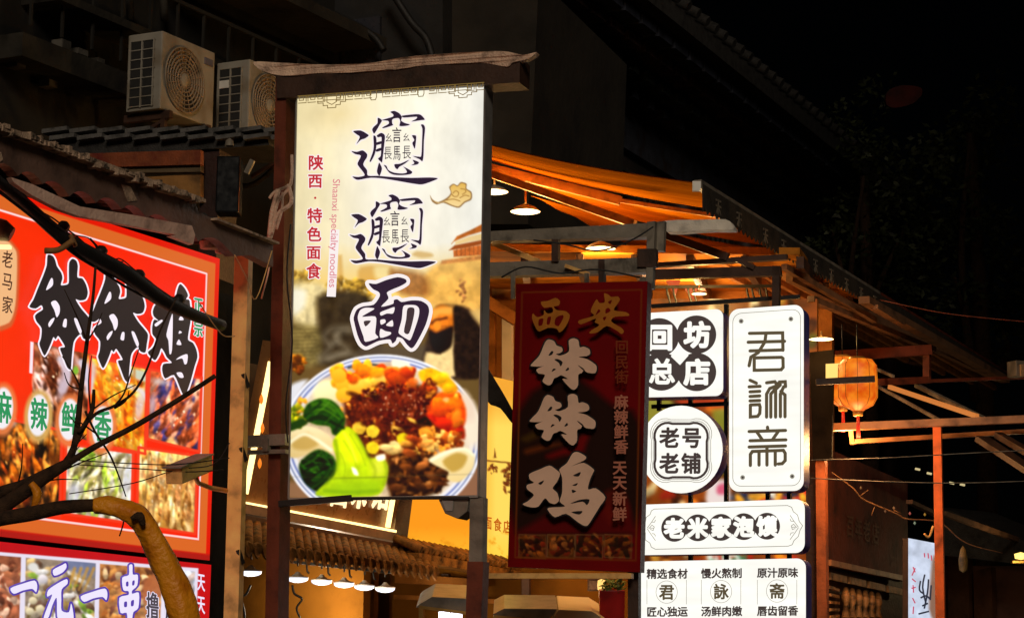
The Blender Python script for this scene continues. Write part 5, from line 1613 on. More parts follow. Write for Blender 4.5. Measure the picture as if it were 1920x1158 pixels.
# pendant lamps
def make_pendant(u, v):
    p = PX(-7.9).hit(u, v)
    o = thing('pendant_lamp', p, 'x', 'pendant lamp', 'pendant lamps in the noodle shop')
    mb = MB(); mb.lathe(p, [(0.010, 0.045), (0.022, 0.03), (0.04, 0.018), (0.070, 0.012), (0.071, 0.006), (0.0, 0.005)], 28); mb.build('lamp_shade', M['white_paint'], o)
    mb = MB(); mb.lathe(p, [(0.069, 0.005), (0.066, -0.008), (0.052, -0.018), (0.03, -0.024), (0.0, -0.026)], 28); mb.build('bulb', emit('opal_glow', (238, 242, 255), 1.35), o)
    mb = MB(); mb.tube([p + Vector((0, 0, 0.08)), p + Vector((0, 0, 0.17))], 0.006, 6); mb.build('cord', M['black'], o)
    lamp_light(p + Vector((0, 0, -0.06)), 3.2, o, (1, 0.8, 0.55), 0.03)
    return o
pl0 = make_pendant(558, 1084)
pl0['label'] = 'first pendant lamp right of the brown post, under the eave tiles'
for (u, v), lb_ in zip(((603, 1089), (645, 1094), (683, 1099), (722, 1103)), ('second pendant lamp from the brown post under the eave tiles', 'middle one of the five pendant lamps under the eave tiles', 'fourth pendant lamp from the brown post under the eave tiles', 'pendant lamp at the far right end of the row under the eave tiles')):
    dup(pl0, PX(-7.9).hit(u, v), lb_)
dup(pl0, PX(-7.9).hit(470, 1072), 'pendant lamp between the pale steel post and the brown post')

# yellow glowing sign
YC = [(806, 680), (972, 716), (962, 1064), (762, 1024)]
PYL = fit(YC, 16.6, -30, 30)
yel = thing('lightbox_sign', PYL.hit(860, 1050), 'glowing orange and yellow sign with dark leaf silhouettes behind the noodle sign', 'sign')
mb = MB(); mb.prism([PYL.hit(*c) for c in YC], -PYL.n * 0.12); mb.build('casing', M['wood_dark'], yel)
cv = Canvas(*YC, 2, (252, 176, 40))
X, Y, A, B = cv.X, cv.Y, cv.A, cv.B
cv.C[:] = np.array((250, 150, 22)) * (1 - np.clip((X - 880) / 50, 0, 1))[..., None] + np.array((255, 216, 92)) * np.clip((X - 880) / 50, 0, 1)[..., None]
cv.mix(np.clip((Y - 985) / 60, 0, 1) * 0.7, (255, 206, 60))
cv.mix(np.clip((fbm(X, Y, 9, 14) - 0.55) * 5, 0, 1) * np.clip((Y - 975) / 40, 0, 1) * 0.8, (230, 140, 16))
cv.mix(np.clip((800 - Y) / 60, 0, 1) * 0.7, (232, 140, 30))
rng = random.Random(6)
cv.blobs(30, inell(953, 900, 8, 30), [(120, 50, 10), (90, 36, 8)], 1, 3.5, rng, (1, 2.5), hl=0)
cv.blobs(12, inell(925, 880, 8, 10), [(120, 50, 10)], 1, 3, rng, (1, 2.5), hl=0)
cv.stroke([(905, 862), (965, 868)], 3, (120, 60, 14), 1, 0.9, sm=0)
cv.poly([(925, 858), (928, 840), (931, 858)], (120, 60, 14), 1, 0.9, sm=0)
cv.mesh('printed_face', PYL, printed('orange_glow_print', 1.05), yel, 0.002)
pr = Print(PYL, 0.006)
for ch, u, v in (('面', 915, 979), ('食', 933, 983), ('店', 951, 987)): pr.text(ch, u, v, 15, 26, 0, 0.03, ex=(1, 0.18))
pr.build('lettering', [emit('dark_orange_ink', (196, 92, 10), 1.0)], yel)
# scalloped tiles below it
mb = MB()
Aa, Ab = PYL.hit(770, 1030, 0.1), PYL.hit(965, 1066, 0.1)
for i in range(20):
    t = (i + .5) / 20
    p = Aa.lerp(Ab, t)
    mb.tube([p + Vector((-0.15, 0, 0.09)), p + Vector((0.06, 0, 0))], 0.03, 8)
mb.bar(Aa + Vector((0, 0, -0.05)), Ab + Vector((0, 0, -0.05)), 0.14, 0.06)
tag(mb.build('tiled_eave', M['tile_warm']), 'short row of brown eave tiles under the glowing orange sign', 'eave')
# dark tarpaulin hanging beside the sign edge
mb = MB()
mb.prism([at(u, v, 13.6) for u, v in smooth([(912, 690), (930, 715), (948, 745), (966, 780), (962, 795), (938, 765), (914, 752)], 3)], Fv * 0.06)
tag(mb.build('tarpaulin', M['cloth_dark']), 'black tarpaulin scrap hanging between the noodle sign and the dark red sign', 'tarpaulin')

# counter area below, between the signs
cs = thing('snack_stall', at(1000, 1300, 15.0), 'brown snack stall interior under the dark red hanging sign', 'stall')
PSt = PD(1000, 1120, 17.0, PM.n)
mb = MB(); mb.prism([PSt.hit(u, v) for u, v in [(735, 1060), (1215, 1060), (1215, 1420), (735, 1420)]], -PSt.n * 0.1); mb.build('back_wall', M['tan_wall'], cs)
mb = MB(); mb.prism([PSt.hit(u, v, 0.1) for u, v in [(740, 1074), (900, 1085), (900, 1100), (740, 1092)]], -PSt.n * 0.1)
mb.bar(PSt.hit(740, 1118, 0.12), PSt.hit(965, 1128, 0.12), 0.04, 0.035); mb.build('shelf', M['wood'], cs)
mb = MB()
for u in (834, 985):
    mb.prism([PSt.hit(u - 7, 1075, 0.05), PSt.hit(u + 7, 1075, 0.05), PSt.hit(u + 7, 1140, 0.05), PSt.hit(u - 7, 1140, 0.05)], -PSt.n * 0.05)
mb.build('upright', M['wood_dark'], cs)
# small canopies
for pts, lab, mtl in (([(786, 1132), (810, 1118), (872, 1121), (900, 1140), (900, 1148), (780, 1138)], 'grey tilted stall top with gold edge below the noodle sign', 0),
                      ([(925, 1150), (945, 1140), (1045, 1141), (1030, 1160), (925, 1160)], 'brown and grey tilted stall top under the dark red sign', 0),
                      ([(1036, 1158), (1048, 1142), (1110, 1145), (1134, 1160), (1036, 1162)], 'cream tilted stall top beside the red planter', 1)):
    q = thing('stall_canopy', at(pts[0][0], 1165, 14.5), lab, 'canopy')
    mb = MB(); mb.prism([at(u, v, 14.5) for u, v in pts], Fv * 0.7); mb.build('top', [M['casing_grey'], M['cream_wall']][mtl], q)
    mb = MB(); mb.bar(at(pts[0][0], pts[0][1] + 5, 14.45), at(pts[-2][0], pts[-2][1] + 4, 14.45), 0.02, 0.02)
    mb.bar(at(pts[0][0] + 5, pts[0][1] + 5, 14.5), at(pts[0][0] + 5, 1560, 14.5), 0.03, 0.03); mb.build('gold_edge', mat('brass_edge', (0.6, 0.35, 0.1), 0.35, 0.6, 0.2, 9, 0.05), q)
for u, lab in ((833, 'left of two square white lamps under the grey stall top'), (856, 'right of two square white lamps under the grey stall top')):
    q = thing('panel_lamp', at(u, 1168, 15.2), lab, 'lamp', 'square lamps')
    mb = MB(); mb.box(at(u, 1152, 15.2), 0.075, 0.03, 0.055, rz=YAW); mb.build('diffuser', E_['cool'], q)
    mb = MB(); mb.box(at(u, 1144.5, 15.2), 0.085, 0.06, 0.012, rz=YAW); mb.build('housing', M['steel_grey'], q)
pf = thing('picture_frame', at(1113, 1108, 16.2), 'small dark picture frame on the stall wall left of the red planter', 'picture frame')
mb = MB(); mb.box(at(1113, 1096, 16.2), .085, .02, .085, rz=YAW * .3); mb.build('frame', M['wood_dark'], pf)
mb = MB(); mb.box(at(1113, 1096, 16.18), .06, .02, .06, rz=YAW * .3); mb.build('picture', M['fascia'], pf)
# red planter with a plant
pt = thing('planter', at(1146, 1180, 14.6), 'red planter box with a green plant at the foot of the white signs', 'planter')
mb = MB(); mb.prism([at(u, v, 14.6) for u, v in [(1124, 1106), (1172, 1106), (1170, 1200), (1126, 1200)]], Fv * 0.15); mb.build('box', M['red_paint'], pt, bevel=0.004)
mb = MB()
rr = random.Random(5)
for i in range(60):
    p = at(1150 + rr.uniform(-20, 20), 1097 + rr.uniform(-12, 10), 14.6 + rr.uniform(0, 0.12))
    d = Vector((rr.uniform(-1, 1), rr.uniform(-1, 1), rr.uniform(0, 1))).normalized() * 0.035
    e = d.orthogonal().normalized() * 0.012
    mb.face([p - d, p + e, p + d, p - e])
mb.build('foliage', mat('bright_leaf', (0.16, 0.22, 0.04), 0.6, 0, 0.5, 30, 0), pt)
mb = MB(); mb.lathe(at(1128, 1096, 14.7), [(0.0, -0.04), (0.025, -0.03), (0.028, 0.0), (0.025, 0.03), (0.0, 0.04)], 14)
tag(mb.build('lantern_lamp', emit('yellow_lamp', (255, 200, 110), 1.4)), 'small yellow lamp beside the plant in the red planter', 'lamp')

# ================================================================== AWNINGS AND STALL FRAME (right)
def uvquad(name, quad, mt, parent, nu=24, nv=12, sag=0.0, thick=0.006):
    """a sagging cloth between four corners (near wall, near front, far front, far wall)"""
    a, b, c, d = [Vector(p) for p in quad]
    V, Fc, UV = [], [], []
    o_ = wloc(parent)
    nrm = (b - a).cross(d - a).normalized()
    for layer in (0, 1):
        for i in range(nv + 1):
            for j in range(nu + 1):
                s, t = j / nu, i / nv
                p = (a.lerp(b, s)).lerp(d.lerp(c, s), t) - Vector((0, 0, sag * math.sin(math.pi * s))) + Vector((0, 0, 0.006 * math.sin(t * 19 + s * 2)))
                V.append(p - o_ + nrm * thick * layer); UV.append((s, t))
    w = nu + 1
    off = w * (nv + 1)
    for layer in (0, 1):
        for i in range(nv):
            for j in range(nu):
                k_ = layer * off + i * w + j
                f = [k_, k_ + 1, k_ + w + 1, k_ + w]
                Fc.append(f if layer else f[::-1])
    me = bpy.data.meshes.new(name)
    me.from_pydata([tuple(v) for v in V], [], Fc)
    ul = me.uv_layers.new(name='uv')
    for lp in me.loops: ul.data[lp.index].uv = UV[lp.vertex_index]
    for p in me.polygons: p.use_smooth = True
    me.materials.append(mt)
    o = bpy.data.objects.new(name, me); COL.objects.link(o); o.parent = parent
    return o

YA = 13.3
F0 = at(1310, 346, 13.6)                       # near front corner
def front(u):
    """point on the front edge line (along the street) seen at pixel column u"""
    best = None
    for i in range(1600):
        s = i * 0.01
        p = F0 + VPd * s - CAM
        uu = 960 + FOC * p.dot(Rv) / p.dot(Fv)
        if best is None or abs(uu - u) < best[0]: best = (abs(uu - u), F0 + VPd * s, s)
    return best[1], best[2]
PN = Pl(F0, PM.n)                              # near edge lies across the street, like the signs
W0 = PN.hit(740, 222)
wdir = W0 - F0
for_lab = []
aw1 = thing('awning', F0, 'nearest orange striped awning lit from below, right of the noodle sign', 'awning', 'orange awnings')
_, s1 = front(1402)
uvquad('canvas', [W0, F0, F0 + VPd * s1, W0 + VPd * s1], M['canvas'], aw1, sag=0.05)
mb = MB()
def fz(x, s, dz=0): return F0 + wdir * x + VPd * s + Vector((0, 0, dz))
mb.bar(fz(1.0, s1 - 0.06, -0.07), fz(0.42, s1 - 0.06, -0.10), 0.05, 0.06)
mb.bar(fz(0.42, s1 - 0.06, -0.10), fz(0.03, s1 - 0.06, -0.05), 0.022, 0.025)
mb.build('arm', M['steel_galv'], aw1)
mb = MB(); mb.bar(fz(0, -0.02, 0), fz(0, s1, 0), 0.05, 0.05); mb.build('front_bar', M['steel_grey'], aw1)
mb = MB(); mb.box(fz(0, -0.04, -0.02), 0.05, 0.03, 0.06, rz=YAW); mb.build('end_cap', M['white_paint'], aw1)
# valance with pale characters
_, sE = front(1645)
def valance(s0_, s1_, h0, h1):
    n_ = int((s1_ - s0_) / 0.085)
    pts = [F0 + VPd * s0_, F0 + VPd * s1_]
    low_ = []
    for i in range(n_ + 1):
        s = s1_ + (s0_ - s1_) * i / n_
        h = h0 + (h1 - h0) * (s - s0_) / (s1_ - s0_)
        low_.append(F0 + VPd * s + Vector((0, 0, -h)))
        if i < n_:
            s2 = s + (s0_ - s1_) / n_ * 0.5
            low_.append(F0 + VPd * s2 + Vector((0, 0, -h + 0.035)))
    return pts + low_
mb = MB(); mb.prism([p + side * 0.03 for p in valance(0, s1, 0.17, 0.165)], -side * 0.008)
mb.build('valance', M['cloth_dark'], aw1)
aw2 = thing('awning', F0 + VPd * s1, 'middle orange awning with its white rolled edge above the stall frame', 'awning', 'orange awnings')
_, s2 = front(1500)
dz2 = -0.03
uvquad('canvas', [fz(1, s1 + .03, dz2), fz(0, s1 + .03, dz2), fz(0, s2, dz2), fz(1, s2, dz2)], M['canvas'], aw2, sag=0.05)
mb = MB(); mb.prism([p + side * 0.03 for p in [*valance(s1, s2, 0.165, 0.155)]], -side * 0.008); mb.build('valance', M['cloth_dark'], aw2)
mb = MB(); mb.bar(fz(0, s1, 0), fz(0, s2, 0), 0.05, 0.05); mb.build('front_bar', M['steel_grey'], aw2)
mb = MB(); mb.bar(at(915, 324, 14.9), at(1190, 420, 14.5), 0.06, 0.05); mb.build('arm', M['steel_galv'], aw2)
aw3 = thing('awning', F0 + VPd * s2, 'farthest orange awning in the row, over the white signs', 'awning', 'orange awnings')
uvquad('canvas', [fz(1, s2 + .03, -0.06), fz(0, s2 + .03, -0.06), fz(0, sE, -0.06), fz(1, sE, -0.06)], M['canvas'], aw3, sag=0.05)
mb = MB(); mb.prism([p + side * 0.03 for p in [*valance(s2, sE, 0.155, 0.13)]], -side * 0.008); mb.build('valance', M['cloth_dark'], aw3)
mb = MB(); mb.bar(fz(0, s2, 0), fz(0, sE, 0), 0.05, 0.05); mb.build('front_bar', M['steel_grey'], aw3)
mb = MB()
mb.bar(fz(0.62, sE - .8, -0.12), fz(0.02, sE - .8, -0.08), 0.03, 0.03)
mb.build('arm', M['steel_galv'], aw3)
_, sF = front(1884)
aw4 = thing('awning', F0 + VPd * sE, 'dark brown sloping canopy running down to the right from the orange awnings', 'awning')
uvquad('canvas', [fz(1, sE + .03, -0.10), fz(0, sE + .03, -0.10), fz(0, sF, -0.10), fz(1, sF, -0.10)], mat('brown_canvas', (0.13, 0.055, 0.02), 0.8, 0, 0.4, 5, 0.3), aw4, sag=0.04)
mb = MB(); mb.prism([p + side * 0.03 for p in valance(sE, sF, 0.10, 0.07)], -side * 0.008); mb.build('valance', M['cloth_dark'], aw4)
mb = MB(); mb.bar(fz(0, sE, 0), fz(0, sF, 0), 0.05, 0.05); mb.build('front_bar', M['steel_brown'], aw4)
slat = mat('warm_lit_slat', (0.40, 0.17, 0.05), 0.5, 0, 0.3, 8, 0.2)
for x_, z_, a_, b_ in ((0.05, -.16, s2, sF), (0.10, -.20, s2 + .3, sF - .6), (0.17, -.22, s2, sF - 1.2), (0.25, -.24, s2 - .3, sF - 2), (0.34, -.26, s2 - .3, sE + .5)):
    mb = MB(); mb.bar(fz(x_, a_, z_), fz(x_, b_, z_), 0.035, 0.045); mb.build('slat', slat, aw4)
for i in range(9):
    s_ = s2 + .2 + i * (sF - s2 - 1) / 9
    mb = MB(); mb.bar(fz(0.02, s_, -.13), fz(0.30, s_ , -.22), 0.02, 0.03); mb.build('batten', M['wood_dark'], aw4)
# pale marks on the valances
for a_, sa, sb in ((aw1, 0.0, s1), (aw2, s1, s2), (aw3, s2, sE)):
    mb = MB()
    rr = random.Random(int(sa * 10))
    s = sa + 0.28
    while s < sb - 0.1:
        c = F0 + VPd * s + Vector((0, 0, -0.085)) + side * 0.034
        for (x0, z0, x1, z1) in ((-.05, .035, .05, .04), (-.05, 0, .05, .005), (0, .045, -.01, -.05), (-.04, -.045, -.01, -.005), (.01, -.01, .045, -.045)):
            mb.bar(c + VPd * x0 + Vector((0, 0, z0)), c + VPd * x1 + Vector((0, 0, z1)), 0.003, 0.012)
        s += 0.42
    mb.build('lettering', mat('faded_white_letters', (0.17, 0.14, 0.10), 0.7, 0, 0.3, 20, 0), a_)

# white rolled canvas
mb = MB()
PRl = PD(1310, 425, 13.5, PM.n)
mb.prism([PRl.hit(u, v) for u, v in smooth([(1246, 414), (1300, 412), (1360, 411), (1372, 420), (1376, 430), (1340, 430), (1300, 432), (1250, 434)], 2)], -PRl.n * 0.10)
tag(mb.build('rolled_canvas', M['cloth_white']), 'white rolled canvas on the end of the stall beam under the awning', 'canvas roll')

# stall frame: beams and posts
sf = thing('stall_scaffold', at(1225, 1500, 13.0), 'grey steel stall frame holding the dark red hanging sign', 'frame')
PS = PD(1100, 480, 13.0, PM.n)
mb = MB()
mb.prism([PS.hit(u, v) for u, v in [(905, 434), (1216, 418), (1218, 444), (905, 452)]], -PS.n * 0.09)
mb.build('top_beam', M['steel_grey'], sf)
mb = MB()
mb.prism([PS.hit(u, v) for u, v in [(905, 492), (1216, 482), (1218, 510), (905, 518)]], -PS.n * 0.09)
mb.build('lower_beam', M['steel_grey'], sf)
mb = MB()
for u0_, u1_, v0, v1 in ((1034, 1046, 448, 490), (1122, 1132, 486, 530), (1195, 1230, 466, 500)):
    mb = MB(); mb.prism([PS.hit(u, v, 0.02) for u, v in [(u0_, v0), (u1_, v0), (u1_, v1), (u0_, v1)]], -PS.n * 0.05)
    mb.build('hanger', M['steel_dark'], sf)
mb = MB()
mb.prism([PS.hit(u, v, 0.015) for u, v in [(1213, 416), (1228, 414), (1223, 540), (1211, 540)]], -PS.n * 0.06)
mb.prism([PS.hit(u, v, -0.05) for u, v in [(1230, 416), (1246, 414), (1244, 470), (1230, 470)]], -PS.n * 0.05)
mb.bar(PS.hit(1210, 520, -0.03), PS.hit(1188, 1090, -0.03), 0.05, 0.05)
mb.build('post', M['steel_grey'], sf)
mb = MB(); mb.prism([PS.hit(u, v) for u, v in [(1177, 1070), (1197, 1070), (1197, 1160), (1177, 1160)]], -PS.n * 0.06)
lo = PS.hit(1187, 1160)
mb.box((lo.x, lo.y + 0.03, lo.z / 2), 0.06, 0.06, lo.z, rz=math.atan2(PM.n.x, -PM.n.y))
mb.build('post_base', M['steel_dark'], sf)
mb = MB()
mb.bar(PS.hit(926, 456, -0.2), PS.hit(1010, 490, -0.1), 0.03, 0.03)
mb.bar(PS.hit(1060, 498, 0.03), PS.hit(1105, 514, 0.03), 0.02, 0.02)
mb.build('brace', M['steel_galv'], sf)
mb = MB()
PS2 = PD(1350, 510, 14.2, PM.n)
mb.prism([PS2.hit(u, v) for u, v in [(1222, 505), (1462, 498), (1464, 516), (1222, 522)]], -PS2.n * 0.06)
mb.prism([PS2.hit(u, v) for u, v in [(1448, 498), (1462, 498), (1460, 575), (1447, 575)]], -PS2.n * 0.06)
mb.prism([PS2.hit(u, v, -0.1) for u, v in [(1232, 492), (1475, 476), (1475, 486), (1232, 500)]], -PS2.n * 0.05)
mb.bar(PS2.hit(1380, 486, 0.0), PS2.hit(1415, 502, 0.0), 0.03, 0.03)
mb.bar(PS2.hit(1246, 440, -0.1), PS2.hit(1365, 482, -0.1), 0.03, 0.05)
mb.build('side_beam', M['steel_dark'], sf)

for pts, lab in (([(1225, 425), (1180, 452), (1120, 470), (1060, 458), (1000, 450)], 'thin black wire looped below the top stall beam'),
                 ([(940, 520), (985, 500), (1050, 512), (1120, 505), (1200, 520)], 'thin black wire slung along the lower stall beam'),
                 ([(545, 420), (538, 520), (548, 640), (536, 760), (540, 830)], 'thin black wire running down the brown sign post')):
    mb = MB(); tubepx(mb, pts, 12.8 if pts[0][0] > 600 else 10.75, 1.6, 6, 5); tag(mb.build('wire', M['black']), lab, 'wire')
# pan lamps under the awning
def make_pan(p, lab):
    o = thing('pan_lamp', p, lab, 'lamp', 'pan lamps under the awnings')
    mb = MB(); mb.lathe(p, [(0.01, 0.055), (0.07, 0.03), (0.105, 0.002), (0.10, 0.0)], 28); mb.build('lamp_shade', M['steel_grey'], o)
    mb = MB(); mb.lathe(p, [(0.0, -0.006), (0.085, -0.004), (0.10, 0.001)], 28); mb.build('bulb', E_['warm'], o)
    mb = MB(); mb.tube([p + Vector((0, 0, 0.05)), p + Vector((0, 0, 0.16))], 0.008, 6); mb.build('rod', M['steel_galv'], o)
    lamp_light(p + Vector((0, 0, -0.14)), 27, o, (1, 0.58, 0.18), 0.06)
    return o
pan = make_pan(at(985, 397, 15.2), 'pan lamp glowing above the top stall beam, just under the awning edge')
dup(pan, at(1126, 467, 15.0), 'pan lamp glowing in the gap between the two grey stall beams')
dup(pan, at(927, 360, 16.4), 'pan lamp half hidden by the right edge of the noodle sign')
_p = dup(pan, at(1311, 551, 15.4), 'pan lamp glowing between the red paper pennants above the square white sign')
_p.scale = (0.5, 0.5, 0.4)
_p = dup(pan, at(1540, 636, 14.9), 'pan lamp glowing right of the tallest white sign')

_p.scale = (0.8, 0.8, 0.35)
for c_ in _p.children:
    if c_.type == 'LIGHT': c_.data = c_.data.copy(); c_.data.energy = 8
# interior behind: ceiling boards, beams, back wall in the gaps
si = thing('stall_interior', at(1150, 1400, 17.5), 'warm timber interior of the stalls behind the hanging signs', 'stall')
PI = PD(1150, 600, 17.8, PM.n)
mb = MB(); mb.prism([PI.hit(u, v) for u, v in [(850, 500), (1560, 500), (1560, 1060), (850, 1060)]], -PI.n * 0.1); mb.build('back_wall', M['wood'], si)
mb = MB()
c0, c1, c2, c3 = [at(u, v, d) for u, v, d in ((880, 470, 15.0), (1500, 478, 15.0), (1560, 560, 18.0), (880, 540, 18.0))]
mb.prism([c0, c1, c2, c3], Vector((0, 0, 0.05)))
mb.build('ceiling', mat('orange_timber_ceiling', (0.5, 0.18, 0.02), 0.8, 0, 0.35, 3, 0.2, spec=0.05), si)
mb = MB()
for i in range(7):
    t = i / 6
    mb.bar(c0.lerp(c1, t) - Vector((0, 0, 0.05)), c3.lerp(c2, t) - Vector((0, 0, 0.05)), 0.05, 0.08)
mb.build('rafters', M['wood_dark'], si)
mb = MB()
for u, v0, v1, w in ((922, 560, 760, 10), (950, 590, 760, 18), (915, 520, 620, 6)):
    mb.prism([PI.hit(u - w / 2, v0, 0.2), PI.hit(u + w / 2, v0, 0.2), PI.hit(u + w / 2, v1, 0.2), PI.hit(u - w / 2, v1, 0.2)], -PI.n * 0.05, mi=1 if w == 18 else 0)
mb.bar(PI.hit(905, 560, 0.4), PI.hit(968, 600, 0.3), 0.06, 0.09)
mb.build('upright', [M['wood'], M['cream_wall']], si)
lamp_light(at(1290, 560, 16.6), 38, si, (1, 0.6, 0.28), 0.08)
lamp_light(at(945, 640, 16.4), 16, si, (1, 0.6, 0.24), 0.08)
lamp_light(at(1010, 1130, 16.0), 6, si, (1, 0.6, 0.24), 0.08)
lamp_light(at(1500, 900, 16.2), 10, si, (1, 0.55, 0.22), 0.08)
lamp_light(at(600, 1140, 16.4), 26, si, (1, 0.84, 0.6), 0.1)
lamp_light(at(800, 1130, 15.6), 3, si, (1, 0.68, 0.36), 0.08)

# hooks and bunting in the gap
mb = MB()
rr = random.Random(12)
for u in (1250, 1262, 1290, 1300, 1400, 1410, 1424, 1436, 1452):
    tubepx(mb, [(u, 540), (u + 2, 552), (u + 6, 566), (u + 1, 572)], 15.6, 2.2, 6, 3)
mb.bar(at(1225, 538, 15.6), at(1460, 536, 15.6), 0.02, 0.02)
tag(mb.build('hook_rail', M['black']), 'black rail of hooks under the stall roof above the white signs', 'rail')
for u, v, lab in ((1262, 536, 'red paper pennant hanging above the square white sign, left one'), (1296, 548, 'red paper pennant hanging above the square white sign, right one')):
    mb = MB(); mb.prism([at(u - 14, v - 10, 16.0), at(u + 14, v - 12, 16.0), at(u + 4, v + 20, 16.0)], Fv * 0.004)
    tag(mb.build('pennant', emit('red_glow_paper', (206, 30, 12), 0.8)), lab, 'pennant')  # lit look of the paper put in as emission
# glowing board added for the lit, cluttered shop interior behind the white signs
GC = [(1195, 560), (1532, 560), (1530, 1200), (1190, 1200)]
PG = PD(1380, 880, 15.4, PM.n)
gd = thing('clutter_board', PG.hit(1380, 1200), 'glowing painted board standing in for the cluttered shop interior behind the white signs', 'backdrop')
mb = MB(); mb.prism([PG.hit(*c) for c in GC], -PG.n * 0.06); mb.build('board', M['wood'], gd)
cv = Canvas(*GC, 3, (150, 66, 14))
X, Y = cv.X, cv.Y
cv.C *= (0.75 + 0.8 * (fbm(X, Y, 30, 41) - 0.3))[..., None]
rng = random.Random(14)
cv.blobs(420, inpoly(GC), [(236, 120, 20), (255, 180, 60), (150, 60, 10), (60, 20, 8), (200, 40, 20), (255, 220, 150), (90, 40, 10), (110, 100, 30), (40, 16, 8)], 3, 12, rng, (1, 2.4), soft=2)
cv.poly([(1200, 745), (1260, 750), (1260, 800), (1200, 830)], (150, 150, 50), 4, 0.9)
cv.poly([(1335, 770), (1368, 775), (1368, 850), (1345, 820)], (140, 140, 40), 4, 0.9)
cv.poly([(1270, 740), (1370, 735), (1370, 762), (1280, 760)], (190, 50, 20), 4, 0.9)
cv.poly([(1330, 905), (1365, 900), (1366, 945), (1325, 945)], (255, 240, 236), 3, 0.95)
cv.poly([(1345, 910), (1360, 905), (1362, 925), (1345, 925)], (220, 60, 100), 2, 0.8)
cv.poly([(1330, 1035), (1390, 1035), (1390, 1052), (1330, 1052)], (240, 244, 226), 3, 0.9)
cv.blobs(26, inpoly([(1330, 1030), (1400, 1030), (1400, 1056), (1330, 1056)]), [(40, 130, 80), (240, 244, 230), (200, 50, 30)], 2, 5, rng)
cv.blobs(60, inpoly([(1370, 915), (1515, 915), (1515, 945), (1370, 945)]), [(255, 246, 220), (226, 30, 30), (255, 170, 40), (40, 30, 40), (30, 40, 70)], 3, 8, rng)
cv.blur(2)
cv.mesh('pictures', PG, printed('clutter_glow_print', 0.9), gd, 0.003)  # painted clutter and glow of the shop interior

# ================================================================== DARK RED HANGING SIGN
XC = [(968, 532), (1214, 527), (1200, 1072), (952, 1062)]
PXI = PD(1085, 800, 12.75, PM.n)
xi = thing('hanging_sign', PXI.hit(1080, 1065), 'unlit dark red hanging sign with pale fat characters under the grey stall beams', 'sign')
mb = MB(); mb.prism([PXI.hit(*c) for c in XC], -PXI.n * 0.1); mb.build('casing', mat('dark_red_casing', (0.10, 0.008, 0.006), 0.5, 0, 0.2, 9, 0.05), xi, bevel=0.003)
mb = MB()
mb.bar(PXI.hit(912, 1079, 0.0), PXI.hit(1186, 1079, 0.0), 0.05, 0.03)
mb.build('bottom_tube', M['steel_galv'], xi)
mb = MB()
for u, v0, v1 in ((962, 500, 560), (1100, 512, 532)):
    mb = MB(); mb.bar(PXI.hit(u, v0, -0.03), PXI.hit(u, v1, -0.03), 0.02, 0.02); mb.build('hanger', M['steel_grey'], xi)
K = 1.0
cv = Canvas(*XC, 1.8, (118, 6, 8))
X, Y, A, B = cv.X, cv.Y, cv.A, cv.B
cv.C[:] = (122, 0, 4)
cv.C *= (1 + 0.15 * (fbm(X, Y, 60, 2) - 0.5))[..., None]
rng = random.Random(21)
inner = [(979, 548), (1203, 543), (1192, 1050), (966, 1044)]
cv.poly([(972, 770), (1060, 700), (1100, 720), (1150, 760), (1198, 790), (1190, 1000), (968, 998)], (34, 20, 10), 8, 0.9)
x7 = lambda pts: rp(pts, 970, 720, 7.24)
cv.poly(x7([(60, 720), (200, 650), (330, 600), (330, 680), (150, 780), (60, 760)]), (92, 64, 12), 5, 0.8)
cv.poly(x7([(110, 880), (400, 810), (700, 790), (420, 870), (130, 950)]), (136, 60, 16), 5, 0.8)
cv.poly(x7([(400, 960), (700, 830), (850, 700), (1000, 620), (940, 800), (880, 930), (640, 960), (460, 1010)]), (140, 8, 8), 6, 0.9)
cv.poly([(990, 985), (1040, 960), (1130, 950), (1170, 930), (1190, 985), (1190, 1000), (985, 1000)], (112, 4, 8), 7, 0.9)
cv.poly([(1130, 925), (1165, 915), (1180, 960), (1150, 985), (1130, 960)], (130, 26, 10), 7, 0.7)
for i in range(4):
    x0 = 973 + i * 53.5
    qd = [(x0, 1001), (x0 + 51, 1002), (x0 + 50, 1046), (x0 - 1, 1044)]
    cv.poly(qd, [(110, 50, 16), (120, 62, 18), (116, 34, 14), (130, 40, 12)][i], 1, 1, sm=0, tex=0.4, tsc=8)
    cv.blobs(46, inpoly([(x0 + 4, 1006), (x0 + 46, 1007), (x0 + 45, 1042), (x0 + 3, 1040)]), [(150, 76, 20), (70, 22, 8), (170, 96, 40), (136, 40, 14), (50, 26, 12)], 2, 6, rng, (1, 2.6))
    cv.stroke(qd + [qd[0]], 1.6, (150, 110, 66), 0.8, 0.9, sm=0)
cv.stroke(inner + [inner[0]], 3.2, (140, 66, 14), 1.2, 0.9, sm=0)
cv.mesh('printed_face', PXI, printed('dark_red_print', 0), xi, 0.002)
pr = Print(PXI, 0.0045)
x5 = lambda pts: rp(pts, 970, 540, 5.79)
XI_ = [(255, 150), (330, 138), (415, 105), (462, 140), (450, 188), (395, 200), (430, 238), (520, 248), (570, 295), (545, 380), (500, 450), (455, 480), (425, 440), (335, 430), (240, 470), (200, 430), (160, 330), (170, 275), (215, 315), (285, 290), (290, 240), (330, 275), (385, 260), (375, 205), (290, 212)]
XIH = [[(235, 340), (282, 330), (270, 400), (230, 405)], [(328, 320), (366, 310), (350, 390), (320, 390)], [(420, 320), (490, 290), (500, 320), (450, 410), (405, 390)]]
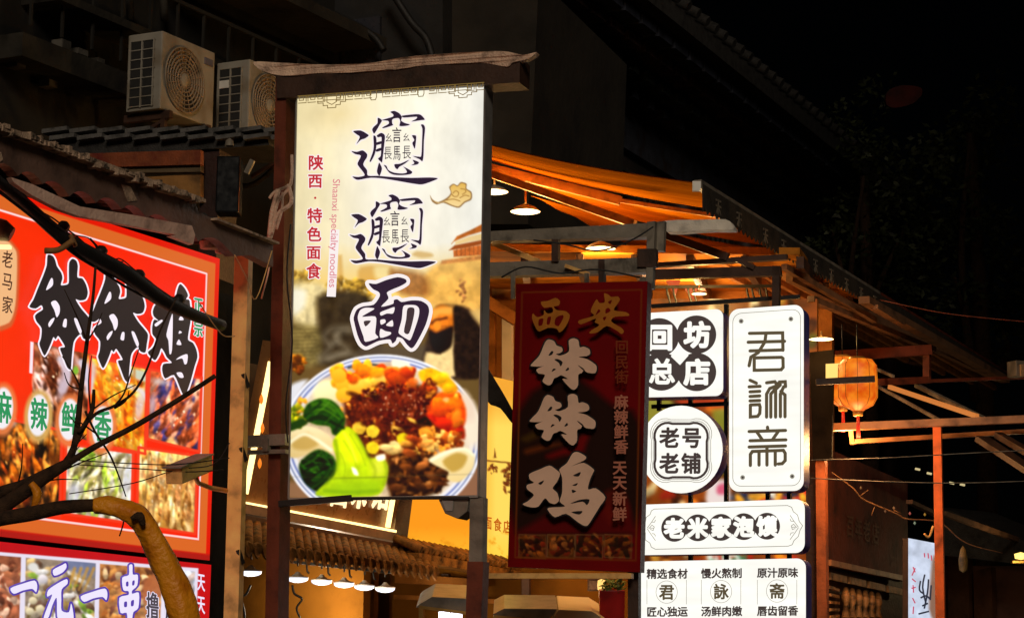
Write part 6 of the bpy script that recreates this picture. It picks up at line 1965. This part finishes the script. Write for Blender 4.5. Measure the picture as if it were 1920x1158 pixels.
AN = [(940, 58), (990, 70), (1020, 95), (1092, 90), (1112, 130), (1080, 180), (1050, 240), (1180, 260), (1212, 300), (1060, 310), (1020, 360), (1130, 430), (1157, 470), (1130, 497), (1080, 460), (970, 410), (870, 480), (785, 490), (800, 460), (890, 400), (840, 370), (850, 330), (690, 392), (668, 350), (830, 300), (800, 260), (808, 210), (860, 120), (890, 160), (950, 150)]
ANH = [[(880, 230), (902, 250), (850, 292)], [(958, 230), (990, 213), (1012, 245), (960, 277)], [(985, 150), (1027, 128), (1010, 172)], [(928, 320), (967, 308), (945, 352)]]
BO2 = [(300, 590), (340, 555), (400, 575), (425, 620), (480, 640), (492, 680), (460, 705), (420, 715), (470, 730), (560, 685), (558, 570), (610, 543), (662, 565), (677, 640), (720, 633), (780, 660), (792, 710), (750, 737), (665, 745), (760, 770), (850, 830), (862, 880), (840, 922), (760, 915), (720, 890), (700, 920), (662, 940), (660, 1050), (620, 1102), (570, 1080), (488, 985), (550, 985), (480, 945), (440, 962), (400, 980), (370, 1040), (330, 1052), (273, 1010), (300, 940), (230, 925), (208, 880), (290, 840), (250, 850), (148, 845), (165, 810), (240, 730)]
BO2H = [[(338, 730), (370, 683), (392, 690), (375, 722)], [(403, 775), (440, 768), (492, 800), (470, 847), (450, 810)], [(373, 907), (390, 873), (417, 880)], [(523, 892), (550, 858), (562, 880), (535, 897)], [(658, 833), (720, 873), (737, 907), (700, 877)]]
YOU = [(110, 230), (200, 190), (290, 155), (350, 190), (387, 230), (360, 300), (320, 360), (360, 400), (377, 470), (340, 502), (290, 490), (250, 450), (190, 525), (120, 532), (48, 505), (90, 480), (150, 420), (90, 370), (88, 330), (150, 310), (113, 280)]
NIAO = [(380, 190), (450, 130), (500, 45), (550, 33), (622, 75), (600, 110), (490, 160), (600, 130), (692, 190), (685, 220), (655, 290), (640, 370), (710, 360), (797, 440), (750, 520), (700, 600), (640, 692), (600, 697), (540, 660), (440, 590), (340, 622), (278, 560), (290, 535), (430, 525), (383, 480), (405, 400), (405, 260)]
NH = [[(503, 245), (572, 213), (555, 252)], [(498, 332), (547, 313), (530, 337)], [(493, 373), (532, 385), (500, 402)], [(478, 500), (560, 465), (652, 460), (630, 512), (590, 480)], [(488, 575), (587, 565), (560, 597)], [(190, 315), (242, 288), (215, 327)]]
x4 = lambda pts: rp(pts, 970, 840, 4.825)
sh2 = lambda p: [(u - 2, v + 104) for u, v in p]
big = [x5(BO2), sh2(x5(BO2)), x4(YOU), x4(NIAO)]
for p in big: pr.border(p, 3.0, 1, sm=2)
for p in big: pr.fill(p, 0)
for h in [x5(h) for h in BO2H] + [sh2(x5(h)) for h in BO2H] + [x4(h) for h in NH]: pr.fill(h, 1)
for p in (x5(XI_), x5(AN)): pr.fill(p, 2)
for h in [x5(h) for h in XIH] + [x5(h) for h in ANH]: pr.fill(h, 3)
for ch, v in zip('回民街', (650, 678, 706)): pr.text(ch, 1166, v, 26, 27, 4, 0.02)
for ch, v in zip('麻辣鲜香', (753, 781, 809, 837)): pr.text(ch, 1164.5, v, 27, 28, 5, 0.03)
for ch, v in zip('天天新鲜', (876, 904, 934, 963)): pr.text(ch, 1162, v, 27, 28, 5, 0.03)
pr.build('lettering', [mat('pinkish_cream_letters', (0.92, 0.60, 0.44), 0.6, 0, 0.05, 8, 0, spec=0.1), E_['ink'], mat('ochre_letters', (0.50, 0.17, 0.02), 0.6, 0, 0.1, 8, 0, spec=0.1), mat('red_gap', (0.19, 0.001, 0.002), 0.6, 0, 0.1, 8, 0, spec=0.1), mat('dull_rust_letters', (0.24, 0.04, 0.012), 0.6, 0, 0.1, 8, 0, spec=0.1), mat('dusty_pink_letters', (0.56, 0.20, 0.13), 0.6, 0, 0.1, 8, 0, spec=0.1)], xi)

# ================================================================== WHITE LIGHT SIGNS
def rrect(u0, v0, u1, v1, r, sl=-0.075, slb=None, n=6):
    """rounded rectangle; the top and bottom edges slope like the photo's"""
    slb = sl if slb is None else slb
    pts = []
    for cx, cy, a0 in ((u1 - r, v0 + r, -90), (u1 - r, v1 - r, 0), (u0 + r, v1 - r, 90), (u0 + r, v0 + r, 180)):
        for i in range(n + 1):
            a = R_(a0 + 90 * i / n)
            x, y = cx + r * math.cos(a), cy + r * math.sin(a)
            t = (y - v0) / (v1 - v0)
            pts.append((x, y + (x - u0) * (sl * (1 - t) + slb * t)))
    return pts
PWH = PD(1360, 800, 14.0, PM.n)
def white_sign(name, label, outline, depth=0.19, off=0.0):
    pl = PWH.shift(off)
    cu = sum(p[0] for p in outline) / len(outline); vb = max(p[1] for p in outline)
    o = thing(name, pl.hit(cu, vb), label, 'sign', 'white light signs')
    mb = MB(); mb.prism([pl.hit(*p) for p in outline], -pl.n * depth); mb.build('casing', M['casing_navy'], o)
    mb = MB(); mb.poly([pl.hit(*p, 0.003) for p in outline], 0); mb.build('lit_face', E_['white'], o)
    return o, pl
MT = [INK_DARK, E_['white'], INK_GREY, INK_TAUPE]
# square sign
o, pl = white_sign('lightbox_sign', 'square white light sign with four characters in joined black circles', rrect(1186, 588, 1356, 745, 14, -0.055, -0.02))
pr = Print(pl, 0.005)
CI = [(1236, 632), (1306, 627), (1240, 696), (1306, 697)]
for c in CI: pr.ell(*c, 37, 36, 0)
for ch, c in zip('回坊总店', CI):
    pr.text(ch, c[0] + 1, c[1], 50, 50, 1, 0.05 if ch != '总' else 0.035)
pr.fill([(1273, 644), (1291, 666), (1275, 684), (1258, 668)], 1, 0)
pr.build('lettering', MT, o)
# tall sign
o, pl = white_sign('lightbox_sign', 'tallest white light sign with three seal script characters and corner screws', rrect(1367, 580, 1507, 921, 18, -0.07, -0.012))
pr = Print(pl, 0.005)
pr.line(rrect(1374, 588, 1501, 911, 16, -0.07, -0.012), 1.2, 2, closed=True)
w9 = lambda pts: rp(pts, 1180, 550, 2.895)
SW = 6.2
for a in ([(652, 216), (832, 213), (834, 308)], [(645, 264), (843, 259)], [(655, 311), (832, 306)], [(742, 216), (736, 262), (700, 320), (660, 345), (650, 392)], [(686, 349), (826, 346), (834, 352), (835, 400), (824, 413), (690, 416), (678, 416), (678, 350)],
          [(655, 470), (690, 486)], [(650, 506), (710, 503)], [(655, 533), (708, 530)], [(655, 558), (708, 555)], [(655, 582), (708, 580)], [(657, 604), (706, 602), (710, 615), (708, 650), (696, 666), (657, 669), (657, 604)],
          [(745, 484), (790, 478), (800, 492)], [(745, 670), (745, 545), (762, 515), (800, 500), (815, 480), (846, 478), (848, 505)], [(768, 670), (768, 545), (790, 520)], [(794, 670), (794, 520), (820, 495)], [(820, 668), (820, 545), (838, 505)], [(845, 668), (845, 550), (822, 530)],
          [(750, 724), (752, 745)], [(650, 748), (848, 742)], [(692, 750), (722, 793)], [(808, 748), (778, 791)], [(655, 798), (850, 793)], [(650, 832), (848, 826)], [(657, 932), (657, 872), (668, 856), (836, 850), (846, 866), (846, 905), (830, 922), (808, 924)], [(704, 856), (704, 930)], [(747, 830), (747, 930)], [(792, 854), (792, 930)]):
    pr.line(w9(a), SW, 3, closed=False)
    pr.dots([w9(a)[0], w9(a)[-1]], SW, 3, 8)
pr.dots(w9([(607, 150), (877, 138), (615, 997), (884, 991)]), 9, 2, 14)
pr.dots(w9([(607, 150), (877, 138), (615, 997), (884, 991)]), 4.5, 0, 10)
pr.build('lettering', MT, o)
# round sign
RO = [(1277 + 78 * math.cos(6.2832 * i / 48), 842 + 82 * math.sin(6.2832 * i / 48)) for i in range(48)]
o, pl = white_sign('lightbox_sign', 'round white light sign with four characters inside a cloud shaped outline', RO, 0.17, -0.02)
pr = Print(pl, 0.005)
def quatre(s):
    pts = []
    for k_ in range(4):
        cx, cy = ((-1, -1), (1, -1), (1, 1), (-1, 1))[k_]
        a0 = (180, 270, 0, 90)[k_]
        for i in range(9):
            a = R_(a0 - 22 + 134 * i / 8)
            pts.append((1277 + cx * 26 * s + 25 * s * math.cos(a), 844 + cy * 27 * s + 26 * s * math.sin(a)))
    return pts
pr.line(quatre(1.13), 1.2, 2, closed=True)
pr.line(quatre(1.06), 1.2, 2, closed=True)
pr.line(quatre(0.98), 4.6, 0, closed=True)
for ch, c in zip('老号老铺', ((1255, 820), (1297, 820), (1255, 868), (1296, 868))): pr.text(ch, c[0], c[1], 38, 40, 0, 0.036)
pr.build('lettering', MT, o)
# wide sign
o, pl = white_sign('lightbox_sign', 'wide white light sign with five characters in a row of black circles', rrect(1190, 946, 1509, 1040, 17, -0.036, -0.014))
pr = Print(pl, 0.005)
w5 = lambda pts: rp(pts, 1160, 900, 4.4875)
fr_ = [(300, 240), (1420, 210), (1455, 225), (1470, 262), (1505, 290), (1520, 345), (1548, 380), (1525, 420), (1512, 470), (1475, 505), (1460, 540), (1425, 552), (310, 578), (275, 560), (262, 525), (225, 500), (225, 440), (205, 400), (225, 350), (232, 310), (265, 285), (275, 255)]
pr.line(w5(fr_), 1.3, 2, closed=True)
CI = w5([(468, 402), (665, 398), (862, 394), (1052, 388), (1248, 384)])
for c in CI: pr.ell(c[0], c[1], 24.5, 25.2, 0)
for ch, c in zip('老米家泡馍', CI): pr.text(ch, c[0], c[1], 38, 38, 1, 0.06)
for sx, x0 in ((1, 240), (-1, 1512)):
    for a in ([(0, 400), (30, 360), (70, 300)], [(0, 405), (30, 450), (70, 505)], [(18, 400), (40, 375), (60, 390), (50, 420), (25, 410)], [(40, 350), (62, 350), (70, 330)], [(40, 445), (62, 450), (70, 470)], [(10, 400), (60, 400)]):
        pr.line(w5([(x0 + sx * x, y - (8 if sx < 0 else 0)) for x, y in a]), 1.2, 2)
pr.build('lettering', MT, o)
# bottom sign
o, pl = white_sign('lightbox_sign', 'lowest white light sign with three columns of small characters and round seals', rrect(1196, 1052, 1511, 1200, 17, -0.02, -0.01))
pr = Print(pl, 0.005)
for i, (a, b, ic) in enumerate((('精选食材', '匠心独运', '君'), ('慢火熬制', '汤鲜肉嫩', '詠'), ('原汁原味', '唇齿留香', '斋'))):
    u0_ = (1222, 1324, 1429)[i]
    pr.text(a, u0_, 1075 - i * 1.0, 19.5, 19.5, 0, 0.034, du=(19.3, -0.2))
    pr.text(b, u0_, 1146 - i * 0.8, 19.5, 19.5, 0, 0.034, du=(19.3, -0.2))
    cu = u0_ + 28
    pr.line([(cu + 20 * math.cos(6.2832 * k_ / 30), 1109 - i + 21 * math.sin(6.2832 * k_ / 30)) for k_ in range(30)], 0.9, 2, closed=True)
    pr.ell(cu, 1109 - i, 15, 15, 1)
    pr.text(ic, cu, 1109 - i, 29, 30, 3, 0.03)
    for sx in (-37, 37):
        pr.line([(cu + sx, 1086), (cu + sx, 1132)], 0.9, 2)
pr.build('lettering', MT, o)
# the rack the white signs hang on
rk = thing('sign_rack', at(1360, 1500, 14.25), 'dark steel rack behind the group of white light signs', 'rack')
PK = PWH.shift(-0.215)
mb = MB()
for a, b in (((1222, 574), (1500, 556)), ((1222, 762), (1372, 756)), ((1236, 742), (1236, 770)), ((1295, 742), (1295, 1060)), ((1362, 570), (1362, 1250)), ((1440, 916), (1440, 1250)), ((1480, 916), (1480, 1250))):
    mb.bar(PK.hit(*a), PK.hit(*b), 0.025, 0.025)
mb.build('bars', M['black'], rk)
for u in (1240, 1480):
    mb = MB(); lo = PK.hit(u, 1200); mb.box((lo.x, lo.y, lo.z / 2), 0.04, 0.04, lo.z); mb.build('leg', M['black'], rk)
# orange lit door post
op = thing('timber_post', at(1545, 1500, 15.2), 'orange lit timber post at the right side of the white signs', 'post')
PT = PD(1540, 900, 15.0, PM.n)
mb = MB(); mb.prism([PT.hit(u, v) for u, v in [(1527, 660), (1544, 660), (1550, 1160), (1532, 1160)]], -PT.n * 0.1)
lo = PT.hit(1541, 1160); mb.box((lo.x, lo.y + .05, lo.z / 2), 0.06, 0.1, lo.z, rz=math.atan2(PM.n.x, -PM.n.y))
mb.build('shaft', mat('orange_timber', (0.42, 0.10, 0.025), 0.55, 0, 0.35, 6, 0.2), op)
mb = MB(); mb.prism([PT.hit(u, v, -0.12) for u, v in [(1510, 660), (1530, 660), (1534, 1200), (1512, 1200)]], -PT.n * 0.1); mb.build('lining', M['wood_dark'], op)
mb = MB(); mb.prism([PT.hit(u, v, 0.05) for u, v in [(1518, 660), (1563, 655), (1559, 862), (1524, 862)]], -PT.n * 0.05); mb.build('cap', mat('dark_zone_board', (0.006, 0.004, 0.003), 0.9, 0, 0.4, 6, 0.1, spec=0.05), op)  # near-black board added to keep the post's upper zone dark

# ================================================================== RIGHT SIDE: rails, lanterns, posts, boards
def rails(lst, name, mt, parent):
    for a, b, w, h in lst:
        q = MB(); q.bar(at(*a), at(*b), w, h); q.build(name, mt, parent)
def railpx(mb, a, b, w=0.05, h=0.05):
    mb.bar(at(*a), at(*b), w, h)
cf = thing('canopy_frame', at(1757, 1500, 17.5), 'dark steel canopy frame with sloping rails at the far right stall', 'frame')
rails((((1480, 520, 15.2), (1870, 708, 19.5), .05, .06), ((1620, 562, 15.9), (1885, 712, 19.6), .08, .05), ((1470, 500, 15.0), (1640, 600, 16.4), .04, .04), ((1640, 575, 16.0), (1690, 606, 16.6), .05, .03), ((1520, 560, 15.4), (1750, 655, 17.8), .05, .04)), 'sloping_rail', mat('brown_lit_rail', (0.20, 0.10, 0.05), 0.5, 0.1, 0.3, 8, 0.1), cf)
rails((((1500, 672, 16.6), (1742, 656, 17.0), .08, .075), ((1568, 720, 16.6), (1742, 712, 17.0), .05, .05), ((1738, 652, 17.0), (1738, 716, 17.0), .05, .05), ((1742, 714, 17.0), (1960, 706, 17.5), .03, .025)), 'cross_beam', M['steel_brown'], cf)
rails((((1668, 725, 16.5), (1832, 780, 15.4), .03, .03),), 'glow_rail', emit('warm_rail_glow', (226, 132, 60), 0.75), cf)  # plain rail; the warm light on it is put in as emission
rails((((1646, 724, 16.7), (1770, 792, 15.6), .02, .02), ((1718, 722, 17), (1845, 785, 15.5), .03, .03), ((1640, 690, 17), (1675, 705, 16.6), .02, .02)), 'brace', M['steel_grey'], cf)
ff = thing('front_rail', at(1757, 1500, 15.2), 'orange painted post and long level rail at the right edge stall', 'frame')
mb = MB()
railpx(mb, (1550, 801, 15.3), (1960, 784, 15.2), .06, .05)
railpx(mb, (1596, 828, 15.5), (1960, 806, 15.4), .05, .03)
railpx(mb, (1595, 800, 15.4), (1598, 830, 15.5), .03, .03)
mb.build('rail', mat('copper_lit_rail', (0.42, 0.19, 0.08), 0.45, 0.1, 0.3, 8, 0.1), ff)
PT2 = PD(1757, 950, 15.1, PM.n)
mb = MB(); mb.prism([PT2.hit(u, v) for u, v in [(1749, 800), (1764, 800), (1771, 1160), (1754, 1160)]], -PT2.n * 0.06)
lo = PT2.hit(1763, 1160); mb.box((lo.x, lo.y + .03, lo.z / 2), 0.06, 0.06, lo.z, rz=math.atan2(PM.n.x, -PM.n.y))
mb.build('post', M['orange_post'], ff)
mb = MB(); railpx(mb, (1840, 822, 15.3), (1960, 900, 14.6), .10, .04); railpx(mb, (1872, 815, 15.3), (1940, 855, 14.8), .06, .04); mb.build('sloping_board', M['steel_dark'], ff)
mb = MB(); tubepx(mb, [(1750, 985), (1742, 1006), (1733, 1000)], 15.0, 2.2, 6, 4); mb.build('hook', M['steel_galv'], ff)

# lanterns
def make_lantern(p, lab, sc=1.0):
    o = thing('paper_lantern', p, lab, 'lantern', 'orange lanterns')
    prof = [(0.05, 0.17), (0.10, 0.165), (0.125, 0.13), (0.13, 0.0), (0.128, -0.08), (0.10, -0.13), (0.05, -0.155), (0.03, -0.17)]
    mt = bpy.data.materials.new('glowing_lantern_paper'); mt.use_nodes = True
    nt = mt.node_tree; b = nt.nodes['Principled BSDF']
    tc = nt.nodes.new('ShaderNodeTexCoord'); nz = nt.nodes.new('ShaderNodeTexNoise'); nz.inputs['Scale'].default_value = 14; nz.inputs['Detail'].default_value = 4
    cr = nt.nodes.new('ShaderNodeValToRGB')
    cr.color_ramp.elements[0].position = .35; cr.color_ramp.elements[0].color = (*lin((222, 82, 6)), 1)
    cr.color_ramp.elements[1].position = .7; cr.color_ramp.elements[1].color = (*lin((255, 146, 30)), 1)
    nt.links.new(tc.outputs['Object'], nz.inputs['Vector']); nt.links.new(nz.outputs[0], cr.inputs[0]); nt.links.new(cr.outputs[0], b.inputs['Emission Color'])
    b.inputs['Emission Strength'].default_value = 0.95; b.inputs['Base Color'].default_value = (.1, .03, .01, 1)
    mb = MB(); mb.lathe(p, prof, 28); mb.build('paper_shade', mt, o)
    mb = MB()
    for i in range(10):
        a = i * 0.6283
        mb.tube([p + Vector((math.cos(a) * r * 1.01, math.sin(a) * r * 1.003, h)) for r, h in prof], 0.0016, 5)
    mb.build('ribs', mat('brown_lantern_rib', (0.25, 0.07, 0.02), 0.6, 0, 0.2, 9, 0), o)
    mb = MB(); mb.lathe(p, [(0.0, -0.165), (0.035, -0.17), (0.03, -0.20), (0.0, -0.2)], 14); mb.lathe(p, [(0.0, 0.19), (0.05, 0.185), (0.055, 0.165)], 14); mb.build('cap', mat('gold_cap', (0.5, 0.24, 0.05), 0.4, .4, 0.2, 9, 0), o)
    mb = MB()
    for i in range(7):
        a = i * 0.9
        mb.tube([p + Vector((0.006 * math.cos(a), 0.006 * math.sin(a), -0.2)), p + Vector((0.010 * math.cos(a), 0.010 * math.sin(a), -0.34))], 0.004, 5)
    mb.build('tassel', emit('red_tassel', (200, 40, 20), 0.7, (0.4, 0.02, 0.01)), o)  # lantern light on the tassel put in as emission
    mb = MB(); mb.tube([p + Vector((0, 0, 0.185)), p + Vector((0, 0, 0.4))], 0.004, 5); mb.build('cord', M['black'], o)
    return o
la = make_lantern(at(1608, 722, 14.6), 'nearer glowing orange lantern with a red tassel hanging from the beam')
lamp_light(la.location + Vector((0.0, -0.0, -0.42)), 21, la, (1, 0.5, 0.18), 0.1)
l2 = dup(la, at(1580, 716, 15.4), 'farther glowing orange lantern half hidden by the lantern in front')
# glowing panel added for the bright top of the farther lantern
mb = MB(); mb.prism([at(u, v, 15.0) for u, v in [(1549, 682), (1590, 680), (1590, 709), (1549, 711)]], Fv * 0.02)
tag(mb.build('lantern_glow_panel', emit('pale_yellow_glow', (255, 206, 110), 1.2)), 'small pale yellow glowing panel added for the bright top of the farther orange lantern', 'sign')
mb = MB(); railpx(mb, (1530, 716, 14.3), (1640, 710, 14.3), .03, .04)
tag(mb.build('rail', M['wood_dark']), 'dark rail crossing in front of the orange lanterns', 'rail')

# wires at the right
for pts, d, lab, mt_ in (([(1650, 562), (1760, 585), (1850, 596), (1960, 606)], 16, 'thin wire running off to the right from the end of the awning row', 'steel_brown'),
                   ([(1520, 862), (1660, 858), (1800, 850), (1960, 842)], 14.5, 'upper thin wire strung level across the dark right side', 'steel_grey'),
                   ([(1520, 896), (1650, 902), (1800, 905), (1960, 900)], 14.5, 'lower thin wire strung level across the dark right side', 'steel_grey')):
    mb = MB(); tubepx(mb, pts, d, 1.0, 5, 6); tag(mb.build('wire', M[mt_]), lab, 'wire')
gl = thing('light_garland', at(1700, 970, 15.6), 'drooping brown garland string with small bulbs in front of the dark red board', 'garland')
mb = MB()
tubepx(mb, [(1560, 885), (1600, 915), (1620, 936), (1680, 962), (1700, 972), (1760, 978), (1800, 1010), (1830, 1024), (1880, 1036)], 15.6, [1.0, 1.4, 1.7, 1.7, 1.5, 1.2, 1.2, 1, .9], 6, 5)
for a in ([(1612, 930), (1628, 918)], [(1640, 950), (1634, 966)], [(1676, 956), (1690, 962)]): tubepx(mb, a, 15.6, 1.2, 5, 1)
mb.build('string', mat('brown_string', (0.15, 0.07, 0.025), 0.7, 0, 0.3, 20, 0.2), gl)
for u, v, c in ((1614, 914, (150, 90, 40)), (1706, 962, (200, 90, 80)), (1734, 964, (190, 140, 50)), (1715, 980, (150, 170, 140)), (1676, 952, (180, 110, 60)), (1660, 958, (120, 70, 40))):
    mb = MB(); mb.lathe(at(u, v, 15.6), [(0, -.012), (.01, 0), (0, .014)], 8); mb.build('bulb', emit('garland_bulb', c, 0.5), gl)

# dark red board with faint characters
rb = thing('wall_board', at(1640, 1060, 17.0), 'dark rust red board with faint characters at the right', 'signboard')
PRB = Pl(at(1630, 960, 17.0), (math.cos(R_(-25)), math.sin(R_(-25)), 0))
PRB = Pl(at(1630, 960, 17.0), side)
mb = MB(); mb.prism([PRB.hit(u, v) for u, v in [(1548, 838), (1702, 905), (1702, 1088), (1548, 1052)]], -side * 0.06); mb.build('board', M['rust'], rb)
pr = Print(PRB, 0.006)
for ch, u in zip('百年老店', (1594, 1610, 1625, 1642)): pr.text(ch, u, 985 + (u - 1594) * 0.3, 14, 44, 0, 0.02, ex=(1, .3))
pr.build('lettering', [mat('faint_gold_letters', (0.12, 0.045, 0.018), 0.6, 0, 0.2, 9, 0)], rb)
mb = MB(); mb.bar(PRB.hit(1552, 1054, .05), PRB.hit(1702, 1086, .05), .05, .04); mb.build('ledge', mat('lit_brown_ledge', (0.30, 0.13, 0.05), 0.5, 0, .3, 8, .1), rb)
# carved shelf below
ca = thing('carved_screen', at(1620, 1200, 17.0), 'carved timber screen glowing warm below the dark red board', 'screen')
mb = MB(); mb.prism([PRB.hit(u, v, -.05) for u, v in [(1548, 1056), (1702, 1090), (1702, 1300), (1548, 1300)]], -side * .05); mb.build('panel', M['wood_dark'], ca)
mb = MB()
for i in range(4): mb.bar(PRB.hit(1556 + i * 36, 1079 + i * 8, .02), PRB.hit(1586 + i * 36, 1086 + i * 8, .02), .02, .05)
for i in range(6):
    u = 1586 + i * 12
    mb.tube([PRB.hit(u, 1104 + i * 2, .02), PRB.hit(u, 1118 + i * 2, .05), PRB.hit(u, 1134 + i * 2, .02), PRB.hit(u, 1160, .03)], [.02, .035, .02, .035], 8)
for i in range(5): mb.bar(PRB.hit(1556, 1100 + i * 14, .01), PRB.hit(1572, 1106 + i * 12, .01), .02, .02)
mb.build('carving', mat('gilt_carving', (0.42, 0.19, 0.06), 0.5, .1, .4, 12, .3), ca)

# bluish white lit sign
BC = [(1703, 1008), (1756, 1018), (1757, 1220), (1703, 1220)]
PBW = PD(1730, 1100, 16.2, side)
bs = thing('lightbox_sign', PBW.hit(1730, 1220), 'bluish white lit sign with black brush writing behind the orange post', 'sign')
mb = MB(); mb.prism([PBW.hit(*c) for c in BC], -PBW.n * .04); mb.build('casing', M['steel_dark'], bs)
cv = Canvas(*BC, 2, (206, 216, 236))
X, Y = cv.X, cv.Y
cv.C *= (1 + .3 * (fbm(X, Y, 14, 6) - .5))[..., None]
cv.poly([(1748, 1050), (1757, 1050), (1757, 1160), (1742, 1140)], (130, 80, 50), 3, .8)
cv.mesh('printed_face', PBW, printed('bluish_print', 0.95), bs, .002)
pr = Print(PBW, .005)
for a in ([(1726, 1088), (1724, 1105), (1732, 1112)], [(1734, 1076), (1730, 1100), (1736, 1130)], [(1741, 1085), (1739, 1110), (1733, 1140)], [(1726, 1120), (1736, 1116), (1744, 1122)], [(1729, 1135), (1740, 1130)], [(1722, 1150), (1742, 1145)], [(1746, 1096), (1744, 1124)]):
    pr.line(a, 3.2, 0, sm=3)
for a in ([(1712, 1062), (1716, 1072)], [(1716, 1064), (1710, 1078)], [(1710, 1084), (1717, 1090)], [(1712, 1096), (1713, 1110)], [(1709, 1102), (1717, 1100)], [(1711, 1120), (1716, 1130)], [(1713, 1136), (1712, 1150)], [(1733, 1036), (1734, 1044)], [(1740, 1036), (1741, 1046)], [(1746, 1040), (1747, 1050)]):
    pr.line(a, 2.2, 1, sm=0)
pr.build('lettering', [emit('blue_black_ink', (44, 46, 60), 1), emit('crimson_ink', (200, 60, 90), 1)], bs)

# far right: wall, shutters, lamp
fr2 = thing('brick_house', at(1880, 1400, 21), 'dim pinkish house wall with dark shutters at the far right', 'house')
PFR = PD(1870, 1080, 21, Vector((-0.3, -1, 0)))
mb = MB(); mb.prism([PFR.hit(u, v) for u, v in [(1770, 1060), (1960, 1060), (1960, 1400), (1770, 1400)]], -PFR.n * .3); mb.build('wall', mat('dim_pink_plaster', (0.10, 0.05, 0.04), 0.9, 0, .5, 2, .4), fr2)
mb = MB()
for a in ([(1776, 1040), (1815, 1030), (1820, 1300), (1780, 1300)], [(1825, 1070), (1858, 1062), (1866, 1300), (1830, 1300)]):
    mb.prism([PFR.hit(u, v, .1) for u, v in a], -PFR.n * .08)
mb.build('shutter', M['wood_dark'], fr2)
mb = MB(); mb.prism([PFR.hit(u, v, .6) for u, v in [(1765, 950), (1960, 1030), (1960, 1062), (1765, 1040)]], -PFR.n * .9); mb.build('roof', M['tile_dark'], fr2)
mb = MB()
railpx(mb, (1705, 940, 17.5), (1760, 966, 18.5), .05, .03); railpx(mb, (1770, 962, 18.5), (1960, 1030, 21), .04, .04); mb.build('gutter', mat('brown_gutter', (.16, .08, .04), .6, 0, .3, 9, .1), fr2)
wl_ = thing('wall_lamp', at(1912, 1052, 19.5), 'yellow wall lamp glowing at the right edge', 'lamp')
mb = MB(); mb.lathe(at(1914, 1042, 19.5), [(0, -.03), (.05, -.02), (.055, .02), (0, .035)], 18); mb.build('bulb', emit('yellow_bulb', (255, 216, 110), 2.0), wl_)
mb = MB(); mb.box(at(1912, 1053, 19.5), .14, .1, .02, rz=YAW); mb.build('tray', mat('brass_tray', (.55, .33, .06), .4, .4, .2, 9, 0), wl_)
lamp_light(at(1912, 1058, 19.2), 5, wl_, (1, .7, .35), .05)
sx_ = thing('loudspeaker', at(1906, 712, 17.0), 'small grey loudspeaker on the rail at the right edge', 'loudspeaker')
mb = MB(); mb.box(at(1906, 692, 17), .09, .12, .12, rz=YAW + .4); mb.build('cabinet', M['steel_grey'], sx_, bevel=.005)
mb = MB(); mb.box(at(1917, 694, 16.93), .035, .02, .09, rz=YAW + .4); mb.build('grille', mat('tan_grille', (.5, .3, .16), .6, 0, .2, 30, .1), sx_)
# hanging plastic bag-like tag
mb = MB(); mb.lathe(at(1806, 1050, 16.5), [(0.0, .11), (.02, .08), (.035, 0), (.03, -.07), (0, -.09)], 14)
tag(mb.build('hanging_bag', mat('yellowish_plastic', (.22, .15, .05), .5, 0, .4, 14, .2)), 'small yellowish plastic bag hanging right of the orange post', 'bag')
for i, (u, v) in enumerate(((1716, 878), (1738, 886), (1780, 904), (1800, 907))):
    mb = MB(); mb.tube([at(u, v, 24), at(u + 9, v + 2, 24)], .012, 6)
    tag(mb.build('tube_light', emit('pale_distant_glow', (226, 206, 150), .8)), ['leftmost', 'second', 'third', 'rightmost'][i] + ' of four tiny distant lights level with the orange post', 'light', 'tiny distant lights')

# dim red lantern high in the dark, and trees
mb = MB()
mb.prism([at(u, v, 26) for u, v in smooth([(1664, 172), (1690, 160), (1726, 164), (1728, 178), (1712, 194), (1680, 202), (1662, 196)], 3)], Fv * .1)
tag(mb.build('banner', mat('dim_red_cloth', (.075, .006, .003), .8, 0, .5, 4, .2)), 'dim red banner high up in the dark trees', 'banner')
def leafy(root_px, d, crowns, lab, seed, n):
    rr = random.Random(seed)
    base = at(*root_px, d); base.z = 0
    o = thing('leafy_tree', base, lab, 'tree', 'dark trees beyond the stalls')
    mb = MB()
    c0 = at(*crowns[0][:2], d)
    mb.tube(sm3([base, base.lerp(c0, .5) + Vector((.1, .1, 0)), c0]), [.18 - .012 * i for i in range(11)], 9)
    for cr_ in crowns:
        c = at(cr_[0], cr_[1], d + rr.uniform(-.6, .6))
        mid = base.lerp(c0, .6)
        mb.tube(sm3([mid, (mid + c) / 2 + Vector((rr.uniform(-.2, .2), rr.uniform(-.2, .2), .1)), c]), [.07 - .005 * i for i in range(11)], 6)
    mb.build('trunk', M['bark'], o)
    mb = MB()
    for cu, cv_, r in crowns:
        c = at(cu, cv_, d); rm = r * d / FOC
        clumps = [Vector((rr.gauss(0, .5), rr.gauss(0, .5), rr.gauss(0, .45))) * rm for _ in range(14)]
        for _ in range(n):
            p = c + rr.choice(clumps) + Vector((rr.gauss(0, .16), rr.gauss(0, .16), rr.gauss(0, .13))) * rm
            a = Vector((rr.uniform(-1, 1), rr.uniform(-1, 1), rr.uniform(-.6, .6))).normalized() * rr.uniform(.035, .075)
            b = a.cross(Vector((rr.uniform(-1, 1), rr.uniform(-1, 1), rr.uniform(-1, 1)))).normalized() * .028
            mb.face([p - a, p + b, p + a, p - b])
    mb.build('crown', M['leaf'], o)
leafy((1600, 1000), 30, [(1620, 330, 150), (1700, 420, 140), (1560, 430, 110)], 'dark leafy tree in the night behind the awning row', 31, 900)
leafy((1830, 1000), 27, [(1820, 250, 150), (1870, 420, 150), (1790, 520, 120), (1880, 620, 90)], 'dark leafy tree at the right edge of the night sky', 32, 900)
